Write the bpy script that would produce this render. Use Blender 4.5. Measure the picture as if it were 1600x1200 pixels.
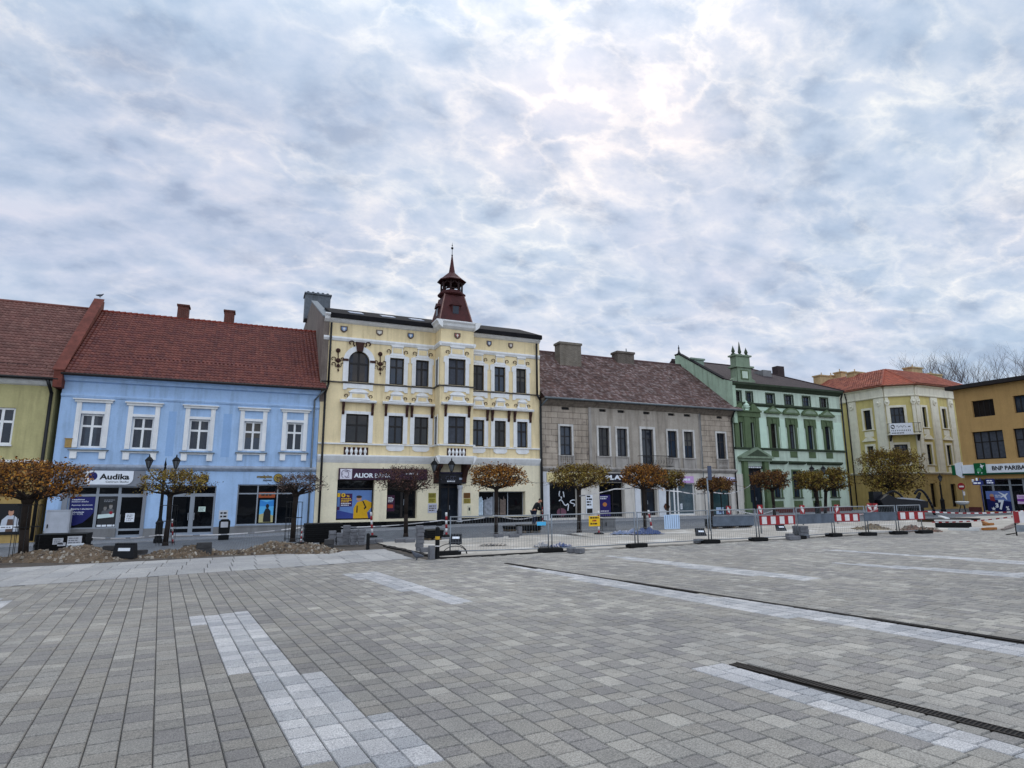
import bpy, bmesh, math, random
import numpy as np
from mathutils import Vector, Matrix
for _o in list(bpy.data.objects): bpy.data.objects.remove(_o)
SC = bpy.context.scene
COL = SC.collection
rad = math.radians

# ------------------------------------------------------------------ camera
F_PX = 926.27; PITCH = .180275; ROLL = -.003492; YAW = .40685; EYE = 1.65
_cy, _sy = math.cos(YAW), math.sin(YAW)
FW = Vector((_sy*math.cos(PITCH), _cy*math.cos(PITCH), math.sin(PITCH)))
_r = Vector((_cy, -_sy, 0)); _u = _r.cross(FW)
RT = math.cos(ROLL)*_r + math.sin(ROLL)*_u
UP = -math.sin(ROLL)*_r + math.cos(ROLL)*_u
cam = bpy.data.cameras.new('camera'); cam.sensor_width = 36; cam.lens = F_PX/1600*36
cam.clip_start = .05; cam.clip_end = 3000
cam_o = bpy.data.objects.new('camera', cam); COL.objects.link(cam_o)
_m = Matrix((RT, UP, -FW)).transposed().to_4x4(); _m.translation = Vector((0, 0, EYE))
cam_o.matrix_world = _m
SC.camera = cam_o

# ------------------------------------------------------------------ sky
SUN_DIR = (FW + RT*(945-800)/F_PX - UP*(40-600)/F_PX).normalized()
SUN_EL = math.asin(SUN_DIR.z); SUN_AZ = math.atan2(SUN_DIR.x, SUN_DIR.y)
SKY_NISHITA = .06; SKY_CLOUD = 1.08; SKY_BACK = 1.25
W = bpy.data.worlds.new('World'); SC.world = W; W.use_nodes = True
def world():
    nt = W.node_tree; N = nt.nodes; L = nt.links; N.clear()
    def nd(t, **k):
        n = N.new(t)
        for a, b in k.items(): setattr(n, a, b)
        return n
    def link(a, b): L.new(a, b)
    def mth(op, a, b=None, c=None, clamp=False):
        n = nd('ShaderNodeMath', operation=op, use_clamp=clamp)
        for i, v in enumerate((a, b, c)):
            if v is None: continue
            if isinstance(v, (int, float)): n.inputs[i].default_value = v
            else: link(v, n.inputs[i])
        return n.outputs[0]
    out = nd('ShaderNodeOutputWorld')
    tc = nd('ShaderNodeTexCoord'); sep = nd('ShaderNodeSeparateXYZ'); link(tc.outputs['Generated'], sep.inputs[0])
    x, y, z = sep.outputs
    zz = mth('ADD', mth('MAXIMUM', z, 0.0), .34)
    px, py = mth('DIVIDE', x, zz), mth('DIVIDE', y, zz)
    cmb = nd('ShaderNodeCombineXYZ'); link(px, cmb.inputs[0]); link(py, cmb.inputs[1])
    mp = nd('ShaderNodeMapping'); link(cmb.outputs[0], mp.inputs[0]); mp.inputs['Rotation'].default_value = (0, 0, rad(28)); mp.inputs['Scale'].default_value = (1.0, 1.35, 1)
    P = mp.outputs[0]
    def noise(scale, det, rough, dist=0, off=(0, 0, 0)):
        m = nd('ShaderNodeMapping'); link(P, m.inputs[0]); m.inputs['Location'].default_value = off
        n = nd('ShaderNodeTexNoise'); link(m.outputs[0], n.inputs['Vector'])
        n.inputs['Scale'].default_value = scale; n.inputs['Detail'].default_value = det
        n.inputs['Roughness'].default_value = rough; n.inputs['Distortion'].default_value = dist
        return n
    def ramp(f, stops):
        r = nd('ShaderNodeValToRGB'); link(f, r.inputs[0]); e = r.color_ramp.elements
        while len(e) < len(stops): e.new(.5)
        for el, (p, c) in zip(e, stops): el.position = p; el.color = (*c, 1) if len(c) == 3 else c
        return r.outputs[0]
    def mix(f, a, b, typ='MIX'):
        m = nd('ShaderNodeMix', data_type='RGBA', blend_type=typ)
        for s, v in ((0, f), (6, a), (7, b)):
            if isinstance(v, (int, float)): m.inputs[s].default_value = v
            elif isinstance(v, tuple): m.inputs[s].default_value = (*v, 1)
            else: link(v, m.inputs[s])
        return m.outputs[2]
    # altocumulus deck: soft grey-blue cells parted by thin bright veins
    def ridge(scale, det, rough, dist, off, pw):
        n = noise(scale, det, rough, dist, off).outputs['Fac']
        return mth('POWER', mth('SUBTRACT', 1.0, mth('MINIMUM', mth('MULTIPLY', mth('ABSOLUTE', mth('SUBTRACT', n, .5)), 5.5), 1.0)), pw)
    v1 = ridge(3.6, 7, .56, .3, (4, 2, 0), 2.8); v2 = ridge(8.0, 7, .60, .35, (1, 5, 0), 2.4)
    mask = ramp(noise(1.5, 4, .55, .3, (7, 3, 0)).outputs['Fac'], [(.40, (.12,)*3), (.70, (1.0,)*3)])
    tone = noise(2.9, 7, .6, .25, (2.6, 8, 0)).outputs['Fac']; fine = noise(15, 6, .62, .2, (3, 1, 0)).outputs['Fac']
    dp = nd('ShaderNodeVectorMath', operation='DOT_PRODUCT'); link(tc.outputs['Generated'], dp.inputs[0]); dp.inputs[1].default_value = SUN_DIR
    near = mth('POWER', mth('MAXIMUM', dp.outputs['Value'], 0.0), 16.0)
    wv = noise(4.2, 5, .6, .1, (3.1, 1.7, 0))
    add = nd('ShaderNodeVectorMath', operation='MULTIPLY_ADD'); link(wv.outputs['Color'], add.inputs[0]); add.inputs[1].default_value = (.30, .30, 0); link(P, add.inputs[2])
    vo = nd('ShaderNodeTexVoronoi', feature='SMOOTH_F1'); link(add.outputs[0], vo.inputs['Vector']); vo.inputs['Scale'].default_value = 9.5; vo.inputs['Smoothness'].default_value = .35
    cell = vo.outputs['Distance']
    base = mth('ADD', mth('MULTIPLY', tone, .62), mth('ADD', mth('MULTIPLY', fine, .30), mth('ADD', mth('MULTIPLY', cell, .40), mth('MULTIPLY', near, .04))))
    cl = ramp(base, [(.48, (.35, .44, .595)), (.60, (.44, .54, .70)), (.72, (.53, .615, .765)), (.88, (.66, .71, .83))])
    wv2 = noise(5.0, 7, .62, .2, (9, 4, 0)); add2 = nd('ShaderNodeVectorMath', operation='MULTIPLY_ADD'); link(wv2.outputs['Color'], add2.inputs[0]); add2.inputs[1].default_value = (.34, .34, 0); link(P, add2.inputs[2])
    ve = nd('ShaderNodeTexVoronoi', feature='DISTANCE_TO_EDGE'); link(add2.outputs[0], ve.inputs['Vector']); ve.inputs['Scale'].default_value = 7.5
    net = ramp(ve.outputs['Distance'], [(.0, (1.0,)*3), (.06, (.66,)*3), (.17, (.17,)*3), (.36, (0, 0, 0))])
    vein = mth('MULTIPLY', mth('ADD', mth('MULTIPLY', v1, .22), mth('ADD', mth('MULTIPLY', v2, .20), mth('MULTIPLY', net, .80))), mth('ADD', mask, mth('MULTIPLY', near, .55)), clamp=True)
    vein = mth('MULTIPLY', vein, mth('ADD', mth('MULTIPLY', cell, .6), mth('ADD', mth('MULTIPLY', fine, 1.3), -.22)), clamp=True)
    cl = mix(vein, cl, (1.0, .96, .94))
    tint = ramp(noise(1.1, 3, .5, 0, (2, 9, 0)).outputs['Fac'], [(.40, (.95, 1.005, 1.02)), (.62, (1.02, .99, 1.0))])
    cl = mix(1.0, cl, tint, 'MULTIPLY')
    # paler towards the horizon
    hz = mth('POWER', mth('SUBTRACT', 1.0, mth('MINIMUM', mth('MAXIMUM', z, 0.0), 1.0)), 9.0)
    cl = mix(mth('MULTIPLY', hz, .6), cl, (.66, .75, .88))
    sky = nd('ShaderNodeTexSky', sky_type='NISHITA'); sky.sun_disc = False; sky.sun_elevation = SUN_EL; sky.sun_rotation = SUN_AZ
    sky.air_density = 1; sky.dust_density = 1.5
    bg1 = nd('ShaderNodeBackground'); link(sky.outputs[0], bg1.inputs[0]); bg1.inputs[1].default_value = SKY_NISHITA
    # overcast sky brighter overhead; rear half boost added to light the facades
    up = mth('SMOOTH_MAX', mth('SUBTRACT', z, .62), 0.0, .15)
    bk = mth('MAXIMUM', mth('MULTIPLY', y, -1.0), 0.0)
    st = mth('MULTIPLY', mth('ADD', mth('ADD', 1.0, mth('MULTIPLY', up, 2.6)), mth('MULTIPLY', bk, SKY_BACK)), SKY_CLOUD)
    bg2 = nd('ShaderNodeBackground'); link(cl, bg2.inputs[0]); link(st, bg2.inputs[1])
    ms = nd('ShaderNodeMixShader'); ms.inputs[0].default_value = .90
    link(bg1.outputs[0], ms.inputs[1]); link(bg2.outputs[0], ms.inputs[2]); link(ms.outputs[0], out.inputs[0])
world()
W.cycles.sampling_method = 'MANUAL'; W.cycles.sample_map_resolution = 512
sun = bpy.data.lights.new('sun', 'SUN'); sun.energy = .8; sun.angle = rad(20); sun.color = (1, .95, .88)
sun_o = bpy.data.objects.new('sun', sun); COL.objects.link(sun_o)
sun_o.rotation_euler = (-SUN_DIR).to_track_quat('-Z', 'Y').to_euler()
SC.view_settings.view_transform = 'Standard'; SC.view_settings.look = 'None'
SC.view_settings.exposure = 0; SC.view_settings.gamma = 1

# ------------------------------------------------------------------ measuring: photo point -> place in the square
ZM = {0: (0, 0, 1), 1: (0, 440, 2.607), 2: (240, 460, 2.7276), 3: (450, 370, 4.444), 4: (640, 370, 4.446), 5: (490, 600, 4.2857), 6: (660, 600, 4.2857),
      7: (830, 520, 3.4265), 8: (1030, 530, 3.6355), 9: (1280, 540, 3.75), 10: (0, 720, 5), 11: (280, 720, 5), 12: (560, 720, 5), 13: (820, 720, 5), 14: (1080, 720, 5), 15: (1300, 720, 5.3333)}
def q(k, x, y):
    ox, oy, s = ZM[k]; return ox+x/s, oy+y/s
def ray(x, y): return FW + RT*((x-800)/F_PX) - UP*((y-600)/F_PX)
def gz(x, y): return .007*x - .0155*y - .014*(min(max(y, 22), 46)-22)*min(1, max(0, (13-x)/16))   # the square falls gently towards the street, more so on the left
def gp(x, y, h=0.0):
    d = ray(x, y); n = Vector((-.007, .0155, 1)); t = -(EYE-h)/d.dot(n)
    for _ in range(12): t += (gz(d.x*t, d.y*t)+h-(EYE+d.z*t))/(d.z+.016*d.y)
    return Vector((d.x*t, d.y*t, EYE+d.z*t))
def at(x, y, Y):                                  # point seen at (x, y) standing at distance Y down the square
    d = ray(x, y); t = Y/d.y; return Vector((d.x*t, Y, EYE+d.z*t))

# ------------------------------------------------------------------ mesh helpers
class MB:
    def __init__(s): s.v = []; s.f = []; s.mi = []; s.sm = []; s.m = 0; s.smooth = False
    def add(s, vs, fs):
        b = len(s.v); s.v += [tuple(p) for p in vs]
        for f in fs: s.f.append(tuple(b+i for i in f)); s.mi.append(s.m); s.sm.append(s.smooth)
        return s
    def hexa(s, p):      # 8 points: bottom ring 0-3, top ring 4-7
        return s.add(p, [(3, 2, 1, 0), (4, 5, 6, 7), (0, 1, 5, 4), (1, 2, 6, 5), (2, 3, 7, 6), (3, 0, 4, 7)])
    def box(s, x0, x1, y0, y1, z0, z1):
        return s.hexa([(x0, y0, z0), (x1, y0, z0), (x1, y1, z0), (x0, y1, z0), (x0, y0, z1), (x1, y0, z1), (x1, y1, z1), (x0, y1, z1)])
    def prism(s, bot, top):
        n = len(bot)
        return s.add(list(bot)+list(top), [tuple(range(n-1, -1, -1)), tuple(range(n, 2*n))]+[(i, (i+1) % n, n+(i+1) % n, n+i) for i in range(n)])
    def tube(s, p0, p1, r0, r1=None, n=8, cap=True):
        r1 = r0 if r1 is None else r1
        p0, p1 = Vector(p0), Vector(p1); d = (p1-p0)
        if d.length < 1e-6: return s
        d.normalize(); a = d.orthogonal().normalized(); b = d.cross(a)
        ring = lambda p, r: [p+(a*math.cos(2*math.pi*i/n)+b*math.sin(2*math.pi*i/n))*r for i in range(n)]
        fs = [(i, (i+1) % n, n+(i+1) % n, n+i) for i in range(n)]
        if cap: fs += [tuple(range(n-1, -1, -1)), tuple(range(n, 2*n))]
        sm = s.smooth; s.smooth = n > 6; s.add(ring(p0, r0)+ring(p1, r1), fs); s.smooth = sm
        return s
    def path(s, pts, r, n=8):
        for a, b in zip(pts[:-1], pts[1:]): s.tube(a, b, r, r, n)
        return s
    def lathe(s, c, prof, n=16, ang0=0.0):
        c = Vector(c); vs = []; fs = []
        for r, z in prof: vs += [(c.x+r*math.cos(ang0+2*math.pi*i/n), c.y+r*math.sin(ang0+2*math.pi*i/n), c.z+z) for i in range(n)]
        for k in range(len(prof)-1):
            for i in range(n):
                j = (i+1) % n; fs.append((k*n+i, k*n+j, (k+1)*n+j, (k+1)*n+i))
        fs += [tuple(range(n-1, -1, -1)), tuple(range((len(prof)-1)*n, len(prof)*n))]
        return s.add(vs, fs)
    def ball(s, c, r, n=10, sc=(1, 1, 1)):
        prof = [(max(.001, math.sin(math.pi*i/6))*r, -math.cos(math.pi*i/6)*r) for i in range(7)]
        c = Vector(c); b = len(s.v); s.smooth = True; s.lathe((0, 0, 0), prof, n); s.smooth = False
        s.v[b:] = [(c.x+x*sc[0], c.y+y*sc[1], c.z+z*sc[2]) for x, y, z in s.v[b:]]
        return s
    def build(s, name, mat, parent=None, loc=None, kind=None):
        me = bpy.data.meshes.new(name)
        off = Vector(loc) if loc is not None else Vector((0, 0, 0))
        p = parent
        while p is not None: off = off + p.location; p = p.parent
        me.from_pydata([(x-off.x, y-off.y, z-off.z) for x, y, z in s.v], [], s.f)
        for m in (mat if isinstance(mat, (list, tuple)) else [mat]): me.materials.append(m)
        me.polygons.foreach_set('material_index', s.mi); me.polygons.foreach_set('use_smooth', s.sm)
        bm = bmesh.new(); bm.from_mesh(me); bmesh.ops.recalc_face_normals(bm, faces=bm.faces); bm.to_mesh(me); bm.free()
        o = bpy.data.objects.new(name, me); COL.objects.link(o)
        if loc is not None: o.location = loc
        if parent is not None: o.parent = parent
        if kind: o['kind'] = kind
        return o

class Frame:                                    # an upright plane: o = (x, y), u along it to the right, n towards the viewer
    def __init__(s, o, u):
        s.o = Vector((o[0], o[1], 0)); s.u = Vector((u[0], u[1], 0)).normalized(); s.n = Vector((s.u.y, -s.u.x, 0))
    def pt(s, a, d, z): p = s.o+s.u*a+s.n*d; return Vector((p.x, p.y, z))
    def hit(s, x, y, d=0.0):
        r = ray(x, y); t = (s.o+s.n*d).dot(s.n)/r.dot(s.n); p = r*t
        return (p-s.o).dot(s.u), EYE+p.z
    def rect(s, k, x0, y0, x1, y1, d=0.0):
        a0, z1 = s.hit(*q(k, x0, y0), d); a1, z0 = s.hit(*q(k, x1, y1), d); return a0, a1, z0, z1
    def box(s, mb, a0, a1, d0, d1, z0, z1):
        return mb.hexa([s.pt(a0, d1, z0), s.pt(a1, d1, z0), s.pt(a1, d0, z0), s.pt(a0, d0, z0), s.pt(a0, d1, z1), s.pt(a1, d1, z1), s.pt(a1, d0, z1), s.pt(a0, d0, z1)])
    def prism(s, mb, poly, d0, d1):             # poly of (a, z)
        return mb.prism([s.pt(a, d0, z) for a, z in poly], [s.pt(a, d1, z) for a, z in poly])

def tag(o, label=None, cat=None, group=None, kind=None):
    if label: o['label'] = label
    if cat: o['category'] = cat
    if group: o['group'] = group
    if kind: o['kind'] = kind
    return o
def thing(name, label, cat, loc=(0, 0, 0), group=None):
    o = bpy.data.objects.new(name, None); COL.objects.link(o); o.location = loc; o.empty_display_size = .2
    return tag(o, label, cat, group)
def kids(o): return [c for c in bpy.data.objects if c.parent is o]
def copy_tree(o, parent=None):
    c = o.copy(); COL.objects.link(c)
    if parent is not None: c.parent = parent
    for ch in kids(o): copy_tree(ch, c)
    return c

# ------------------------------------------------------------------ materials
def lin(h):
    h = h.lstrip('#'); v = [int(h[i:i+2], 16)/255 for i in (0, 2, 4)]
    return tuple(c/12.92 if c <= .04045 else ((c+.055)/1.055)**2.4 for c in v)
_mats = {}
def mat(name, col, rough=.8, var=.12, scale=3.0, bump=.15, bscale=40.0, metal=0.0, streak=0.0, spec=.3, attr=None, stain=None, alpha=None):
    """plain procedural surface: blotchy tone, rain streaks, fine bump"""
    if name in _mats: return _mats[name]
    m = bpy.data.materials.new(name); _mats[name] = m; m.use_nodes = True
    nt = m.node_tree; N = nt.nodes; L = nt.links; b = N['Principled BSDF']
    c = lin(col) if isinstance(col, str) else col
    tc = N.new('ShaderNodeTexCoord'); geo = N.new('ShaderNodeNewGeometry')
    vec = geo.outputs['Position']
    def noise(sc, det=5, mapping=None, rgh=.55):
        n = N.new('ShaderNodeTexNoise'); n.inputs['Scale'].default_value = sc; n.inputs['Detail'].default_value = det; n.inputs['Roughness'].default_value = rgh
        if mapping:
            mp = N.new('ShaderNodeMapping'); mp.inputs['Scale'].default_value = mapping; L.new(vec, mp.inputs[0]); L.new(mp.outputs[0], n.inputs['Vector'])
        else: L.new(vec, n.inputs['Vector'])
        return n.outputs['Fac']
    def mixc(f, a, bb, typ='MIX'):
        x = N.new('ShaderNodeMix'); x.data_type = 'RGBA'; x.blend_type = typ
        for s_, v in ((0, f), (6, a), (7, bb)):
            if isinstance(v, float): x.inputs[s_].default_value = v
            elif isinstance(v, tuple): x.inputs[s_].default_value = (*v, 1)
            else: L.new(v, x.inputs[s_])
        return x.outputs[2]
    def rmp(f, p0, p1, c0=(0, 0, 0), c1=(1, 1, 1)):
        r = N.new('ShaderNodeValToRGB'); L.new(f, r.inputs[0]); e = r.color_ramp.elements
        e[0].position = p0; e[0].color = (*c0, 1); e[1].position = p1; e[1].color = (*c1, 1); return r.outputs[0]
    if attr:
        a = N.new('ShaderNodeAttribute'); a.attribute_name = attr; base = a.outputs['Color']
    else:
        rgb = N.new('ShaderNodeRGB'); rgb.outputs[0].default_value = (*c, 1); base = rgb.outputs[0]
    if var:
        f = rmp(noise(scale), .3, .7, (1-var,)*3, (1+var,)*3); base = mixc(1.0, base, f, 'MULTIPLY')
        f = rmp(noise(scale*9, 4), .3, .7, (1-var*.6,)*3, (1+var*.6,)*3); base = mixc(1.0, base, f, 'MULTIPLY')
    if streak:
        f = rmp(noise(1.0, 6, (2.6, 2.6, .22), .6), .48, .70, (1, 1, 1), (1-streak, 1-streak*1.05, 1-streak*1.1)); base = mixc(1.0, base, f, 'MULTIPLY')
    if stain:
        f = rmp(noise(stain[1], 6, None, .65), stain[2], stain[2]+.07); base = mixc(f, base, lin(stain[0]))
    L.new(base, b.inputs['Base Color'])
    b.inputs['Roughness'].default_value = rough; b.inputs['Metallic'].default_value = metal; b.inputs['Specular IOR Level'].default_value = spec
    if bump:
        bp = N.new('ShaderNodeBump'); bp.inputs['Strength'].default_value = bump; bp.inputs['Distance'].default_value = .02
        L.new(noise(bscale, 4), bp.inputs['Height']); L.new(bp.outputs[0], b.inputs['Normal'])
    return m
def block_mat(name, col, mortar, bw, bh, var=.1, axes='XZ', msize=.012, streak=.2, bumpd=.02, stain=None, off=.5):
    """stone or brick courses laid along the wall (axes of the place, not of the picture)"""
    m = mat(name, col, .85, .14, 1.7, .25, 30, streak=streak, stain=stain); nt = m.node_tree; N = nt.nodes; L = nt.links; b = N['Principled BSDF']
    geo = N.new('ShaderNodeNewGeometry'); sp = N.new('ShaderNodeSeparateXYZ'); L.new(geo.outputs['Position'], sp.inputs[0])
    cb = N.new('ShaderNodeCombineXYZ'); L.new(sp.outputs['XYZ'.index(axes[0])], cb.inputs[0]); L.new(sp.outputs['XYZ'.index(axes[1])], cb.inputs[1])
    br = N.new('ShaderNodeTexBrick'); L.new(cb.outputs[0], br.inputs['Vector']); br.offset = off
    br.inputs['Scale'].default_value = 1; br.inputs['Brick Width'].default_value = bw; br.inputs['Row Height'].default_value = bh; br.inputs['Mortar Size'].default_value = msize
    br.inputs['Color1'].default_value = (1-var, 1-var, 1-var, 1); br.inputs['Color2'].default_value = (1+var, 1+var, 1+var*.8, 1)
    k = [x/y for x, y in zip(lin(mortar), lin(col))]; br.inputs['Mortar'].default_value = (*k, 1)
    old = b.inputs['Base Color'].links[0].from_socket
    x = N.new('ShaderNodeMix'); x.data_type = 'RGBA'; x.blend_type = 'MULTIPLY'; x.inputs[0].default_value = 1
    L.new(old, x.inputs[6]); L.new(br.outputs['Color'], x.inputs[7]); L.new(x.outputs[2], b.inputs['Base Color'])
    bp = N.new('ShaderNodeBump'); bp.invert = True; bp.inputs['Strength'].default_value = .6; bp.inputs['Distance'].default_value = bumpd
    L.new(br.outputs['Fac'], bp.inputs['Height']); L.new(b.inputs['Normal'].links[0].from_socket, bp.inputs['Normal']); L.new(bp.outputs[0], b.inputs['Normal'])
    return m
def isl_mat(name, cols, rough=.8, scale=8.0, var=.15, bump=.2, bscale=60.0, spec=.25, trans=0.0):
    """each separate piece (leaf, tile, stone) takes its own tone"""
    if name in _mats: return _mats[name]
    m = mat(name, cols[0], rough, var, scale, bump, bscale, spec=spec); nt = m.node_tree; N = nt.nodes; L = nt.links; b = N['Principled BSDF']
    g = N.new('ShaderNodeNewGeometry'); r = N.new('ShaderNodeValToRGB'); L.new(g.outputs['Random Per Island'], r.inputs[0]); r.color_ramp.interpolation = 'CONSTANT'
    e = r.color_ramp.elements
    while len(e) < len(cols): e.new(.5)
    for i, (el, c) in enumerate(zip(e, cols)): el.position = i/len(cols); el.color = (*lin(c), 1)
    for n in list(N):
        if n.type == 'RGB':
            for l in list(n.outputs[0].links): L.new(r.outputs[0], l.to_socket)
    return m
def glass_mat(name, col='#222831', rough=.04, spec=.3, wave=.02):
    if name in _mats: return _mats[name]
    m = mat(name, col, rough, .3, .8, .0, spec=spec); nt = m.node_tree; N = nt.nodes; L = nt.links
    n = N.new('ShaderNodeTexNoise'); n.inputs['Scale'].default_value = .9; g = N.new('ShaderNodeNewGeometry'); L.new(g.outputs['Position'], n.inputs['Vector'])
    bp = N.new('ShaderNodeBump'); bp.inputs['Strength'].default_value = wave*5; bp.inputs['Distance'].default_value = .05; L.new(n.outputs['Fac'], bp.inputs['Height']); L.new(bp.outputs[0], N['Principled BSDF'].inputs['Normal'])
    return m
# ------------------------------------------------------------------ ground
def sheet(name, poly, h, m, th=None, sub=None):
    """level piece of ground following the square's fall; poly of (x, y); th: thickness with real sides"""
    mb = MB(); top = [(x, y, gz(x, y)+h) for x, y in poly]
    if th: mb.prism([(x, y, z-th) for x, y, z in top], top)
    else: mb.add(top, [tuple(range(len(top)))])
    return tag(mb.build(name, m), kind='structure')
def ragged(p0, p1, step, amp, rng):
    p0, p1 = Vector(p0), Vector(p1); n = max(1, int((p1-p0).length/step)); d = (p1-p0).normalized(); s = Vector((-d.y, d.x))
    return [tuple(p0.lerp(p1, i/n)+s*rng.uniform(-amp, amp)*(0 < i < n)) for i in range(n+1)]
M_SOIL = mat('soil', '#4d463f', .95, .35, 2.0, .8, 25)
M_ROAD = block_mat('road_setts', '#6c6f74', '#4a4a4a', .22, .11, .22, 'XY', .012, 0)
M_PAVE = block_mat('pavement_slabs', '#84868a', '#55524c', .42, .42, .1, 'XY', .012, 0)
M_BED = mat('sand_bed', '#a59e93', .95, .2, 1.3, .6, 30, stain=('#c4bfb6', .5, .54))
M_KERB = mat('kerb_stone', '#8f8f90', .85, .15, 4, .3, 50)
rg = random.Random(5)
g = MB(); R_ = 900
def grid(mb, X, Y, h, skirt=0.0):
    n = len(X); b = len(mb.v); mb.v += [(x, y, gz(x, y)+h) for y in Y for x in X]
    for j in range(len(Y)-1):
        for i in range(n-1): mb.f.append((b+j*n+i, b+j*n+i+1, b+(j+1)*n+i+1, b+(j+1)*n+i)); mb.mi.append(0); mb.sm.append(False)
    if skirt:
        for x0, x1 in zip(X[:-1], X[1:]): mb.add([(x0, Y[0], gz(x0, Y[0])+h), (x1, Y[0], gz(x1, Y[0])+h), (x1, Y[0], gz(x1, Y[0])+h-skirt), (x0, Y[0], gz(x0, Y[0])+h-skirt)], [(0, 1, 2, 3)])
XG = [-60, -30, -20]+list(range(-16, 15))+[20, 30, 45, 55]
grid(g, [-R_, -120]+XG+[80, 140, R_], [-R_, -20, 0, 10, 16, 19, 22, 24, 26, 28, 30, 32, 34, 36, 38, 40, 42, 44, 46, 60, 120, R_], -.03)
def sheet_grid(name, X, Y, h, m, skirt=0.0): mb = MB(); grid(mb, X, Y, h, skirt); return tag(mb.build(name, m), kind='structure')
tag(g.build('ground', M_SOIL), kind='structure')
sheet_grid('road', XG+[80, 140], [25.2, 26, 28, 30, 32, 34, 36, 36.6], -.020, M_ROAD)
sheet_grid('pavement', XG, [36.75, 38, 40, 41.2], .02, M_PAVE, .2)
sheet_grid('kerb', XG, [36.55, 36.74], .03, M_KERB, .2)
sheet('side_street', [(53.7, 36.62), (140, 36.62), (140, 120), (53.7, 120)], -.018, M_ROAD)
bed = ragged((4.75, 22.0), (5.15, 17.45), .3, .05, rg)+ragged((5.3, 17.42), (26.0, 17.35), .35, .06, rg)+ragged((27, 16.4), (60, 15.2), .5, .1, rg)+[(60, 25.1)]+ragged((60, 25.1), (14.9, 24.9), .6, .2, rg)+ragged((14.8, 25.6), (14.0, 25.5), .4, .1, rg)+[(13.2, 22.0)]
sheet('sand_bed', bed, .012, M_BED, .1)
sheet_grid('sand_strip', [4.8+.42*i for i in range(21)], [22.003, 23, 24, 25.4], .012, M_BED, .1)
tr_ = ragged((4.62, 23.0), (5.05, 17.2), .22, .06, rg)+ragged((5.1, 17.08), (9.6, 17.02), .25, .06, rg)+ragged((9.6, 17.26), (5.35, 17.36), .25, .05, rg)+ragged((5.2, 17.5), (4.86, 23.0), .22, .05, rg)
sheet('trench', tr_, .018, mat('dark_soil', '#1d1a17', .95, .4, 4, .8, 25), .06)  # flat dark strip along the left and near edges of the bed
# ---- paving: every block its own bevelled stone
E1 = Vector((-.1201, .9928)); E2 = Vector((.9990, .0436)); RW = .2056
def poly_px(pts): return [tuple(gp(*p).xy) for p in pts]
def inside(p, poly):
    c = False; x, y = p; j = len(poly)-1
    for i in range(len(poly)):
        xi, yi = poly[i]; xj, yj = poly[j]
        if (yi > y) != (yj > y) and x < (xj-xi)*(y-yi)/(yj-yi)+xi: c = not c
        j = i
    return c
STRIPES = [poly_px(p) for p in (
    [(286, 968), (393, 952), (470, 1040), (560, 1105), (640, 1125), (720, 1200), (500, 1200), (437, 1108), (372, 1050), (318, 980)],
    [(534, 897), (596, 893), (738, 938), (712, 944)],
    [(1072, 1046), (1130, 1036), (1335, 1096), (1600, 1163), (1700, 1190), (1700, 1225), (1600, 1190), (1330, 1124), (1190, 1078)],
    [(785, 881), (800, 881.5), (1600, 1006), (1700, 1021), (1700, 1044), (1600, 1026), (1200, 959), (900, 905)],
    [(938, 868), (985, 870), (1275, 903), (1255, 908), (1080, 888)],
    [(1285, 859), (1300, 858.8), (1700, 882), (1700, 889)],
    [(1290, 879.5), (1320, 879.5), (1700, 901), (1700, 910)],
    [(-40, 940), (14, 934), (2, 946), (-40, 975)])]
G1 = [gp(1145, 1037).xy, gp(1600, 1150).xy]; G1 = [G1[0], G1[0]+(G1[1]-G1[0])*1.35]
G2 = [gp(790, 880).xy, gp(1600, 1003).xy]; G2 = [G2[0], G2[0]+(G2[1]-G2[0])*1.15]
def seg_dist(p, s):
    a, b = s; d = b-a; t = (p-a).dot(d)/d.length_squared
    if t < 0 or t > 1: return 9
    return abs((p-a).x*d.y-(p-a).y*d.x)/d.length
def in_paving(p):
    x, y = p
    if x > 4.7: lim = 17.0 if x < 26 else 17.0-(x-26)*.08
    else: lim = 16.95+.134*(x+0) - (.0 if x > -20 else 0)
    return y < lim
def paving_mat():
    m = mat('paving_stone', '#888888', .85, .07, 5.0, .6, 150, attr='tone', spec=.25); nt = m.node_tree; N = nt.nodes; L = nt.links; b = N['Principled BSDF']
    g = N.new('ShaderNodeNewGeometry'); cur = b.inputs['Base Color'].links[0].from_socket
    def layer(scale, det, p0, p1, c0, c1, rough=.6):
        nonlocal cur
        n = N.new('ShaderNodeTexNoise'); n.inputs['Scale'].default_value = scale; n.inputs['Detail'].default_value = det; n.inputs['Roughness'].default_value = rough; L.new(g.outputs['Position'], n.inputs['Vector'])
        r = N.new('ShaderNodeValToRGB'); L.new(n.outputs['Fac'], r.inputs[0]); e = r.color_ramp.elements; e[0].position = p0; e[0].color = (*c0, 1); e[1].position = p1; e[1].color = (*c1, 1)
        x = N.new('ShaderNodeMix'); x.data_type = 'RGBA'; x.blend_type = 'MULTIPLY'; x.inputs[0].default_value = 1; L.new(cur, x.inputs[6]); L.new(r.outputs[0], x.inputs[7]); cur = x.outputs[2]
    layer(95, 3, .36, .64, (.60, .60, .61), (1.42, 1.41, 1.39), .75)      # granite grain
    layer(.55, 6, .40, .68, (.86, .86, .87), (1.07, 1.06, 1.04), .6)      # worn and dusty areas
    layer(1.7, 7, .60, .74, (1, 1, 1), (.80, .79, .78), .7)               # old spills
    L.new(cur, b.inputs['Base Color']); return m
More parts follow.
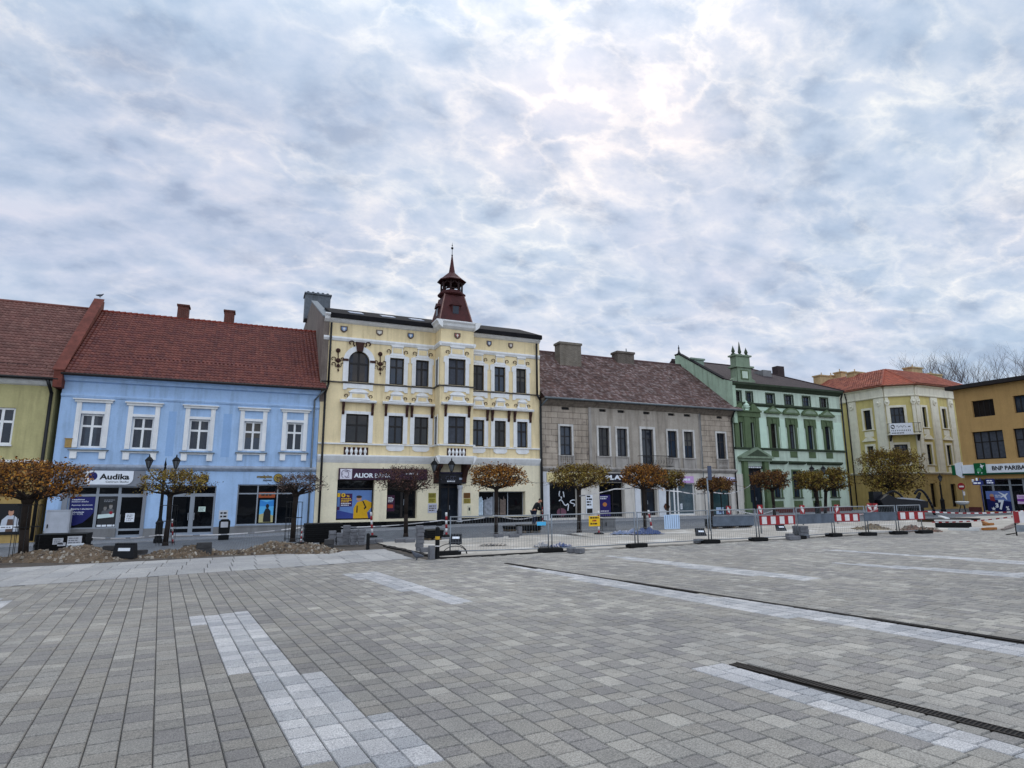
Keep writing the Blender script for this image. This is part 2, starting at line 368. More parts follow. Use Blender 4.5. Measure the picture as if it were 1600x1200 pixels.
def paving():
    rng = random.Random(11); nr = np.random.RandomState(3)
    vs = []; fs = []; tone = []
    low = lambda x, y: math.sin(x*.9+1.3*math.sin(y*.53))*math.sin(y*.71+1.7*math.sin(x*.37)+2)
    greys = [lin(h) for h in ('#96928a', '#9c9890', '#918d87', '#9f9a91', '#979289', '#8e8a85')]
    warm = [lin(h) for h in ('#a8a399', '#aea99f', '#a09b92')]
    pale = [lin(h) for h in ('#bab8b6', '#c2c0be', '#b2b1b0', '#a7a7a7')]
    def stone(c, hx, hy, ax, ay, col, gap=.003, bev=.006):
        z = rng.gauss(0, .0012); tx, ty = rng.gauss(0, .004), rng.gauss(0, .004); b = len(vs)
        for lvl, ins, dz in ((0, gap+bev+.000, 0), (1, gap, -.010), (2, gap, -.03)):
            for sx, sy in ((-1, -1), (1, -1), (1, 1), (-1, 1)):
                lx, ly = sx*(hx-ins), sy*(hy-ins); p = c+ax*lx+ay*ly
                vs.append((p.x, p.y, gz(p.x, p.y)+z+dz+(tx*lx+ty*ly)))
        fs.append((b, b+1, b+2, b+3)); n = 1
        for l in (0, 1):
            for i in range(4):
                j = (i+1) % 4; fs.append((b+l*4+4+i, b+l*4+4+j, b+l*4+j, b+l*4+i)); n += 1
        tone.extend([(*col, 1)]*n)
    nb0, nb1 = int(-16/RW), int(60/RW)
    for b in range(nb0, nb1):
        a = rng.uniform(-.3, 0)
        while a < 18.5:
            ln = rng.choice((.16, .2, .2, .2, .25, .3))
            p = E2*(b*RW)+E1*(a+ln/2); a += ln
            if p.y < 1.2 or p.x < -.62*p.y-2.5 or p.x > 2.05*p.y+1.5 or not in_paving(p): continue
            d1, d2 = seg_dist(p, G1), seg_dist(p, G2)
            if d1 < .06 or d2 < .045: continue
            st = any(inside(p, s) for s in STRIPES)
            lw = low(p.x*.6, p.y*.6)
            if st: col = rng.choice(pale)
            elif rng.random() < .11+.12*lw+(.09 if p.x > 1 else -.05): col = rng.choice(warm)
            else: col = rng.choice(greys)
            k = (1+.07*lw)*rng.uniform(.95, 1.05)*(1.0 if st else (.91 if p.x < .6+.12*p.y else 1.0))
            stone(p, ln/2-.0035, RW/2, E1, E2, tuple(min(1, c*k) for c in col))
    # pale slabs along the left edge
    for i in range(-1, 30):
        y = 0
        while y < 4.9:
            ln = 1.2
            cx = -13+.6*i+.3; cy = 17.0+.134*cx+y+ln/2+.03; lim = 21.45+.03*cx
            y += ln; ln2 = ln
            if cy+ln/2 > lim: ln2 = max(.1, ln-(cy+ln/2-lim)); cy -= (ln-ln2)/2
            if cx > 4.55 or cx < -14 or cy-ln2/2 > lim-.05: continue
            k = rng.uniform(.93, 1.06); col = rng.choice([lin(h) for h in ('#a3a19e', '#9e9d9b', '#a9a7a4')])
            stone(Vector((cx, cy)), .3, ln2/2, Vector((1, .09)), Vector((-.07, 1)), tuple(c*k for c in col), .006, .006)
    me = bpy.data.meshes.new('square_paving'); me.from_pydata(vs, [], fs)
    at_ = me.attributes.new('tone', 'FLOAT_COLOR', 'FACE'); at_.data.foreach_set('color', np.array(tone, dtype=np.float32).ravel())
    m = paving_mat()
    me.materials.append(m)
    o = bpy.data.objects.new('square_paving', me); COL.objects.link(o); tag(o, kind='structure')
paving()
sheet('joint_sand', [(-16, .5), (62, .5), (62, 14), (26, 16.95), (4.6, 17.1), (4.6, 21.2), (-16, 20.6)], -.012, mat('joint_sand', '#3f3d3a', .95, .3, 3, .4, 60))
# ---- drains
M_STEEL = mat('drain_steel', '#2b2622', .6, .3, 8, .3, 60, metal=.6)
M_BLACK = mat('black_void', '#0b0b0c', .9, .0, 1, 0)
def drain(name, label, s, half, slats):
    a, b = s; d = (b-a); L_ = d.length; d = d.normalized(); nrm = Vector((-d.y, d.x))
    P = lambda t, w, h: (lambda p: (p.x, p.y, gz(p.x, p.y)+h))(a+d*t+nrm*w)
    t = thing(name, label, 'drain', P(0, 0, 0))
    bx = lambda mb, t0, t1, w0, w1, h0, h1: mb.hexa([P(t0, w0, h0), P(t1, w0, h0), P(t1, w1, h0), P(t0, w1, h0), P(t0, w0, h1), P(t1, w0, h1), P(t1, w1, h1), P(t0, w1, h1)])
    mb = MB()
    bx(mb, 0, L_, -half, -half+.012, -.03, .008); bx(mb, 0, L_, half-.012, half, -.03, .008)
    mb.build('frame', M_STEEL, t)
    mb = MB(); bx(mb, 0, L_, -half+.0125, half-.0125, -.028, .0035); mb.build('channel', M_BLACK, t)
    if slats:
        mb = MB(); k = .01
        while k < L_-.02:
            bx(mb, k, k+.010, -half+.0125, half-.0125, .004, .0075); k += .030
        mb.build('grating', M_STEEL, t)
drain('slatted_drain', 'slatted steel drain channel in the near right paving, beside pale stones', G1, .062, True)
drain('slot_drain', 'long narrow dark slot drain running from the fence out to the right edge', G2, .04, False)
# ------------------------------------------------------------------ building helpers
M_WHITE = mat('white_paint', '#e4e3e0', .7, .07, 2, .1, 40, streak=.12)
M_PANE = glass_mat('dark_glass')
M_PANES = [M_PANE, glass_mat('dark_glass_blue', '#2a3542', .05, .35), glass_mat('dark_glass_brown', '#211e1b', .05, .3)]
M_BLIND = mat('roller_blind', '#56534e', .9, .1, 5, .1)
M_PANE2 = glass_mat('shop_glass', '#0d1014', .03, .25)
M_DKFRAME = mat('dark_window_wood', '#1b1614', .5, .2, 6, .1)
M_ALU = mat('grey_aluminium', '#8d9298', .45, .06, 4, .05, metal=.2)
M_ZINC = mat('zinc', '#6e7477', .5, .2, 3, .1, metal=.5)
M_BLKPIPE = mat('black_pipe', '#171718', .5, .2, 3, .1)
M_CURT = mat('net_curtain', '#45484f', .9, .2, 5, .3, 12)
def wall(F, a0, a1, z0, z1, ops, m, parent, name='wall', reveal=.24, depth=9.0, back=True, tops=None, d=0.0):
    """solid walls: a front with real openings (a0, a1, z0, z1) and their reveals, sides and back"""
    mb = MB()
    A = sorted({a0, a1, *[v for o in ops for v in o[:2]]}); Z = sorted({z0, z1, *[v for o in ops for v in o[2:4]]})
    A = [a for a in A if a0-1e-6 <= a <= a1+1e-6]; Z = [z for z in Z if z0-1e-6 <= z <= z1+1e-6]
    idx = {}
    def v(a, z):
        if (a, z) not in idx: idx[(a, z)] = len(mb.v); mb.v.append(tuple(F.pt(a, d, z)))
        return idx[(a, z)]
    for i in range(len(A)-1):
        for j in range(len(Z)-1):
            ca, cz = (A[i]+A[i+1])/2, (Z[j]+Z[j+1])/2
            if any(o[0] < ca < o[1] and o[2] < cz < o[3] for o in ops): continue
            mb.f.append((v(A[i], Z[j]), v(A[i+1], Z[j]), v(A[i+1], Z[j+1]), v(A[i], Z[j+1]))); mb.mi.append(0); mb.sm.append(False)
    for o in ops:
        b0, b1, y0, y1 = o[:4]
        P = [F.pt(b0, d, y0), F.pt(b1, d, y0), F.pt(b1, d, y1), F.pt(b0, d, y1)]; Q = [F.pt(b0, d-reveal, y0), F.pt(b1, d-reveal, y0), F.pt(b1, d-reveal, y1), F.pt(b0, d-reveal, y1)]
        mb.add(P+Q, [(0, 4, 5, 1), (1, 5, 6, 2), (2, 6, 7, 3), (3, 7, 4, 0)])
        mb.add([F.pt(b0, d-reveal-.1, y0), F.pt(b1, d-reveal-.1, y0), F.pt(b1, d-reveal-.1, y1), F.pt(b0, d-reveal-.1, y1)], [(0, 1, 2, 3)])
    if back:
        mb.add([F.pt(a0, d, z0), F.pt(a0, -depth, z0), F.pt(a0, -depth, z1), F.pt(a0, d, z1)], [(0, 1, 2, 3)])
        mb.add([F.pt(a1, d, z0), F.pt(a1, -depth, z0), F.pt(a1, -depth, z1), F.pt(a1, d, z1)], [(0, 1, 2, 3)])
        mb.add([F.pt(a0, -depth, z0), F.pt(a1, -depth, z0), F.pt(a1, -depth, z1), F.pt(a0, -depth, z1)], [(0, 1, 2, 3)])
    return mb.build(name, m, parent)
def bars(F, mb, r, d0, d1, w, mull=(), trans=(), wm=None):
    a0, a1, z0, z1 = r; wm = wm or w
    F.box(mb, a0, a0+w, d0, d1, z0, z1); F.box(mb, a1-w, a1, d0, d1, z0, z1)
    F.box(mb, a0+w, a1-w, d0, d1, z0, z0+w); F.box(mb, a0+w, a1-w, d0, d1, z1-w, z1)
    for f in mull:
        c = a0+(a1-a0)*f; F.box(mb, c-wm/2, c+wm/2, d0+.004, d1+.004, z0+w, z1-w)
    for f in trans:
        c = z0+(z1-z0)*f; F.box(mb, a0+w, a1-w, d0+.008, d1-.003, c-wm/2, c+wm/2)
def window(F, r, parent, fm, mull=(.5,), trans=(.62,), w=.07, depth=.13, pane=None, name='window', sur=None, sill=None, curtain=False, d=0.0, wm=None):
    """window (frame) > pane, surround, sill, curtain"""
    mb = MB(); bars(F, mb, r, d-depth-.06, d-depth, w, mull, trans, wm); o = mb.build(name, fm, parent)
    mb = MB(); F.box(mb, r[0]+.02, r[1]-.02, d-depth-.04, d-depth-.03, r[2]+.02, r[3]-.02); mb.build('pane', pane or M_PANES[_wr.randrange(3)], o)
    if pane is None and not curtain and name == 'window' and r[3]-r[2] > 1.1:
        k = _wr.random(); dd = d-depth-.027
        if k < .10: mb = MB(); F.box(mb, r[0]+w+.01, r[1]-w-.01, dd, dd+.003, r[3]-w-(r[3]-r[2])*_wr.uniform(.25, .5), r[3]-w-.01); mb.build('blind', M_BLIND, o)
        elif k < .34:
            for s in (0, 1):
                mb = MB(); cw = (r[1]-r[0])*_wr.uniform(.10, .2); e = r[0]+w+.01 if s == 0 else r[1]-w-.01-cw
                for i in range(4): F.box(mb, e+cw*i/4, e+cw*(i+1)/4, dd-(.003 if i % 2 else 0), dd+.003-(.003 if i % 2 else 0), r[2]+w+.01, r[3]-w-.01)
                mb.build('curtain', M_CURT, o)
        elif k < .40: mb = MB(); F.box(mb, r[0]+w+.01, r[1]-w-.01, dd, dd+.003, r[2]+w+.01, r[2]+w+(r[3]-r[2])*.45); mb.build('curtain', M_CURT, o)
    if curtain:
        mb = MB(); wd = r[1]-r[0]
        for s in (0, 1):
            c0 = r[0]+w+.01+s*(wd*.5); 
            n = 6; c1 = c0+wd*.5-w-.04
            for i in range(n):
                e0, e1 = c0+(c1-c0)*i/n, c0+(c1-c0)*(i+1)/n; dd = d-depth-.026-(.003 if i % 2 else 0)
                F.box(mb, e0, e1, dd, dd+.002, r[2]+w, r[3]-w)
        mb.build('curtain', M_CURT, o)
    if sur:
        sw, sm, pr = sur[:3]; mb = MB(); a0, a1, z0, z1 = r; zb = z0 if sill else z0-sw
        F.box(mb, a0-sw, a0, d-.02, d+pr, zb, z1+sw); F.box(mb, a1, a1+sw, d-.02, d+pr, zb, z1+sw); F.box(mb, a0, a1, d-.02, d+pr, z1, z1+sw)
        if not sill: F.box(mb, a0, a1, d-.02, d+pr, z0-sw, z0)
        mb.build('surround', sm, o)
    if sill:
        sm, ov = sill[:2]; mb = MB(); F.box(mb, r[0]-ov, r[1]+ov, d-depth+.01, d+.12, r[2]-.09, r[2]-.003); mb.build('sill', sm, o)
    return o
def roof_tiles(F, a0, a1, d0, zlo, d1, zhi, tw, rh, amp, cols, name, parent, m, lift=.03, sub=6, left=None, right=None, wob=.0, seed=1, sagz=0.0):
    """courses of real tiles from the eave (d0, zlo) to the ridge (d1, zhi); left/right: a at ridge if the ends slant"""
    rng = random.Random(seed); mb = MB(); tone = []
    dv = Vector((d1-d0, zhi-zlo)); Ls = dv.length; dv /= Ls; nv = Vector((-dv.y, dv.x));
    if nv.y < 0: nv = -nv
    nrow = max(1, int(round(Ls/rh))); rh = Ls/nrow
    cl = [lin(c) for c in cols]
    for r in range(nrow):
        f0, f1 = r/nrow, (r+1)/nrow
        e = lambda f: (a0+((left if left is not None else a0)-a0)*f, a1+((right if right is not None else a1)-a1)*f)
        l0, r0 = e((f0+f1)/2)
        n = max(1, int(round((r0-l0)/tw))); b = len(mb.v); k = n*sub
        ph = rng.uniform(0, 6)
        for s, lf in ((r*rh, lift), ((r+1)*rh+.02, 0.004), (r*rh, 0.0)):
            for i in range(k+1):
                a = l0+(r0-l0)*i/k; u = (i % sub)/sub
                h = amp*(math.sin(math.pi*2*u)*.5+.5) if amp else 0
                wb = wob*(math.sin(a*2.1+ph)+.6*math.sin(a*5.3+r*1.7)) if wob else 0
                sg = sagz*math.sin(math.pi*min(1, max(0, (a-a0)/(a1-a0))))*math.sin(math.pi*s/Ls)
                p = Vector((d0, zlo))+dv*(s+wb*(lf > .01))+nv*(h+lf+sg)
                mb.v.append(tuple(F.pt(a, p.x, p.y)))
        for i in range(k):
            if i % sub == 0: c = rng.choice(cl); kk = rng.uniform(.93, 1.07); c = tuple(x*kk for x in c)
            mb.f.append((b+i, b+i+1, b+k+1+i+1, b+k+1+i)); mb.f.append((b+2*(k+1)+i, b+2*(k+1)+i+1, b+i+1, b+i))
            mb.mi += [0, 0]; mb.sm += [amp > 0, False]; tone += [(*c, 1), (*c, 1)]
    me_o = mb.build(name, m, parent)
    t = me_o.data.attributes.new('tone', 'FLOAT_COLOR', 'FACE'); t.data.foreach_set('color', np.array(tone, dtype=np.float32).ravel())
    return me_o
def bandbox(F, a0, a1, z0, z1, pr, m, parent, name, d=0.0):
    mb = MB(); F.box(mb, a0, a1, d-.02, d+pr, z0, z1); return mb.build(name, m, parent)
def profile(F, a0, a1, prof, m, parent, name, d=0.0, mb=None):
    """moulding run along the wall; prof of (proud, z)"""
    own = mb is None; mb = mb or MB(); n = len(prof)
    mb.prism([F.pt(a0, d+x, z) for x, z in prof], [F.pt(a1, d+x, z) for x, z in prof])
    return mb.build(name, m, parent) if own else mb
def pipe(pts, r, m, parent, name='downpipe'):
    mb = MB(); mb.path(pts, r, 10)
    for p in pts[1:-1]: mb.ball(p, r*1.1, 8)
    return mb.build(name, m, parent)
_wr = random.Random(77)
_tc = {}
def text_mesh(s, bold=0.0, ext=.01):
    c = bpy.data.curves.new('lettering', 'FONT'); c.body = s; c.size = 1; c.extrude = ext; c.offset = bold; c.align_x = 'LEFT'; c.resolution_u = 3
    o = bpy.data.objects.new('lettering', c); COL.objects.link(o); bpy.context.view_layer.update()
    me = bpy.data.meshes.new_from_object(o.evaluated_get(bpy.context.evaluated_depsgraph_get())); bpy.data.objects.remove(o); bpy.data.curves.remove(c)
    return me
def lettering(s, F, a, z, w, h, m, parent, d, bold=.0, name='lettering', ext=.006, up=None):
    """raised letters filling the box from (a, z), w wide and h high, d in front of the frame's plane"""
    me = text_mesh(s, bold, .5); me.name = name
    co = np.empty(len(me.vertices)*3, dtype=np.float32); me.vertices.foreach_get('co', co); co = co.reshape(-1, 3)
    mn, mx = co.min(0), co.max(0); sz = mx-mn
    co[:, 0] = (co[:, 0]-mn[0])/sz[0]*w; co[:, 1] = (co[:, 1]-mn[1])/sz[1]*h; co[:, 2] = (co[:, 2]-mn[2])/max(sz[2], 1e-6)*ext
    off = Vector((0, 0, 0)); p = parent
    while p is not None: off += p.location; p = p.parent
    out = np.empty_like(co)
    for i, (x, y, zz) in enumerate(co):
        P = F.pt(a+float(x), d+float(zz), z+float(y))-off; out[i] = P
    me.vertices.foreach_set('co', out.ravel()); me.materials.clear(); me.materials.append(m)
    o = bpy.data.objects.new(name, me); COL.objects.link(o); o.parent = parent
    return o
def board(F, r, d, th, m, name, label, cat, group=None, rounded=None):
    """a flat sign or poster standing d off the wall: a thing of its own with its panel"""
    a0, a1, z0, z1 = r; t = thing(name, label, cat, F.pt((a0+a1)/2, d, z0), group)
    mb = MB()
    if rounded:
        cr = min(a1-a0, z1-z0)*rounded; poly = [(a0, z0), (a1-cr, z0)]+[(a1-cr+cr*math.sin(i*math.pi/10), z0+cr-cr*math.cos(i*math.pi/10)) for i in range(1, 5)]+[(a1, z0+cr), (a1, z1), (a0, z1)]
        F.prism(mb, poly, d, d+th)
    else: F.box(mb, a0, a1, d, d+th, z0, z1)
    mb.build('panel', m, t); return t
def patch(F, mb, poly, d, th=.004): F.prism(mb, poly, d, d+th)
def flatpart(F, polys, d, m, parent, name, th=.004):
    mb = MB()
    for p in polys: F.prism(mb, p, d, d+th)
    return mb.build(name, m, parent)
def ell(ca, cz, ra, rz, n=14, t0=0, t1=2*math.pi): return [(ca+ra*math.cos(t0+(t1-t0)*i/n), cz+rz*math.sin(t0+(t1-t0)*i/n)) for i in range(n if t1-t0 > 6.2 else n+1)]
FM = Frame((0, 41), (1, 0))
Zb = -1.3
def X41(k, x, y): return FM.hit(*q(k, x, y))
# ------------------------------------------------------------------ left olive house, blue house
M_TILE = mat('glazed_tile', '#7a3226', .55, .18, 1.2, .15, 30, attr='tone', spec=.35)
M_TILE_OLD = mat('old_tile', '#6a4a44', .8, .25, .9, .3, 30, attr='tone', spec=.25)
M_SLATE = mat('dark_slate', '#1f1e20', .9, .25, 2, .3, 20, spec=.1)
M_REDCOP = mat('red_render', '#6c3a2f', .85, .25, 2.5, .2, streak=.3)
M_BRICKCH = block_mat('chimney_brick', '#5f2a22', '#6b5a50', .25, .075, .2, 'XZ', .01, .2)
M_GREYPL = mat('grey_plinth', '#7b7a79', .85, .12, 2, .3, streak=.15)
ZE_BLUE = X41(1, 300, 378)[1]; ZR_BLUE = at(*q(2, 300, 124), 47).z
def blue_house():
    M = mat('blue_render', '#a2bddc', .88, .07, 1.2, .25, 60, streak=.22)
    MP = mat('deeper_blue_render', '#8faed3', .88, .06, 1.2, .2, 60, streak=.06)
    M2 = mat('pale_blue_trim', '#a9c4e4', .85, .06, 2, .15, streak=.15)
    a0, a1 = -10.45, 3.70
    t = thing('blue_house', 'long pale blue two-storey town house with red tiled roof and five white-framed windows', 'house', (a0, 41, gz(a0, 41)))
    wins = [FM.rect(1, 331, 537, 411, 678), FM.rect(1, 541, 550, 617, 684), FM.rect(2, 154, 531, 231, 667), FM.rect(2, 387, 540, 456, 668), FM.rect(2, 567, 545, 632, 668)]
    shop = FM.rect(1, 283, 834, 580, 1042); shop = (shop[0], shop[1], gz(-5, 41)+.12, shop[3])
    door = FM.rect(2, 78, 815, 252, 1018); door = (door[0], door[1], gz(-2, 41)+.12, door[3])
    big = FM.rect(2, 360, 810, 603, 979)
    wall(FM, a0, a1, Zb, ZE_BLUE, wins+[shop, door, big], M, t, depth=12)
    z = ZE_BLUE
    # eave cornice, frieze moulding, string course
    profile(FM, a0, a1, [(-.02, z-.02), (.42, z-.02), (.42, z-.14), (.25, z-.24), (.16, z-.38), (-.02, z-.42)], M2, t, 'cornice')
    zf = X41(2, 300, 462)[1]; profile(FM, a0, a1, [(-.02, zf+.08), (.10, zf+.08), (.10, zf), (.05, zf-.09), (-.02, zf-.12)], M2, t, 'frieze_moulding')
    zs = X41(2, 300, 741)[1]; profile(FM, a0, a1, [(-.02, zs+.16), (.05, zs+.14), (.20, zs+.06), (.20, zs-.02), (.08, zs-.16), (-.02, zs-.20)], mat('string_course', '#9aa2ae', .85, .15, 2, .2, streak=.3), t, 'string_course')
    # deeper blue fields between the windows
    zt = X41(2, 100, 500)[1]; zb_ = X41(2, 100, 690)[1]
    edges = [(a0+.35, wins[0][0]-.75)]+[(wins[i][1]+.72, wins[i+1][0]-.72) for i in range(4)]+[(wins[4][1]+.5, a1-.9), (a1-.62, a1-.1)]
    for e0, e1 in edges[1:]:
        if e1-e0 > .2: mb = MB(); FM.box(mb, e0, e1, -.01, .004, zb_, zt); mb.build('wall_panel', MP, t)
    for r in wins:
        o = window(FM, r, t, M_WHITE, (.5,), (.64,), .11, .12, wm=.12)
        w_, zt_ = .25, r[3]+.10
        mb = MB(); FM.box(mb, r[0]-w_, r[0], -.02, .07, r[2], r[3]+.66); FM.box(mb, r[1], r[1]+w_, -.02, .07, r[2], r[3]+.66); FM.box(mb, r[0], r[1], -.02, .06, r[3], r[3]+.16)
        FM.box(mb, r[0]-w_+.07, r[0]-.07, .06, .085, r[2]+.25, r[3]+.5); FM.box(mb, r[1]+.07, r[1]+w_-.07, .06, .085, r[2]+.25, r[3]+.5)
        mb.build('surround', M_WHITE, o)
        mb = MB(); FM.box(mb, r[0]-w_-.10, r[1]+w_+.10, -.02, .14, r[3]+.66, r[3]+.80); FM.box(mb, r[0]-w_-.18, r[1]+w_+.18, -.02, .24, r[3]+.80, r[3]+.86); mb.build('hood', M_WHITE, o)
        mb = MB(); FM.box(mb, r[0]-w_-.14, r[1]+w_+.14, -.02, .2, r[2]-.16, r[2]-.10); mb.build('sill', M_ZINC, o)
        mb = MB(); FM.box(mb, r[0]-w_-.06, r[1]+w_+.06, -.02, .12, r[2]-.24, r[2]-.165)
        for c in (r[0]-.12, r[1]+.12): FM.box(mb, c-.16, c+.16, -.02, .14, r[2]-.62, r[2]-.245)
        mb.build('apron', M_WHITE, o)
    # grey portal and glazing of the hearing shop
    MG = mat('portal_grey', '#7f8288', .7, .06, 3, .1, streak=.1)
    s0 = FM.rect(1, 270, 768, 588, 832)
    mb = MB(); FM.box(mb, s0[0], s0[1], -.02, .07, shop[3], s0[3]); FM.box(mb, s0[0], shop[0], -.02, .07, shop[2], shop[3]); FM.box(mb, shop[1], s0[1], -.02, .07, shop[2], shop[3]); mb.build('shop_portal', MG, t)
    sx = [X41(1, x, 950)[0] for x in (385, 476)]; ztr = X41(1, 430, 870)[1]; zlo = X41(1, 430, 1006)[1]
    for a, b_, lab in ((shop[0], sx[0], 0), (sx[0], sx[1], 0)):
        window(FM, (a, b_, zlo, ztr), t, M_ALU, (), (), .07, .16, M_PANE2, 'shop_window'); window(FM, (a, b_, ztr, shop[3]), t, M_ALU, (), (), .07, .16, M_PANE2, 'transom_window')
    mb = MB(); FM.box(mb, shop[0], sx[1], -.24, -.03, shop[2]-.2, zlo); mb.build('shop_stall_riser', M_GREYPL, t)
    window(FM, (sx[1], shop[1], ztr, shop[3]), t, M_ALU, (), (), .07, .16, M_PANE2, 'transom_window')
    def door_leaf(r, pane=M_PANE2, hs=0):
        o = window(FM, r, t, M_ALU, (), (.17,), .12, .16, pane, 'door'); a = r[0]+.16 if hs == 0 else r[1]-.16
        mb = MB(); mb.path([FM.pt(a, -.16, r[2]+.85), FM.pt(a, -.09, r[2]+.85), FM.pt(a, -.09, r[2]+1.25), FM.pt(a, -.16, r[2]+1.25)], .018, 6); mb.build('handle', mat('steel', '#b9bcc0', .3, .05, 3, 0, metal=.8), o); return o
    door_leaf((sx[1], shop[1], shop[2], ztr))
    # double doors of the second shop
    zt2 = X41(2, 200, 853)[1]; mid = X41(2, 160, 930)[0]
    window(FM, (door[0], door[1], zt2, door[3]), t, M_ALU, (.5,), (), .07, .16, M_PANE2, 'transom_window'); door_leaf((door[0], mid, door[2], zt2), hs=1); door_leaf((mid, door[1], door[2], zt2))
    bx = [(X41(2, x, 900)[0]-big[0])/(big[1]-big[0]) for x in (440, 525)]; bt = (X41(2, 400, 849)[1]-big[2])/(big[3]-big[2])
    window(FM, big, t, M_ALU, bx, (bt,), .07, .16, M_PANE2, 'shop_window', wm=.08)
    mb = MB(); FM.box(mb, big[0]-.02, big[1]+.02, -.1, .08, big[2]-.09, big[2]-.004); mb.build('shop_sill', M_GREYPL, t)
    zp = X41(2, 300, 990)[1]
    for p0, p1, zz in ((a0, s0[0], zp), (s0[0]+.001, s0[1]-.001, shop[2]-.003), (s0[1], door[0], zp), (door[0]+.001, door[1]-.001, door[2]-.003), (door[1], a1, zp)): mb = MB(); FM.box(mb, p0, p1, -.02, .05, Zb, zz); mb.build('plinth', M_GREYPL, t)
    # roof
    cols = ('#69372c', '#63322a', '#703c30', '#5e302a', '#6b392e')
    roof_tiles(FM, a0+.1, a1+.32, .55, z-.02, -6, ZR_BLUE, .24, .33, .045, cols, 'roof', t, M_TILE, .035, 6, right=a1+.0, left=a0+.1, seed=3)
    mb = MB(); s_ = .12; mb.prism([FM.pt(a0+.1, .5, z-.12), FM.pt(a0+.1, -6, ZR_BLUE-.12), FM.pt(a0+.1, -12, z-.1)], [FM.pt(a1-.02, .5, z-.12), FM.pt(a1-.02, -6, ZR_BLUE-.12), FM.pt(a1-.02, -12, z-.1)]); mb.build('roof_deck', M_TILE_OLD_DECK, t)
    mb = MB()
    n = 40
    for i in range(n): c0 = a0+.1+(a1-a0-.1)*i/n; mb.tube(FM.pt(c0, -6, ZR_BLUE+.02), FM.pt(c0+(a1-a0)/n*1.03, -6, ZR_BLUE+.05), .10, .12, 8)
    mb.build('ridge_tiles', mat('ridge_clay', '#7d3426', .6, .2, 3, .2), t)
    mb = MB(); mb.tube(FM.pt(a0, .60, z-.06), FM.pt(a1+.3, .60, z-.06), .075, .075, 8); mb.build('gutter', mat('dark_gutter', '#2c2624', .5, .2, 3, .1), t)
    for (x0, y0, x1, y1) in ((107, 47, 147, 112), (304, 71, 341, 131)):
        p, p2 = at(*q(2, x0, y0), 47.3), at(*q(2, x1, y1), 47.3); mb = MB()
        mb.box(p.x, p2.x, 46.9, 47.7, p2.z-1.2, p.z-.12); mb.box(p.x-.06, p2.x+.06, 46.84, 47.76, p.z-.12, p.z); mb.build('chimney', M_BRICKCH, t)
    ax = X41(2, 672, 700)[0]; pipe([FM.pt(a1+.2, .5, z-.1), FM.pt(ax, .12, z-.75), FM.pt(ax, .12, gz(3, 41)+.2)], .06, M_ZINC, t)
    return dict(shop=shop, s0=s0, sx=sx, ztr=ztr, zlo=zlo, door=door, big=big)
M_TILE_OLD_DECK = mat('roof_boards', '#3a2620', .9, .2, 3, .1)
BL = blue_house()
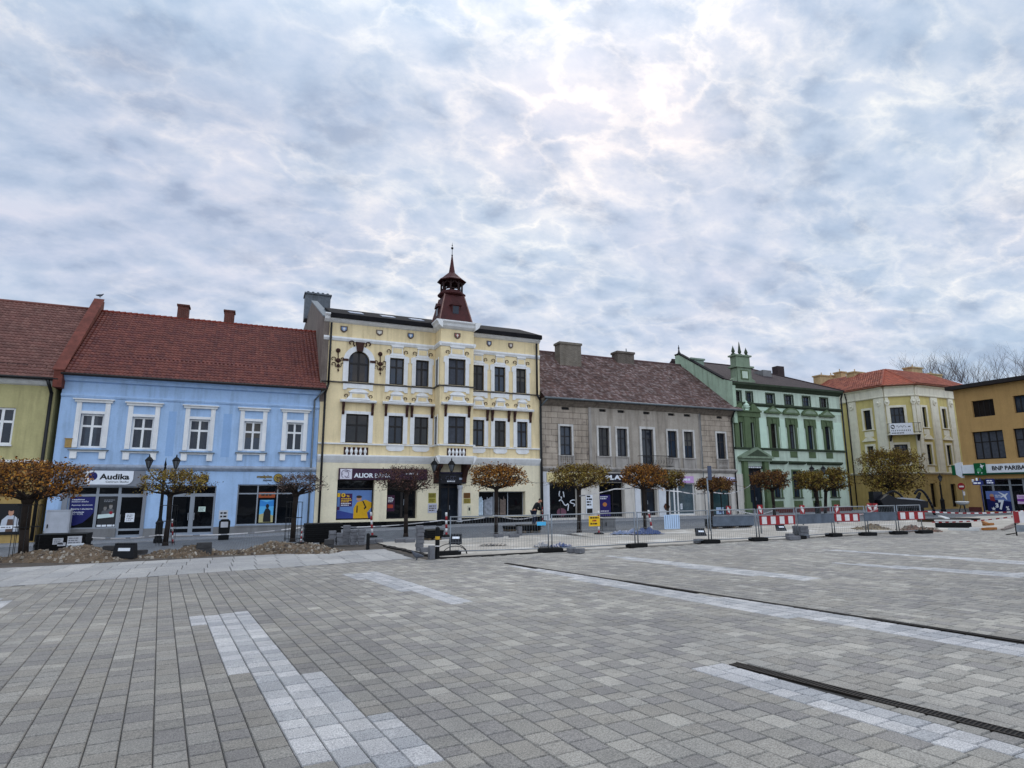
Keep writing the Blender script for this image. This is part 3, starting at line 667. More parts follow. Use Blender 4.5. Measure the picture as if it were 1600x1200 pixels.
def olive_house():
    M = mat('olive_render', '#b4ab7a', .88, .09, 1.1, .25, 60, streak=.22); MO = mat('ochre_render', '#ab8f58', .85, .1, 1.1, .25, 60, streak=.15)
    a0, a1 = -24.0, -10.75
    t = thing('olive_house', 'olive yellow house with brown tiled roof cut off by the left edge', 'house', (a0, 41, gz(a0, 41)))
    ze = X41(1, 100, 392)[1]; zr = at(*q(1, 200, 98), 47).z
    w = FM.rect(1, -38, 510, 44, 664); w2 = (w[0]-3.6, w[1]-3.6, w[2], w[3]); zs = X41(1, 100, 738)[1]
    wall(FM, a0, a1, zs, ze, [w, w2], M, t, depth=12); wall(FM, a0, a1, Zb, zs-.002, [], MO, t, 'ground_floor_wall', depth=12)
    for r in (w, w2): window(FM, r, t, M_WHITE, (.5,), (.62,), .11, .1, sill=(M_WHITE, .05), wm=.13)
    profile(FM, a0, a1, [(-.02, ze), (.35, ze), (.33, ze-.2), (.15, ze-.36), (-.02, ze-.42)], M_WHITE, t, 'cornice')
    profile(FM, a0, a1, [(-.02, zs+.16), (.14, zs+.14), (.14, zs+.02), (-.02, zs-.04)], M_WHITE, t, 'string_course')
    roof_tiles(FM, a0, a1+.1, .5, ze-.02, -6, zr, .24, .33, .045, ('#6f483e', '#684238', '#765045', '#6c453b'), 'roof', t, M_TILE, .035, 6, seed=8)
    mb = MB(); mb.prism([FM.pt(a0, .45, ze-.10), FM.pt(a0, -6, zr-.12), FM.pt(a0, -12, ze-.1)], [FM.pt(a1, .45, ze-.10), FM.pt(a1, -6, zr-.12), FM.pt(a1, -12, ze-.1)]); mb.build('roof_deck', M_TILE_OLD_DECK, t)
    mb = MB(); mb.tube(FM.pt(a0, -6, zr+.03), FM.pt(a1, -6, zr+.03), .12, .12, 8); mb.build('ridge_tiles', mat('ridge_clay_brown', '#70443a', .6, .2, 3, .2), t)
    mb = MB(); zz = ze+.55
    for i in range(30): mb.tube(FM.pt(a0+i*.45, -.25, zz), FM.pt(a0+i*.45, -.25, zz+.28), .012, None, 5)
    mb.tube(FM.pt(a0, -.25, zz+.28), FM.pt(a1-1.5, -.25, zz+.28), .02, None, 6); mb.build('snow_guard', mat('brown_iron', '#3a2420', .6, .2, 3, 0), t)
    # raised party wall towards the blue house
    mb = MB(); mb.prism([FM.pt(-10.78, .62, ze-.5), FM.pt(-10.78, .62, ze+.45), FM.pt(-10.78, -6, zr+.75), FM.pt(-10.78, -6.5, zr+.75), FM.pt(-10.78, -6.5, ze-.5)], [FM.pt(-10.36, .62, ze-.5), FM.pt(-10.36, .62, ze+.45), FM.pt(-10.36, -6, zr+.75), FM.pt(-10.36, -6.5, zr+.75), FM.pt(-10.36, -6.5, ze-.5)]); mb.build('party_wall', M_REDCOP, t)
    mb = MB(); mb.prism([FM.pt(-10.86, .66, ze+.452), FM.pt(-10.86, -6, zr+.752), FM.pt(-10.86, -6, zr+.83), FM.pt(-10.86, .66, ze+.53)], [FM.pt(-10.28, .66, ze+.452), FM.pt(-10.28, -6, zr+.752), FM.pt(-10.28, -6, zr+.83), FM.pt(-10.28, .66, ze+.53)]); mb.build('coping', M_REDCOP, t)
    ax = X41(1, 213, 420)[0]; pipe([FM.pt(a1-.3, .55, ze-.1), FM.pt(ax+.05, .14, ze-.8), FM.pt(ax+.05, .14, gz(-10, 41)+.1)], .085, M_BLKPIPE, t)
    mb = MB(); mb.tube(FM.pt(a0, .55, ze-.05), FM.pt(a1+.2, .55, ze-.05), .085, .085, 8); mb.build('gutter', M_BLKPIPE, t)
olive_house()
# ------------------------------------------------------------------ cream bank house with turret
M_CREAM = mat('cream_render', '#ead5a8', .88, .07, .9, .25, 60, streak=.22, stain=('#b5a57d', 1.1, .70))
M_CREAM2 = mat('pale_ground_floor', '#e6dabb', .88, .08, .9, .2, 60, streak=.12)
M_RUST = mat('rust_ornament', '#3d241d', .8, .25, 6, .3)
M_TURR = mat('oxblood_sheet', '#451b19', .65, .25, 2.5, .2, streak=.2)
M_FIRE = mat('old_fire_wall', '#7d7168', .9, .18, .8, .4, 25, streak=.4)
def scroll(mb, a, d, z, s, h, F=FM, r=.024):
    pts = [F.pt(a+s*h*x, d, z+h*y) for x, y in ((0, 0), (.18, .22), (.10, .48), (.30, .62), (.55, .55), (.62, .32), (.45, .22))]
    mb.path(pts, r, 6)
def cartouche(r, parent, d=0.0, big=False, F=FM, w=None, trim=None):
    """white scrolled gable over a window with dark scrolls at its sides"""
    c = (r[0]+r[1])/2; w = w or (r[1]-r[0])*.42; z = r
    return c, w
def cream_house():
    a0, a1 = 3.72, 20.02; D0 = 1.4
    zc = (X41(3, 240, 545)[1]+X41(4, 900, 700)[1])/2
    t = thing('cream_house', 'tall cream three-storey corner-turret bank house with white trim and oxblood turret', 'house', (a0, 41, gz(a0, 41)))
    t['label'] = 'tall cream three-storey house with white trim, central bay and oxblood turret'
    FB_ = Frame((0, 41-D0), (1, 0))
    bl = FB_.hit(*q(4, 215, 800))[0]; br = FB_.hit(*q(4, 445, 800))[0]
    arch = FM.rect(3, 425, 790, 560, 1008); u2 = FM.rect(3, 708, 843, 801, 1035); u3 = FM.rect(3, 888, 855, 974, 1045)
    ub = FB_.rect(4, 270, 850, 386, 1040); u5 = FM.rect(4, 588, 902, 664, 1078); u6 = FM.rect(4, 738, 913, 809, 1090); u4 = FM.rect(4, 447, 888, 514, 1070)
    u4 = (u4[1]-(u5[1]-u5[0])-.05, u4[1], u4[2], u4[3])
    f1 = FM.rect(5, 218, 203, 361, 410); f2 = FM.rect(5, 502, 213, 595, 403); f3 = FM.rect(5, 675, 222, 765, 408)
    fb = FB_.rect(6, 172, 215, 287, 402); f5 = FM.rect(6, 483, 245, 557, 418); f6 = FM.rect(6, 632, 252, 703, 420); f4 = FM.rect(6, 345, 237, 412, 415); f4 = (f4[1]-(f5[1]-f5[0])-.05, f4[1], f4[2], f4[3])
    U = [arch, u2, u3, u4, u5, u6]; Fl = [f1, f2, f3, f4, f5, f6]
    for L_ in (U, Fl):                            # sills and heads run level
        zz0 = sum(r[2] for r in L_)/6; zz1 = sum(r[3] for r in L_[1:])/5
        for i, r in enumerate(L_): L_[i] = (r[0], r[1], zz0, zz1 if L_ is Fl or i else r[3])
    ub = (ub[0], ub[1], U[1][2], U[1][3]); fb = (fb[0], fb[1], Fl[1][2], Fl[1][3])
    zband = (X41(5, 300, 495)[1]+X41(6, 600, 505)[1])/2
    s1 = FM.rect(5, 158, 705, 400, 908); s2 = FM.rect(5, 495, 640, 690, 905); s3 = FM.rect(6, 378, 720, 690, 884); ent = FM.rect(6, 112, 610, 262, 900)
    zg = gz(12, 41)
    s1 = (s1[0], s1[1], s1[2], X41(5, 300, 640)[1]); s2 = (s2[0], s2[1], zg+.45, s1[3]); ent = (ent[0], ent[1], zg+.1, ent[3])
    wall(FM, a0, a1, zband, zc, U+Fl, M_CREAM, t, depth=25)
    wall(FM, a0, a1, Zb, zband-.002, [s1, s2, s3, ent], M_CREAM2, t, 'ground_floor_wall', depth=25, reveal=.5)
    # side party wall rising behind the blue roof
    z2 = at(478, 470, 53).z; mb = MB(); prof = [(40.98, zc-6), (40.98, zc-.15), (53, z2), (66, z2), (66, zc-6)]
    mb.prism([(a0-.06, y, z) for y, z in prof], [(a0+.34, y, z) for y, z in prof]); mb.build('party_wall', M_FIRE, t)
    mb = MB(); mb.prism([(a0-.12, 40.9, zc-.148), (a0-.12, 53, z2+.002), (a0-.12, 53, z2+.1), (a0-.12, 40.9, zc-.05)], [(a0+.4, 40.9, zc-.148), (a0+.4, 53, z2+.002), (a0+.4, 53, z2+.1), (a0+.4, 40.9, zc-.05)]); mb.build('coping', M_ZINC, t)
    # low roof
    mb = MB(); rp = [(40.55, zc+.103), (45.0, zc+1.75), (56, zc+2.4), (66, zc+1)]; rp = rp+[(66, zc-.2), (40.55, zc-.2)]
    mb.prism([(a0+.35, y, z) for y, z in rp], [(a1+.05, y, z) for y, z in rp]); mb.build('roof', M_SLATE, t)
    for (x, y) in ((470, 530), (690, 553), (890, 578)):
        p = at(*q(3, x, y), 42.6); mb = MB(); zr_ = zc+.10+(42.6-40.55)*1.65/4.45
        mb.prism([(p.x-.5, 42.0, zr_-.24), (p.x+.5, 42.0, zr_-.24), (p.x+.5, 43.2, zr_+.20), (p.x-.5, 43.2, zr_+.20)], [(p.x-.5, 42.0, zr_-.18), (p.x+.5, 42.0, zr_-.18), (p.x+.5, 43.2, zr_+.26), (p.x-.5, 43.2, zr_+.26)])
        mb.build('roof_light', glass_mat('roof_glass', '#77859a', .15, .5), t)
    p, p2 = at(*q(3, 122, 385), 58), at(*q(3, 290, 487), 58); mb = MB(); mb.box(p.x, p2.x, 57.6, 59.2, p2.z-1.5, p.z-.25); mb.box(p.x-.1, p2.x+.1, 57.5, 59.3, p.z-.25, p.z-.1)
    for i in range(5): mb.tube((p.x+.25+i*.45, 58, p.z-.1), (p.x+.25+i*.45, 58, p.z+.12), .12, None, 8)
    mb.build('chimney', mat('chimney_sheet', '#5e6368', .6, .2, 3, .2, streak=.3, metal=.3), t)
    # main cornice, frieze moulding, bands
    def run(prof, name, m, both=True, wrap=True):
        mb = MB(); profile(FM, a0-.0, bl, prof, m, t, name, 0, mb); profile(FM, br, a1+.0, prof, m, t, name, 0, mb); profile(FB_, bl-.0, br+.0, prof, m, t, name, 0, mb)
        mx = max(p[0] for p in prof)
        for s in (0, 1):                          # returns along the bay's cheeks
            FS = Frame((bl, 41), (0, -1)) if s == 0 else Frame((br, 41-D0), (0, 1))
            profile(FS, mx*(s == 1)*-1, D0+mx*(s == 0), prof, m, t, name, 0, mb)
        mb.build(name, m, t)
    run([(-.02, zc+.10), (.44, zc+.10), (.44, zc+.01), (.32, zc-.12), (.26, zc-.28), (.10, zc-.42), (-.02, zc-.48)], 'cornice', M_WHITE)
    zf = (X41(3, 300, 702)[1]+X41(4, 860, 832)[1])/2
    run([(-.02, zf+.14), (.12, zf+.12), (.14, zf), (.06, zf-.16), (-.02, zf-.18)], 'frieze_moulding', M_WHITE)
    zu = U[0][2]-.10
    run([(-.02, zu+.06), (.13, zu+.06), (.13, zu), (-.02, zu-.02)], 'sill_course', mat('dark_flashing', '#4b4744', .6, .2, 3, .1))
    zl = Fl[0][2]-.10
    run([(-.02, zl+.08), (.14, zl+.06), (.14, zl-.02), (-.02, zl-.06)], 'sill_course', M_WHITE)
    run([(-.02, zband+.16), (.24, zband+.10), (.24, zband+.04), (.12, zband-.20), (-.02, zband-.42)], 'floor_band', M_WHITE)
    # bay
    bayZ0 = zband-.30
    b = wall(FB_, bl, br, bayZ0, zc, [ub, fb], M_CREAM, t, 'bay', depth=D0-.01)
    mb = MB(); mb.prism([FB_.pt(bl, 0, bayZ0), FB_.pt(br, 0, bayZ0), FM.pt(br, 0, bayZ0-.02), FM.pt(bl, 0, bayZ0-.02)], [FB_.pt(bl, 0, bayZ0+.05), FB_.pt(br, 0, bayZ0+.05), FM.pt(br, 0, bayZ0+.05), FM.pt(bl, 0, bayZ0+.05)]); mb.build('soffit', M_CREAM2, b)
    FS = Frame((bl, 41), (0, -1))
    for z0, z1, nm in ((ub[2], ub[3], 0), (fb[2], fb[3], 0)):
        mb = MB(); FS.box(mb, .45, .95, .0, .03, z0, z1); o = mb.build('window', M_DKFRAME, b); mb = MB(); FS.box(mb, .52, .88, .02, .04, z0+.08, z1-.08); mb.build('pane', M_PANE, o)
        mb = MB(); FS.box(mb, .33, .44, -.02, .05, z0, z1+.12); FS.box(mb, .96, 1.07, -.02, .05, z0, z1+.12); mb.build('surround', M_WHITE, o)
    # brackets under the bay
    for c in (bl+.22, br-.22):
        mb = MB(); prof = [(0, bayZ0-.02), (D0-.1, bayZ0-.02), (D0-.15, bayZ0-.28), (.7, bayZ0-.55), (.35, bayZ0-1.0), (.25, bayZ0-1.35), (0, bayZ0-1.45)]
        mb.prism([FM.pt(c-.16, d, z) for d, z in prof], [FM.pt(c+.16, d, z) for d, z in prof]); mb.build('bay_bracket', M_RUST, b)
    # windows
    for r, F, par in [(r, FM, t) for r in U[1:]]+[(ub, FB_, b)]:
        o = window(F, r, par, M_DKFRAME, (.5,), (.66,), .09, .12, curtain=F is FB_, wm=.12)
        c = (r[0]+r[1])/2; hw = (r[1]-r[0])/2
        mb = MB(); F.box(mb, r[0]-.27, r[0]-.0, -.02, .08, r[2], r[3]+.16); F.box(mb, r[1], r[1]+.27, -.02, .08, r[2], r[3]+.16); F.box(mb, r[0], r[1], -.02, .08, r[3], r[3]+.16); F.box(mb, r[0]-.36, r[0]-.271, -.02, .08, r[3]-.3, r[3]+.1); F.box(mb, r[1]+.271, r[1]+.36, -.02, .08, r[3]-.3, r[3]+.1)
        F.box(mb, r[0]-.15, r[0]-.12, .07, .095, r[2]+.1, r[3]+.1); F.box(mb, r[1]+.12, r[1]+.15, .07, .095, r[2]+.1, r[3]+.1); mb.build('surround', M_WHITE, o)
        mb = MB(); z = r[3]+.16; F.prism(mb, [(c-hw*1.15, z), (c+hw*1.15, z), (c+hw*.75, z+.22), (c+hw*.75, z+.62), (c-hw*.75, z+.62), (c-hw*.75, z+.22)], -.02, .10); F.box(mb, c-hw*.85, c+hw*.85, -.02, .17, z+.62, z+.72); mb.build('cartouche', M_WHITE, o)
        mb = MB(); F.box(mb, c-hw*.62, c+hw*.62, .09, .115, z+.18, z+.54); mb.build('cartouche_field', M_CREAM, o)
        for s_ in (-1, 1): mb = MB(); scroll(mb, c+s_*hw*.86, .08, z+.10, s_, .5, F); mb.build('scroll', M_RUST, o)
        mb = MB(); F.prism(mb, [(r[0]-.30, r[2]-.14), (r[0]-.30, r[2]-.56), (r[0]-.1, r[2]-.56), (r[0], r[2]-.44), (r[1], r[2]-.44), (r[1]+.1, r[2]-.56), (r[1]+.30, r[2]-.56), (r[1]+.30, r[2]-.14)], -.02, .07); mb.build('apron', M_WHITE, o)
    # arched window
    r = U[0]; c = (r[0]+r[1])/2; hw = (r[1]-r[0])/2; zs = r[3]-hw
    mb = MB()
    for sgn in (-1, 1):
        pts = [(c+sgn*hw, zs)]+[(c+sgn*hw*math.cos(i*math.pi/16), zs+hw*math.sin(i*math.pi/16)) for i in range(1, 9)]+[(c+sgn*hw, r[3])]
        FM.prism(mb, pts, -.24, -.001)
    mb.build('arch_spandrel', M_CREAM, t)
    o = window(FM, r, t, M_DKFRAME, (.5,), (.60,), .10, .13, wm=.13)
    mb = MB(); n = 14
    for i in range(n):
        t0, t1 = math.pi*i/n, math.pi*(i+1)/n; P = lambda rr, tt: (c+rr*math.cos(tt), zs+rr*math.sin(tt))
        FM.prism(mb, [P(hw, t0), P(hw+.36, t0), P(hw+.36, t1), P(hw, t1)], -.02, .09)
    FM.box(mb, r[0]-.36, r[0], -.02, .09, r[2], zs); FM.box(mb, r[1], r[1]+.36, -.02, .09, r[2], zs); mb.build('surround', M_WHITE, o)
    mb = MB(); FM.prism(mb, [(c-.2, r[3]-.02), (c+.2, r[3]-.02), (c+.3, r[3]+.62), (c-.3, r[3]+.62)], -.02, .2); mb.build('keystone', M_RUST, o)
    for s_ in (-1, 1):
        mb = MB(); scroll(mb, c+s_*.35, .08, r[3]+.32, s_, .6, FM, .04); mb.build('scroll', M_RUST, o); e_ = r[0]-.22 if s_ < 0 else r[1]+.22; mb = MB(); FM.box(mb, e_-.2, e_+.2, -.02, .13, zs-.06, zs+.1); mb.build('impost', M_RUST, o)
    mb = MB(); FM.prism(mb, [(r[0]-.30, r[2]-.14), (r[0]-.30, r[2]-.56), (r[0]-.1, r[2]-.56), (r[0], r[2]-.44), (r[1], r[2]-.44), (r[1]+.1, r[2]-.56), (r[1]+.30, r[2]-.56), (r[1]+.30, r[2]-.14)], -.02, .07); mb.build('apron', M_WHITE, o)
    for k_, xg, ys in ((3, 348, (790, 858, 895, 925)), (3, 640, (815, 883, 918, 948))):
        mb = MB(); pts = [X41(k_, xg, y) for y in ys]
        for (a, z), rr in zip(pts, (.16, .16, .12, .07)): mb.ball(FM.pt(a, .05, z), rr, 10, (1, .6, 1))
        mb.tube(FM.pt(pts[0][0], .05, pts[0][1]), FM.pt(pts[-1][0], .05, pts[-1][1]-.15), .035, .02, 6)
        for (a, z) in pts[1:3]:
            scroll(mb, a-.12, .05, z-.1, -1, .5); scroll(mb, a+.12, .05, z-.1, 1, .5)
        mb.build('garland', M_RUST, t)
    # first floor: hoods on brackets, gabled cartouches
    for r, F, par in [(r, FM, t) for r in Fl]+[(fb, FB_, b)]:
        o = window(F, r, par, M_DKFRAME, (.5,), (.62,), .09, .12, curtain=(F is FB_), wm=.12)
        c = (r[0]+r[1])/2; hw = (r[1]-r[0])/2; zh = r[3]+.78
        mb = MB(); F.box(mb, r[0]-.30, r[0], -.02, .08, r[2], r[3]+.2); F.box(mb, r[1], r[1]+.30, -.02, .08, r[2], r[3]+.2); F.box(mb, r[0], r[1], -.02, .08, r[3], r[3]+.2); mb.build('surround', M_WHITE, o)
        e = .46 if F is FM and r not in (f1,) else .52
        mb = MB(); prof = [(-.02, zh), (.30, zh), (.34, zh+.09), (.34, zh+.15), (-.02, zh+.22)]; profile(F, r[0]-e, r[1]+e, prof, M_WHITE, o, '', 0, mb); mb.build('hood', M_WHITE, o)
        for s in (r[0]-.22, r[1]+.22):
            mb = MB(); prof = [(0, zh-.01), (.24, zh-.01), (.22, zh-.22), (.10, zh-.45), (.12, zh-.68), (.05, zh-.82), (0, zh-.84)]
            mb.prism([F.pt(s-.08, d+.08, z) for d, z in prof], [F.pt(s+.08, d+.08, z) for d, z in prof]); mb.build('hood_bracket', M_RUST, o)
        z = zh+.22; w = hw*.95; mb = MB()
        top = [(c+w*.82*math.cos(tt), z+.52+.22*math.sin(tt)) for tt in [math.pi*i/8 for i in range(9)]]
        F.prism(mb, [(c-w*1.15, z), (c+w*1.15, z), (c+w*.82, z+.25)]+top+[(c-w*.82, z+.25)], -.02, .12); F.box(mb, c-w*.92, c+w*.92, -.02, .19, z+.46, z+.53); mb.build('cartouche', M_WHITE, o)
        mb = MB(); F.box(mb, c-w*.6, c+w*.6, .11, .14, z+.12, z+.38); mb.build('cartouche_field', M_CREAM, o)
        
        for s_ in (-1, 1): mb = MB(); scroll(mb, c+s_*w*.92, .08, z+.06, s_, .45, F); mb.build('scroll', M_RUST, o)
        if r in (Fl[0], fb):
            mb = MB(); F.box(mb, r[0]-.05, r[1]+.05, -.02, .03, r[2]-.85, r[2]-.3); po = mb.build('baluster_panel', M_RUST, o)
            mb = MB()
            for i in range(5):
                x = r[0]+(r[1]-r[0])*(i+.5)/5; mb.lathe(F.pt(x, .06, r[2]-.83), [(.07, 0), (.05, .08), (.11, .22), (.11, .30), (.05, .42), (.07, .51)], 8)
            mb.build('balusters', M_WHITE, po)
        else:
            mb = MB(); F.prism(mb, [(r[0]-.1, r[2]-.14), (r[0]-.1, r[2]-.36), (r[0]+.1, r[2]-.5), (r[1]-.1, r[2]-.5), (r[1]+.1, r[2]-.36), (r[1]+.1, r[2]-.14)], -.02, .07); mb.build('apron', M_WHITE, o)
    # little painted shields under the cornice
    sh = [(3, 365, 618, 412, 668, '#7e93b5'), (3, 613, 645, 657, 690, '#c9c1b4'), (3, 830, 667, 872, 712, '#6f8fb8'), (4, 535, 722, 568, 765, '#7089ad'), (4, 685, 738, 718, 778, '#a08a80'), (4, 310, 667, 352, 712, '#9a5a50')]
    for i, (k, x0, y0, x1, y1, colr) in enumerate(sh):
        F = FB_ if i == 5 else FM; r = F.rect(k, x0, y0, x1, y1); c = (r[0]+r[1])/2; h = r[3]-r[2]; w = (r[1]-r[0])/2
        mb = MB(); F.prism(mb, [(r[0], r[3]), (r[1], r[3]), (r[1], r[2]+h*.4), (c+w*.5, r[2]+h*.12), (c, r[2]), (c-w*.5, r[2]+h*.12), (r[0], r[2]+h*.4)], -.02, .05); o = mb.build('shield', mat('shield_edge', '#5d5048', .8, .2, 6, .1), b if i == 5 else t)
        mb = MB(); F.prism(mb, [(r[0]+.07, r[3]-.07), (r[1]-.07, r[3]-.07), (r[1]-.07, r[2]+h*.45), (c, r[2]+.09), (r[0]+.07, r[2]+h*.45)], .045, .065); mb.build('shield_field', mat('shield_'+colr, colr, .7, .3, 14, .1), o)
        mb = MB(); F.box(mb, c-w*.12, c+w*.12, .06, .078, r[2]+h*.25, r[3]-h*.2); F.prism(mb, ell(c, r[2]+h*.58, w*.38, h*.14, 10), .06, .075); mb.build('shield_charge', mat('charge', '#d8d4c8' if i in (0, 2, 3, 5) else '#6d3028', .7, .2, 9, 0), o)
    # ground floor: bank windows, doorway, dress shop
    window(FM, s1, t, M_DKFRAME, (), (X41(5, 300, 700)[1]-s1[2] and (X41(5, 300, 700)[1]-s1[2])/(s1[3]-s1[2]),), .07, .42, M_PANE2, 'shop_window')
    window(FM, (s2[0], s2[0]+(s2[1]-s2[0])*.52, s2[2], s2[3]), t, M_DKFRAME, (), (.78,), .07, .42, M_PANE2, 'shop_window')
    o = window(FM, (s2[0]+(s2[1]-s2[0])*.52, s2[1], s2[2], s2[3]), t, M_DKFRAME, (), (.78,), .1, .42, M_PANE2, 'door')
    mb = MB(); mb.path([FM.pt(s2[0]+(s2[1]-s2[0])*.52+.16, -.40, s2[2]+.9), FM.pt(s2[0]+(s2[1]-s2[0])*.52+.16, -.34, s2[2]+1.3)], .02, 6); mb.build('handle', M_ALU, o)
    o = window(FM, s3, t, M_ALU, (.36, .66), (), .06, .42, M_PANE2, 'shop_window')
    rg2 = random.Random(4)
    for (f0, f1, colr) in ((.02, .14, '#b8c9d8'), (.16, .34, '#8d929a'), (.38, .48, '#5d5a58'), (.50, .62, '#6d6058')):      # dresses and drapes behind the pane
        mb = MB(); n = 7; w0, w1 = s3[0]+(s3[1]-s3[0])*f0, s3[0]+(s3[1]-s3[0])*f1
        for i in range(n):
            e0, e1 = w0+(w1-w0)*i/n, w0+(w1-w0)*(i+1)/n; dd = -.452+(.012 if i % 2 else 0); FM.box(mb, e0, e1, dd, dd+.003, s3[2]+.1, s3[3]-.35-rg2.random()*.3)
        mb.build('drape', mat('drape_'+colr, colr, .9, .3, 5, .3, 12), o)
    zst = X41(6, 600, 890)[1]
    for p0, p1 in ((a0, ent[0]), (ent[1], a1)): mb = MB(); FM.box(mb, p0, p1, -.02, .10, Zb, X41(5, 300, 925)[1] if p0 == a0 else zst); mb.build('plinth', mat('black_granite', '#0b0b0c', .7, .2, 5, .1, spec=.1), t)
    M_ST = mat('grey_steps', '#111113', .85, .2, 3, .2, spec=.1)
    for b_ in ((s2[0]-.05, ent[0]-.3, .101, 1.2, Zb, zg+.22), (ent[0]-.1, ent[1]+.1, -.3, .9, Zb, zg+.16), (ent[1]+.12, a1, .101, .95, Zb, X41(6, 600, 915)[1])): mb = MB(); FM.box(mb, *b_); mb.build('step', M_ST, t)
    o = window(FM, (ent[0], ent[1], ent[2], ent[3]), t, M_DKFRAME, (.5,), (.75,), .1, .45, M_PANE, 'door'); mb = MB(); FM.box(mb, (ent[0]+ent[1])/2+.06, (ent[0]+ent[1])/2+.10, -.445, -.40, ent[2]+.9, ent[2]+1.2); mb.build('handle', M_ALU, o)
    mb = MB(); c0 = X41(6, 248, 700)[0]; mb.lathe(FM.pt(c0, .12, zg), [(.22, 0), (.22, .2), (.15, .3), (.14, 2.4), (.2, 2.55), (.2, 2.7)], 14); mb.build('column', mat('pale_column', '#b4b6ba', .7, .1, 3, .1), t)
    # downpipes
    ax = X41(3, 295, 700)[0]; pipe([FM.pt(ax, .22, zc-.55), FM.pt(ax, .22, U[0][2]-.3), FM.pt(a0+.28, .22, U[0][2]-.9), FM.pt(a0+.30, .22, gz(4, 41)+.1)], .075, M_BLKPIPE, t)
    ax = X41(4, 874, 800)[0]; pipe([FM.pt(ax, .22, zc-.55), FM.pt(ax+.0, .22, U[0][2]-.1), FM.pt(a1-.05, .2, U[0][2]-.5), FM.pt(a1+.02, .2, gz(20, 41)+.1)], .08, M_BLKPIPE, t)
    # turret over the bay
    cx = at(*q(4, 287, 500), 41.2).x; cy = 41.1; Zt = lambda y: at(*q(4, 287, y), cy).z
    tur = t; zb = zc+.1; zt_ = Zt(425)
    mb = MB(); hb, ht = 1.28, .74
    mb.prism([(cx-hb, cy-hb, zb), (cx+hb, cy-hb, zb), (cx+hb, cy+hb, zb), (cx-hb, cy+hb, zb)], [(cx-ht, cy-ht, zt_), (cx+ht, cy-ht, zt_), (cx+ht, cy+ht, zt_), (cx-ht, cy+ht, zt_)])
    o = mb.build('turret', M_TURR, t)
    for sx in (-1, 1):
        for sy in (-1, 1): mb = MB(); mb.tube((cx+sx*hb, cy+sy*hb, zb), (cx+sx*ht, cy+sy*ht, zt_), .05, .05, 6); mb.build('hip_ridge', mat('turret_zinc', '#8b6a60', .6, .2, 4, .1), o)
    def dormer(u, n):
        mb = MB(); zA, zB = Zt(570), Zt(505); B = lambda a, d, z: (cx+u[0]*a+n[0]*d, cy+u[1]*a+n[1]*d, z)
        mb.hexa([B(-.32, .6, zA), B(.32, .6, zA), B(.32, hb-.18, zA), B(-.32, hb-.18, zA), B(-.32, .6, zB), B(.32, .6, zB), B(.32, hb-.18, zB), B(-.32, hb-.18, zB)])
        mb.prism([B(-.45, hb-.08, zB+.002), B(.45, hb-.08, zB+.002), B(0, hb-.08, zB+.34)], [B(-.45, .3, zB+.002), B(.45, .3, zB+.002), B(0, .3, zB+.34)])
        d_ = mb.build('dormer', M_TURR, o)
        mb = MB(); mb.hexa([B(-.22, hb-.19, zA+.1), B(.22, hb-.19, zA+.1), B(.22, hb-.165, zA+.1), B(-.22, hb-.165, zA+.1), B(-.22, hb-.19, zB-.06), B(.22, hb-.19, zB-.06), B(.22, hb-.165, zB-.06), B(-.22, hb-.165, zB-.06)]); mb.build('pane', M_PANE, d_)
    dormer((1, 0), (0, -1)); dormer((0, -1), (-1, 0)); dormer((0, 1), (1, 0))
    mb = MB(); mb.lathe((cx, cy, 0), [(.80, zt_-.02), (1.0, zt_+.06), (1.06, zt_+.14), (1.06, zt_+.24), (.86, zt_+.30), (.86, zt_+.42)], 8, rad(22.5)); mb.build('turret_cornice', M_TURR, o)
    zl0, zl1 = zt_+.42, Zt(318)
    mb = MB()
    for i in range(8):
        an = rad(22.5+45*i); mb.tube((cx+.78*math.cos(an), cy+.78*math.sin(an), zl0-.3), (cx+.78*math.cos(an), cy+.78*math.sin(an), zl1), .075, None, 8)
        an2 = rad(22.5+45*(i+1)); a_ = Vector((cx+.78*math.cos(an), cy+.78*math.sin(an), zl0+.14)); b_ = Vector((cx+.78*math.cos(an2), cy+.78*math.sin(an2), zl0+.14)); mb.tube(a_, b_, .05, None, 6)
        for f in (.0, .5, 1.0):                   # arched heads
            pass
        pm = (a_+b_)/2; zt2 = zl1-.02; mb.tube((a_.x, a_.y, zt2-.28), (pm.x, pm.y, zt2-.04), .06, None, 6); mb.tube((b_.x, b_.y, zt2-.28), (pm.x, pm.y, zt2-.04), .06, None, 6)
    mb.build('lantern_posts', mat('dark_timber', '#2b1815', .7, .2, 5, .1), o)
    mb = MB(); R2 = Zt(255)-zl1
    mb.lathe((cx, cy, zl1), [(.7, .0), (1.10, .0), (1.10, .05), (.86, .22), (.62, R2*.62), (.30, R2), (.24, R2+.05), (.13, (Zt(190)-zl1)), (.05, Zt(135)-zl1), (.02, Zt(132)-zl1)], 8, rad(22.5)); sp = mb.build('spire', M_TURR, o)
    mb = MB(); zf0 = Zt(135); mb.tube((cx, cy, zf0-.1), (cx, cy, Zt(40)), .03, .012, 8); mb.ball((cx, cy, Zt(128)), .07, 8); mb.ball((cx, cy, Zt(78)), .10, 8); mb.ball((cx, cy, Zt(58)), .05, 8); mb.build('finial', M_BLKPIPE, sp)
    return dict(s1=s1, s2=s2, s3=s3, ent=ent, zband=zband, bl=bl, br=br, a0=a0, a1=a1, zc=zc)
CR = cream_house()
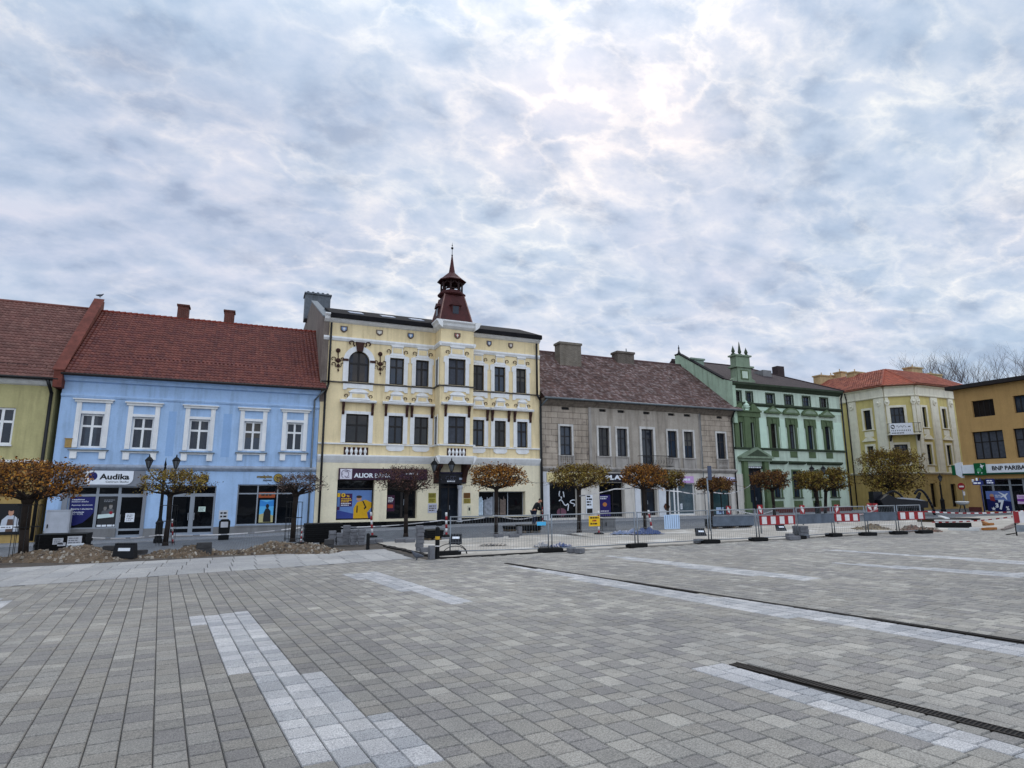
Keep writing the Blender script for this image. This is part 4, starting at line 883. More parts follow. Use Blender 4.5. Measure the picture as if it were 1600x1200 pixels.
# ------------------------------------------------------------------ grey-brown house
def grey_house():
    a0, a1 = 20.10, 39.25
    MR = block_mat('rusticated_render', '#ab9d8d', '#6d6357', 1.05, .46, .07, 'XZ', .018, .35, stain=('#7b6e64', 1.3, .60))
    MS = mat('grey_render', '#a59b8e', .88, .12, 1.0, .3, 40, streak=.35, stain=('#877c75', .9, .62))
    MSH = mat('shop_render', '#cdc6bb', .85, .08, 1.2, .2, streak=.25)
    MT = mat('grey_trim', '#9f9890', .85, .15, 2, .2, streak=.35)
    ze = X41(7, 600, 378)[1]-.15; zr = at(*q(7, 400, 137), 47.5).z
    t = thing('grey_house', 'long weathered grey-brown two-storey house with mauve tiled roof and small iron balcony', 'house', (a0, 41, gz(a0, 41)))
    W_ = [FM.rect(7, 152, 497, 217, 652), FM.rect(7, 355, 505, 417, 658), FM.rect(7, 454, 512, 513, 662), FM.rect(7, 725, 526, 781, 672), FM.rect(7, 812, 533, 869, 675), FM.rect(7, 990, 537, 1044, 678)]
    z0 = sum(r[2] for r in W_)/6; z1 = sum(r[3] for r in W_)/6; W_ = [(r[0], r[1], z0, z1) for r in W_]
    dr = FM.rect(7, 585, 516, 656, 722); zs = (X41(7, 100, 725)[1]+X41(7, 1100, 735)[1])/2; dr = (dr[0], dr[1], zs+.12, z1+.05)
    V = [FM.rect(7, x0, y0, x1, y1) for x0, y0, x1, y1 in ((162, 393, 203, 410), (362, 405, 398, 421), (460, 413, 497, 429), (597, 423, 632, 441), (730, 432, 765, 448), (815, 438, 850, 452), (992, 447, 1022, 461))]
    zv0 = sum(v[2] for v in V)/7; zv1 = sum(v[3] for v in V)/7; V = [(v[0], v[1], zv0, zv1) for v in V]
    zg = gz(30, 41)
    sA = FM.rect(7, 97, 800, 250, 990); sB = FM.rect(7, 363, 800, 500, 985); en = FM.rect(7, 585, 800, 680, 1010); sC = FM.rect(7, 740, 808, 886, 973); sD = FM.rect(7, 962, 815, 1078, 976)
    zt = (X41(7, 300, 795)[1]+X41(7, 1000, 812)[1])/2
    sA, sB, sC, sD = [(r[0], r[1], r[2], zt) for r in (sA, sB, sC, sD)]; en = (en[0], en[1], zg+.15, zt)
    xm0, xm1 = X41(7, 315, 600)[0], X41(7, 905, 600)[0]
    def part_ops(l, r): return [o for o in W_+[dr]+V if l < (o[0]+o[1])/2 < r]
    wall(FM, a0, xm0, zs, ze, part_ops(a0, xm0), MR, t, depth=12); wall(FM, xm0+.002, xm1-.002, zs, ze, part_ops(xm0, xm1), MS, t, depth=11.9, d=.06); wall(FM, xm1, a1, zs, ze, part_ops(xm1, a1), MR, t, depth=12)
    wall(FM, a0, a1, Zb, zs-.004, [sA, sB, en, sC, sD], MSH, t, 'ground_floor_wall', depth=12, reveal=.4)
    for v in V:
        mb = MB(); FM.box(mb, v[0]+.02, v[1]-.02, -.2, -.12, v[2]+.02, v[3]-.02)
        for i in range(3): FM.box(mb, v[0]+.02, v[1]-.02, -.12, -.06, v[2]+.03+i*(v[3]-v[2])/3.2, v[2]+.06+i*(v[3]-v[2])/3.2)
        mb.build('vent', M_DKFRAME, t)
    for i, r in enumerate(W_):
        d = .06 if 0 < i < 5 else 0
        window(FM, r, t, mat('old_window_wood', '#2b2a2c', .6, .2, 5, .1), (.5,), (.36, .66) if i in (0, 1) else (.66,), .08, .14, sur=(.16, mat('worn_white', '#c7c3bc', .8, .12, 3, .2, streak=.25), .07), sill=(MT, .22), d=d, wm=.09)
        w0, w1 = r[0]-.2, r[1]+.2
        mb = MB()
        for e in (w0, w1-.14): FM.box(mb, e, e+.14, d-.02, d+.10, r[2]-.95, r[2]-.092)
        FM.box(mb, w0, w1, d-.02, d+.12, r[2]-1.06, r[2]-.952)
        if i in (0, 5):
            mb.build('apron_frame', MT, t); mb = MB()
            for j in range(7): x = w0+.14+(w1-w0-.28)*(j+.5)/7; mb.lathe(FM.pt(x, d+.05, r[2]-.95), [(.05, 0), (.04, .1), (.075, .3), (.04, .55), (.05, .855)], 8)
        else: FM.box(mb, w0+.14, w1-.14, d-.02, d+.05, r[2]-.95, r[2]-.092)
        mb.build('balustrade_apron', MT, t)
    window(FM, dr, t, mat('old_window_wood', '#2b2a2c', .6, .2, 5, .1), (.5,), (.30, .76), .09, .16, sur=(.2, mat('worn_white', '#c7c3bc', .8, .12, 3, .2, streak=.25), .08), d=.06, name='balcony_door')
    b0, b1 = X41(7, 568, 700)[0], X41(7, 730, 700)[0]
    mb = MB(); FM.box(mb, b0, b1, .0, .95, zs-.02, zs+.11); o = mb.build('balcony', MT, t)
    mb = MB(); zr0 = zs+.11
    for h in (.12, .95): mb.path([FM.pt(b0+.04, .06, zr0+h), FM.pt(b0+.04, .9, zr0+h), FM.pt(b1-.04, .9, zr0+h), FM.pt(b1-.04, .06, zr0+h)], .022, 6)
    n = 22
    for i in range(n+1):
        x = b0+.04+(b1-b0-.08)*i/n; mb.tube(FM.pt(x, .9, zr0), FM.pt(x, .9, zr0+.95), .011, None, 5)
        if i % 2 == 0 and i < n: mb.path([FM.pt(x, .9, zr0+.3), FM.pt(x+.06, .94, zr0+.45), FM.pt(x+.1, .9, zr0+.6)], .012, 5)
    mb.build('railing', M_BLKPIPE, o)
    for k in (b0+.4, b1-.4):
        mb = MB(); mb.prism([FM.pt(k-.08, 0.06, zs-.05), FM.pt(k-.08, .7, zs-.03), FM.pt(k-.08, .1, zs-.6)], [FM.pt(k+.08, 0.06, zs-.05), FM.pt(k+.08, .7, zs-.03), FM.pt(k+.08, .1, zs-.6)]); mb.build('balcony_bracket', MT, o)
    profile(FM, a0, a1, [(-.02, ze), (.5, ze), (.46, ze-.16), (.26, ze-.30), (.1, ze-.46), (-.02, ze-.5)], mat('crumbling_cornice', '#7f7468', .9, .25, 4, .6, 18, streak=.4), t, 'cornice')
    profile(FM, a0, a1, [(-.02, zs+.10), (.12, zs+.10), (.26, zs+.02), (.26, zs-.06), (.1, zs-.24), (-.02, zs-.28)], MT, t, 'string_course')
    for c in (xm0, xm1):
        mb = MB(); FM.box(mb, c-.12, c+.12, -.02, .10, zs+.11, ze-.45); mb.build('lesene', MT, t)
    # shopfronts
    window(FM, sA, t, M_DKFRAME, (.45,), (), .06, .34, M_PANE2, 'shop_window'); window(FM, sB, t, M_DKFRAME, (.62,), (), .06, .34, M_PANE2, 'shop_window')
    o = window(FM, en, t, M_DKFRAME, (.5,), (.74,), .1, .36, M_PANE, 'door'); mb = MB(); FM.box(mb, (en[0]+en[1])/2+.05, (en[0]+en[1])/2+.09, -.36, -.31, en[2]+.9, en[2]+1.2); mb.build('handle', M_ALU, o)
    f = .30; window(FM, (sC[0], sC[0]+(sC[1]-sC[0])*f, sC[2]-.5, sC[3]), t, M_WHITE, (), (), .12, .2, glass_mat('sage_glass', '#4c5a60', .05, .6), 'door') if False else None
    window(FM, sC, t, M_WHITE, (.22, .36), (), .09, .2, glass_mat('sage_glass', '#4c5a60', .05, .6), 'shop_window', wm=.14)
    window(FM, sD, t, M_DKFRAME, (.6,), (), .08, .3, glass_mat('teal_glass', '#2f4446', .05, .6), 'shop_window')
    for x0, x1 in ((55, 97), (500, 530), (555, 583), (682, 738), (1100, 1140)):
        c0, c1 = X41(7, x0, 900)[0], X41(7, x1, 900)[0]; mb = MB(); FM.box(mb, c0, c1, -.02, .08, Zb, zs-.30); mb.build('pilaster', mat('white_pilaster', '#cfd0d2', .75, .07, 2, .15, streak=.2) if x0 in (55, 555, 682) else MSH, t)
    zp = X41(7, 300, 1005)[1]
    for p0, p1 in ((X41(7, 98, 900)[0], X41(7, 498, 900)[0]), (X41(7, 740, 900)[0], X41(7, 1098, 900)[0])): mb = MB(); FM.box(mb, p0, p1, -.02, .06, Zb, zp-.05); mb.build('plinth', mat('brown_plinth', '#4e4846', .8, .2, 2, .2), t)
    # roof
    cols = ('#6e5650', '#675049', '#7c6a66', '#5f4b46', '#8a7a75', '#6b5752')
    roof_tiles(FM, a0, a1+.75, .62, ze+.05, -6.5, zr, .17, .24, .012, cols, 'roof', t, M_TILE_OLD, .05, 2, right=a1-.1, left=a0, wob=.03, seed=21, sagz=-.08)
    mb = MB(); mb.prism([FM.pt(a0, .5, ze), FM.pt(a0, -6.5, zr-.12), FM.pt(a0, -12, ze)], [FM.pt(a1-.02, .5, ze), FM.pt(a1-.02, -6.5, zr-.12), FM.pt(a1-.02, -12, ze)]); mb.build('roof_deck', M_TILE_OLD_DECK, t)
    mb = MB(); mb.tube(FM.pt(a0, -6.5, zr+.03), FM.pt(a1-.1, -6.5, zr+.03), .13, .13, 8); mb.build('ridge_tiles', mat('ridge_mauve', '#5c4442', .8, .2, 3, .2), t)
    mb = MB(); mb.tube(FM.pt(a0, .70, ze+.0), FM.pt(a1+.6, .70, ze+.0), .085, None, 8); mb.build('gutter', M_ZINC, t)
    ax = X41(7, 40, 600)[0]; pipe([FM.pt(a0+.3, .66, ze-.02), FM.pt(ax+.1, .12, ze-.7), FM.pt(ax+.1, .12, gz(20, 41)+.1)], .065, M_ZINC, t)
    pipe([FM.pt(xm1-.02, .2, ze-.45), FM.pt(xm1-.02, .2, gz(35, 41)+.1)], .03, M_ZINC, t); pipe([FM.pt(a1-.15, .64, ze-.02), FM.pt(a1-.15, .13, ze-.7), FM.pt(a1-.15, .13, gz(39, 41)+.1)], .06, M_BLKPIPE, t)
    for (x0, y0, x1, y1, Y, colr) in ((153, 46, 269, 165, 45.5, '#6f675c'), (461, 96, 552, 158, 46.8, '#4c423d')):
        p, p2 = at(*q(7, x0, y0), Y), at(*q(7, x1, y1), Y); mb = MB(); mb.box(p.x, p2.x, Y, Y+1.0, p2.z-1.3, p.z-.2); mb.box(p.x-.08, p2.x+.08, Y-.08, Y+1.08, p.z-.2, p.z)
        mb.build('chimney', block_mat('old_chimney'+colr, colr, '#8d8478', .27, .08, .2, 'XZ', .012, .3), t)
    mb = MB(); p = at(*q(7, 518, 92), 46.9); mb.tube((p.x, 47.2, p.z-.15), (p.x, 47.2, p.z+.2), .05, None, 6); mb.build('chimney_pipe', M_ZINC, t)
    return dict(sA=sA, sB=sB, en=en, sC=sC, sD=sD, zs=zs, ze=ze)
GR = grey_house()
# ------------------------------------------------------------------ green house
def green_house():
    M = mat('mint_render', '#c1d0bd', .88, .08, 1.2, .25, 60, streak=.22); MD = mat('olive_green_trim', '#59694a', .85, .12, 2, .2, streak=.2); MM = mat('dull_green_trim', '#7f8e77', .85, .12, 2, .2, streak=.25)
    MSL = mat('green_house_roof', '#3b2a2a', .8, .2, 2, .3, attr=None); MDK = mat('dark_green_moulding', '#3f4a39', .85, .15, 3, .2, streak=.2)
    a0, a1 = 39.30, 53.40
    t = thing('green_house', 'mint green three-storey house with dark green trim, pedimented doorway and finialled gable', 'house', (a0, 41, gz(a0, 41)))
    zc = (X41(8, 560, 268)[1]+X41(8, 1000, 305)[1])/2
    at_w = [FM.rect(8, *r) for r in ((430, 295, 464, 350), (494, 302, 529, 357), (607, 310, 654, 367), (712, 318, 759, 375), (814, 327, 857, 382), (913, 334, 957, 388))]
    f_w = [FM.rect(8, *r) for r in ((448, 471, 479, 608), (513, 474, 545, 611), (627, 478, 674, 620), (732, 485, 779, 625), (837, 490, 884, 628), (935, 496, 981, 632))]
    g_w = [FM.rect(8, *r) for r in ((645, 742, 698, 893), (755, 747, 808, 897), (862, 752, 914, 900), (966, 757, 1019, 902))]
    lev = lambda L: [(r[0], r[1], sum(x[2] for x in L)/len(L), sum(x[3] for x in L)/len(L)) for r in L]
    at_w, f_w, g_w = lev(at_w), lev(f_w), lev(g_w)
    en = FM.rect(8, 497, 720, 597, 950); zg = gz(45, 41); en = (en[0], en[1], zg+.25, en[3])
    zm = (X41(8, 560, 620)[1]+X41(8, 1050, 640)[1])/2; za = (X41(8, 560, 372)[1]+X41(8, 1020, 405)[1])/2; zl = (X41(8, 640, 905)[1]+X41(8, 1085, 910)[1])/2
    wall(FM, a0, a1, Zb, zc, at_w+f_w+g_w+[en], M, t, depth=14)
    for r in at_w: window(FM, r, t, M_DKFRAME, (.5,), (.5,), .07, .14, sur=(.12, MDK, .05), wm=.07)
    for i, r in enumerate(f_w):
        o = window(FM, r, t, M_DKFRAME, (.5,), (.68,), .08, .16, sill=(MDK, .25), curtain=(i == 3), wm=.08)
        s = .22 if i > 1 else .14
        mb = MB(); FM.box(mb, r[0]-s, r[0], -.02, .10, r[2]-.1, r[3]+.5); FM.box(mb, r[1], r[1]+s, -.02, .10, r[2]-.1, r[3]+.5); FM.box(mb, r[0], r[1], -.02, .07, r[3], r[3]+.5)
        if i > 1:
            FM.box(mb, r[0]-s-.12, r[0]-s, -.02, .12, r[3]-.25, r[3]+.5); FM.box(mb, r[1]+s, r[1]+s+.12, -.02, .12, r[3]-.25, r[3]+.5); FM.box(mb, r[0]-s-.12, r[1]+s+.12, -.02, .13, r[3]+.5, r[3]+.62)
            c = (r[0]+r[1])/2; FM.prism(mb, [(c-.1, r[3]+.02), (c+.1, r[3]+.02), (c+.16, r[3]+.46), (c-.16, r[3]+.46)], .05, .15)
        mb.build('surround', MD, o)
        if i > 1:
            c = (r[0]+r[1])/2; hw = (r[1]-r[0])/2+.62; z = r[3]+.95
            mb = MB(); FM.box(mb, c-hw, c+hw, -.02, .26, z, z+.12)
            if i in (2, 5): FM.prism(mb, [(c-hw, z+.12), (c+hw, z+.12), (c, z+.72)], -.02, .22)
            else: FM.prism(mb, [(c+hw*math.cos(k*math.pi/10), z+.12+.52*math.sin(k*math.pi/10)) for k in range(11)], -.02, .22)
            po = mb.build('pediment', MD, o); mb = MB()
            if i in (2, 5): FM.prism(mb, [(c-hw*.62, z+.17), (c+hw*.62, z+.17), (c, z+.54)], .215, .232)
            else: FM.prism(mb, [(c+hw*.72*math.cos(k*math.pi/10), z+.17+.33*math.sin(k*math.pi/10)) for k in range(11)], .215, .232)
            mb.build('tympanum', MM, po)
            mb = MB(); FM.box(mb, r[0]-.05, r[1]+.05, -.02, .04, zm-.72, zm-.14); mb.build('apron', MD, o)
    # pair of windows over the door under one broken pediment
    r0, r1 = f_w[0], f_w[1]; zP = r0[3]
    mb = MB(); FM.box(mb, r0[0]-.55, r0[0]-.15, -.02, .16, r0[2]-.1, zP+.5); mb.build('pilaster', MD, t)
    mb = MB(); FM.box(mb, r0[1]+.15, r1[0]-.15, -.02, .16, r0[2]-.1, zP+.5); mb.build('pilaster', MD, t)
    mb = MB(); FM.box(mb, r1[1]+.15, r1[1]+.55, -.02, .16, r0[2]-.1, zP+.5); mb.build('pilaster', MD, t)
    c = (r0[0]+r1[1])/2; hw = (r1[1]-r0[0])/2+.75; z = zP+.5
    mb = MB(); FM.box(mb, c-hw, c+hw, -.02, .20, z, z+.45); FM.box(mb, c-hw-.06, c+hw+.06, -.02, .34, z+.45, z+.56)
    for s in (-1, 1): FM.prism(mb, [(c+s*hw, z+.56), (c+s*hw*.32, z+.56), (c+s*hw*.35, z+1.15), (c+s*hw*.5, z+1.22)], -.02, .3)
    mb.build('broken_pediment', MD, t)
    mb = MB(); mb.lathe(FM.pt(c, .16, z+.56), [(.2, 0), (.12, .12), (.26, .3), (.3, .5), (.12, .72), (.16, .82), (.02, .95)], 12); scroll(mb, c-.3, .1, z+.6, -1, .6, FM, .05); scroll(mb, c+.3, .1, z+.6, 1, .6, FM, .05); mb.build('urn', mat('pale_mint', '#c6dcc6', .8, .06, 2, .2), t)
    # cornices and courses
    profile(FM, a0, a1, [(-.02, zc+.12), (.55, zc+.12), (.5, zc-.04), (.3, zc-.16), (.1, zc-.34), (-.02, zc-.36)], MDK, t, 'cornice')
    profile(FM, a0, a1, [(-.02, za+.12), (.26, za+.1), (.24, za-.02), (.08, za-.16), (-.02, za-.18)], MDK, t, 'attic_course'); bandbox(FM, a0, a1, za-.5, za-.2, .03, mat('pale_mint', '#c6dcc6', .8, .06, 2, .2), t, 'attic_frieze')
    profile(FM, a0, a1, [(-.02, zm+.1), (.18, zm+.08), (.16, zm-.06), (-.02, zm-.12)], MDK, t, 'string_course')
    # lesenes of the first floor between windows
    xs = [r1[1]+.55]+[v for r in f_w[2:] for v in (r[0]-.42, r[1]+.42)]+[a1-.05]
    for i in range(0, len(xs)-1, 2):
        w = xs[i+1]-xs[i]
        if w > .25: mb = MB(); FM.box(mb, xs[i]+.06, xs[i+1]-.06, -.02, .05, zm+.1, f_w[0][3]+.45); mb.build('lesene', mat('pale_mint', '#c6dcc6', .8, .06, 2, .2), t)
    # ground floor
    for r in g_w:
        o = window(FM, r, t, M_DKFRAME, (.5,), (.68,), .08, .16, sur=(.14, MD, .05), sill=(MDK, .2), wm=.08)
        mb = MB(); FM.box(mb, r[0]-.1, r[1]+.1, -.02, .03, r[2]-.85, r[2]-.3); mb.build('apron', MD, o)
    for x0, x1 in ((628, 715), (735, 822), (838, 1027)):
        y = 708; r = (X41(8, x0, y)[0], X41(8, x1, y)[0]); zz = g_w[0][3]+.62; mb = MB(); profile(FM, r[0], r[1], [(-.02, zz-.02), (.16, zz), (.34, zz+.12), (.36, zz+.26), (-.02, zz+.30)], MDK, t, '', 0, mb); mb.build('hood', MDK, t)
    zp = (X41(8, 700, 957)[1]); mb = MB(); FM.box(mb, en[1]+.55, a1, -.02, .12, Zb, zp); mb.build('plinth', mat('dark_red_plinth', '#5a2f2c', .85, .2, 2, .3), t)
    # doorway
    z = en[3]+.12
    for c0, c1 in ((en[0]-.62, en[0]-.12), (en[1]+.12, en[1]+.62)):
        mb = MB(); FM.box(mb, c0, c1, -.02, .32, zg+1.0, z+.3); FM.box(mb, c0-.06, c1+.06, -.02, .40, Zb, zg+.998); mb.build('door_pilaster', MD, t)
    c = (en[0]+en[1])/2; hw = (en[1]-en[0])/2+.95
    mb = MB(); FM.box(mb, c-hw, c+hw, -.02, .42, z+.302, z+.55); FM.box(mb, c-hw-.08, c+hw+.08, -.02, .60, z+.55, z+.68); FM.prism(mb, [(c-hw-.08, z+.68), (c+hw+.08, z+.68), (c, z+1.55)], -.02, .58); o = mb.build('door_pediment', MM, t)
    mb = MB(); FM.prism(mb, [(c-hw*.72, z+.74), (c+hw*.72, z+.74), (c, z+1.34)], .57, .60); mb.build('tympanum', MDK, o)
    o = window(FM, en, t, M_DKFRAME, (.5,), (.78,), .12, .16, M_PANE, 'door'); mb = MB(); FM.box(mb, c+.06, c+.1, -.16, -.11, en[2]+.9, en[2]+1.2); mb.build('handle', M_ALU, o)
    mb = MB(); FM.box(mb, en[0]-.1, en[1]+.1, .10, 1.5, Zb, zg+.2); FM.box(mb, en[0]-.1, en[1]+.1, .10, 1.1, zg+.202, zg+.36); mb.build('door_steps', M_GREYPL, t)
    # roof: front slope with hip, side gable wall rising over the grey roof
    ridgeY, hipX = 49.0, X41(8, 590, 140)[0]
    pL = at(*q(8, 245, 130), ridgeY); zr = at(*q(8, 400, 150), ridgeY).z
    mb = MB(); e = [FM.pt(a0+.02, .5, zc+.13), FM.pt(a1+.2, .5, zc+.13), FM.pt(a1+.2, -14, zc+.13), FM.pt(a0+.02, -14, zc+.13)]; rl, rr = FM.pt(a0+.02, 41-ridgeY, zr), FM.pt(48.6, 41-ridgeY, zr)
    mb.add(e+[rl, rr], [(0, 1, 5, 4), (1, 2, 5), (2, 3, 4, 5), (0, 4, 3), (3, 2, 1, 0)]); mb.build('roof', block_mat('green_house_tiles', '#382a2b', '#221a1a', .3, .3, .18, 'XY', .02, .1), t)
    mb = MB(); mb.tube(rr, e[1], .1, None, 6); mb.ball(rr, .12, 8); mb.tube(rl, rr, .1, None, 6); mb.build('ridge_tiles', mat('dark_ridge', '#2f2221', .8, .2, 3, .2), t)
    pa, pb, pc_ = at(*q(8, 32, 98), 47.6), at(*q(8, 350, 208), 41.9), 0
    zA = 14.0+1.65-.15; prof = [(40.7, zc-3.6), (40.7, zc+.2), (41.8, zc+.55), (47.8, zA), (48.4, zA), (48.4, zc-3.6)]
    mb = MB(); mb.prism([(a0-.03, y, z_) for y, z_ in prof], [(a0+.34, y, z_) for y, z_ in prof]); mb.build('gable_wall', mat('mint_gable', '#a6baa2', .88, .12, 1.1, .3, streak=.3), t)
    mb = MB(); mb.prism([(a0-.1, 41.75, zc+.54), (a0-.1, 47.8, zA+.003), (a0-.1, 48.4, zA+.003), (a0-.1, 48.4, zA+.12), (a0-.1, 47.8, zA+.12), (a0-.1, 41.75, zc+.66)], [(a0+.42, 41.75, zc+.54), (a0+.42, 47.8, zA+.003), (a0+.42, 48.4, zA+.003), (a0+.42, 48.4, zA+.12), (a0+.42, 47.8, zA+.12), (a0+.42, 41.75, zc+.66)]); mb.build('coping', M_SLATE, t)
    mb = MB(); mb.lathe((a0+.1, 47.9, zA+.1), [(.22, 0), (.10, .2), (.05, .5), (.09, .6), (.03, .8), (.02, .95)], 8); mb.build('finial', M_BLKPIPE, t)
    p = at(*q(8, 210, 115), 46.5); mb = MB(); mb.box(p.x-.9, p.x+.7, 46.2, 47.0, p.z-2.5, p.z-.12); mb.box(p.x-1.0, p.x+.8, 46.1, 47.1, p.z-.12, p.z+.05); mb.build('chimney', mat('mint_chimney', '#7f8f80', .9, .2, 2, .3, streak=.3), t)
    p, p2 = at(*q(8, 572, 178), 45), at(*q(8, 622, 214), 45); mb = MB(); mb.box(p.x, p2.x, 44.6, 45.8, p2.z-.9, p.z); mb.build('roof_hatch', M_GREYPL, t)
    p, p2 = at(*q(8, 655, 155), 50), at(*q(8, 695, 185), 50); mb = MB(); mb.box(p.x, p2.x, 49.6, 50.4, p2.z-1.2, p.z); mb.build('chimney', mat('dark_chimney', '#3a3030', .9, .2, 2, .3), t)
    # gable over the left end: stepped front, scrolls and three finials
    gx0, gx1 = X41(8, 398, 250)[0], X41(8, 546, 262)[0]; c = X41(8, 470, 200)[0]; hw = (gx1-gx0)/2-.15; zt1, zt2 = X41(8, 470, 165)[1], X41(8, 455, 100)[1]
    zc2 = zc+.122
    mb = MB(); FM.box(mb, c-hw*.55, c+hw*.62, -.6, .28, zc2, zt1); FM.box(mb, c-hw*.72, c+hw*.8, -.65, .42, zt1, zt1+.16); FM.box(mb, c-hw*.58, c+hw*.58, -.5, .24, zt1+.16, zt2); FM.box(mb, c-hw*.7, c+hw*.7, -.6, .36, zt2, zt2+.14)
    for s in (-1, 1): FM.prism(mb, [(c+s*hw*.56, zc2), (c+s*hw*1.0, zc2), (c+s*hw*.95, zc2+.3), (c+s*hw*.7, zc2+.5), (c+s*hw*.62, zt1-.1), (c+s*hw*.56, zt1-.1)], -.3, .2)
    o = mb.build('gable', MM, t)
    mb = MB(); FM.box(mb, c-hw*.3, c+hw*.36, .27, .33, zc2+.35, zt1-.25); mb.build('gable_panel', MD, o); mb = MB(); FM.box(mb, c-hw*.2, c+hw*.26, .325, .345, zc2+.45, zt1-.35); mb.build('gable_field', M, o)
    for dx, h in ((-hw*.55, .8), (0, 1.25), (hw*.55, .75)):
        mb = MB(); mb.lathe(FM.pt(c+dx, -.1, zt2+.138), [(.24, 0), (.2, .12), (.09, .2), (.17, .34), (.13, .5), (.03, h), (.01, h+.1)], 10); mb.build('gable_finial', MDK, o)
    pipe([FM.pt(a1+.05, .4, zc), FM.pt(a1+.05, .14, zc-.6), FM.pt(a1+.05, .14, gz(53, 41)+.1)], .08, M_BLKPIPE, t)
    return dict(en=en)
GN = green_house()
# ------------------------------------------------------------------ corner house and ochre bank
def corner_house():
    MY = mat('mustard_render', '#c8b979', .85, .08, 1.2, .2, streak=.15); MW = mat('cream_pilaster', '#dfdac6', .8, .07, 2, .2, streak=.2); MO = mat('ochre_base', '#b39a60', .85, .1, 1.2, .3, streak=.2)
    FA = Frame((59, 48), (0, -1)); LA = 48-40.2; FBc = Frame((59, 40.2), (1, -1)); LB = 1.84*math.sqrt(2); FC = Frame((60.84, 38.36), (1, 0)); LC = 9.5
    ze = FBc.hit(*q(9, 430, 240))[1]; zs = FBc.hit(*q(9, 470, 742))[1]; zs = (FA.hit(*q(9, 200, 760))[1]+FC.hit(*q(9, 720, 742))[1])/2
    t = thing('corner_house', 'mustard and cream three-storey corner house with orange roof and banner on its balcony', 'house', (60, 40, gz(60, 40)))
    A = [FA.rect(9, 258, 377, 312, 492), FA.rect(9, 280, 587, 330, 690)]; B = [FBc.rect(9, 412, 360, 505, 455), FBc.rect(9, 438, 580, 530, 690)]
    C_ = [FC.rect(9, 598, 360, 637, 478), FC.rect(9, 714, 371, 754, 486), FC.rect(9, 625, 578, 669, 697), FC.rect(9, 742, 583, 784, 700)]; G = [FC.rect(9, 650, 807, 696, 940), FC.rect(9, 768, 810, 814, 930)]
    up = (min(C_[0][2], C_[1][2])+.0, C_[0][3]); lo = (C_[2][2], C_[2][3])
    A = [(A[0][0], A[0][1], *up), (A[1][0], A[1][1], *lo)]; C_ = [(r[0], r[1], *(up if i < 2 else lo)) for i, r in enumerate(C_)]
    zgr = gz(60, 38); B = [(B[0][0], B[0][1], up[0]-.25, up[1]), (B[1][0], B[1][1], lo[0], lo[1])]
    B = [(max(.35, r[0]), min(LB-.35, r[1]), r[2], r[3]) for r in B]
    G = [(r[0], r[1], zgr+.2, r[3]) for r in G]
    for F, L_, ops, g in ((FA, LA, A, []), (FBc, LB, B, []), (FC, LC, C_, G)):
        wall(F, 0, L_, zs, ze, ops, MY, t, back=False); wall(F, 0, L_, Zb, zs-.003, g, MO, t, 'ground_floor_wall', back=False)
        mx = .001
        mb = MB(); e0 = .0; profile(F, -.0, L_, [(-.02, ze+.1), (.5, ze+.1), (.46, ze-.05), (.2, ze-.2), (.15, ze-.9), (.22, ze-.95), (.2, ze-1.05), (-.02, ze-1.1)], MW, t, '', 0, mb); mb.build('cornice', MW, t)
        mb = MB(); profile(F, 0, L_, [(-.02, zs+.12), (.2, zs+.1), (.2, zs), (.05, zs-.12), (-.02, zs-.14)], MW, t, '', 0, mb); mb.build('string_course', MW, t)
    for F, r, i in [(FA, A[0], 0), (FA, A[1], 1), (FBc, B[0], 0), (FBc, B[1], 1)]+[(FC, r, k//2) for k, r in enumerate(C_)]:
        o = window(F, r, t, M_DKFRAME, (.33, .67) if F is FBc else (.5,), (.66,), .09, .14, sur=(.22, MW, .06), sill=(MW, .3), wm=.09)
        if F is not FBc:
            mb = MB(); F.box(mb, r[0]-.1, r[1]+.1, -.02, .05, r[2]-.75, r[2]-.2)
            if i == 1:
                mb.build('apron', MW, o); mb = MB(); z = r[3]+.5; c = (r[0]+r[1])/2; hw = (r[1]-r[0])/2+.35; F.box(mb, c-hw, c+hw, -.02, .2, z, z+.1); F.prism(mb, [(c-hw*.9, z+.1), (c+hw*.9, z+.1), (c+hw*.5, z+.38), (c, z+.5), (c-hw*.5, z+.38)], -.02, .14)
            mb.build('window_hood' if i == 1 else 'apron', MW, o)
    for r in G: window(FC, r, t, M_DKFRAME, (.5,), (.75,), .09, .2, name='door')
    def pil(F, p0, p1):
        mb = MB(); F.box(mb, p0, p1, -.02, .12, zs+.12, ze-1.1)
        for k in range(9): F.box(mb, p0+.04, p1-.04, .11, .14, zs+.3+k*.62, zs+.3+k*.62+.52)
        mb.build('pilaster', MW, t)
        mb = MB(); c = (p0+p1)/2; F.prism(mb, ell(c, ze-1.6, .24, .34, 12), .12, .22); mb.ball(F.pt(c, .22, ze-1.6), .14, 8); mb.box(*([0]*6)) if False else None; mb.build('pilaster_medallion', MW, t)
    for F, lst in ((FA, ((FA.hit(*q(9, 185, 500))[0], FA.hit(*q(9, 232, 500))[0]), (FA.hit(*q(9, 340, 500))[0], LA-.05))), (FBc, ((.02, .3), (LB-.3, LB-.02))), (FC, ((.02, .55), (FC.hit(*q(9, 668, 500))[0], FC.hit(*q(9, 708, 500))[0]), (FC.hit(*q(9, 770, 500))[0], FC.hit(*q(9, 800, 500))[0])))):
        for p0, p1 in lst: pil(F, p0, p1)
    # balcony
    zb = FBc.hit(*q(9, 480, 520))[1]-.1; mb = MB(); FBc.box(mb, -.1, LB+.1, 0, 1.0, zb, zb+.14); o = mb.build('balcony', MW, t)
    mb = MB()
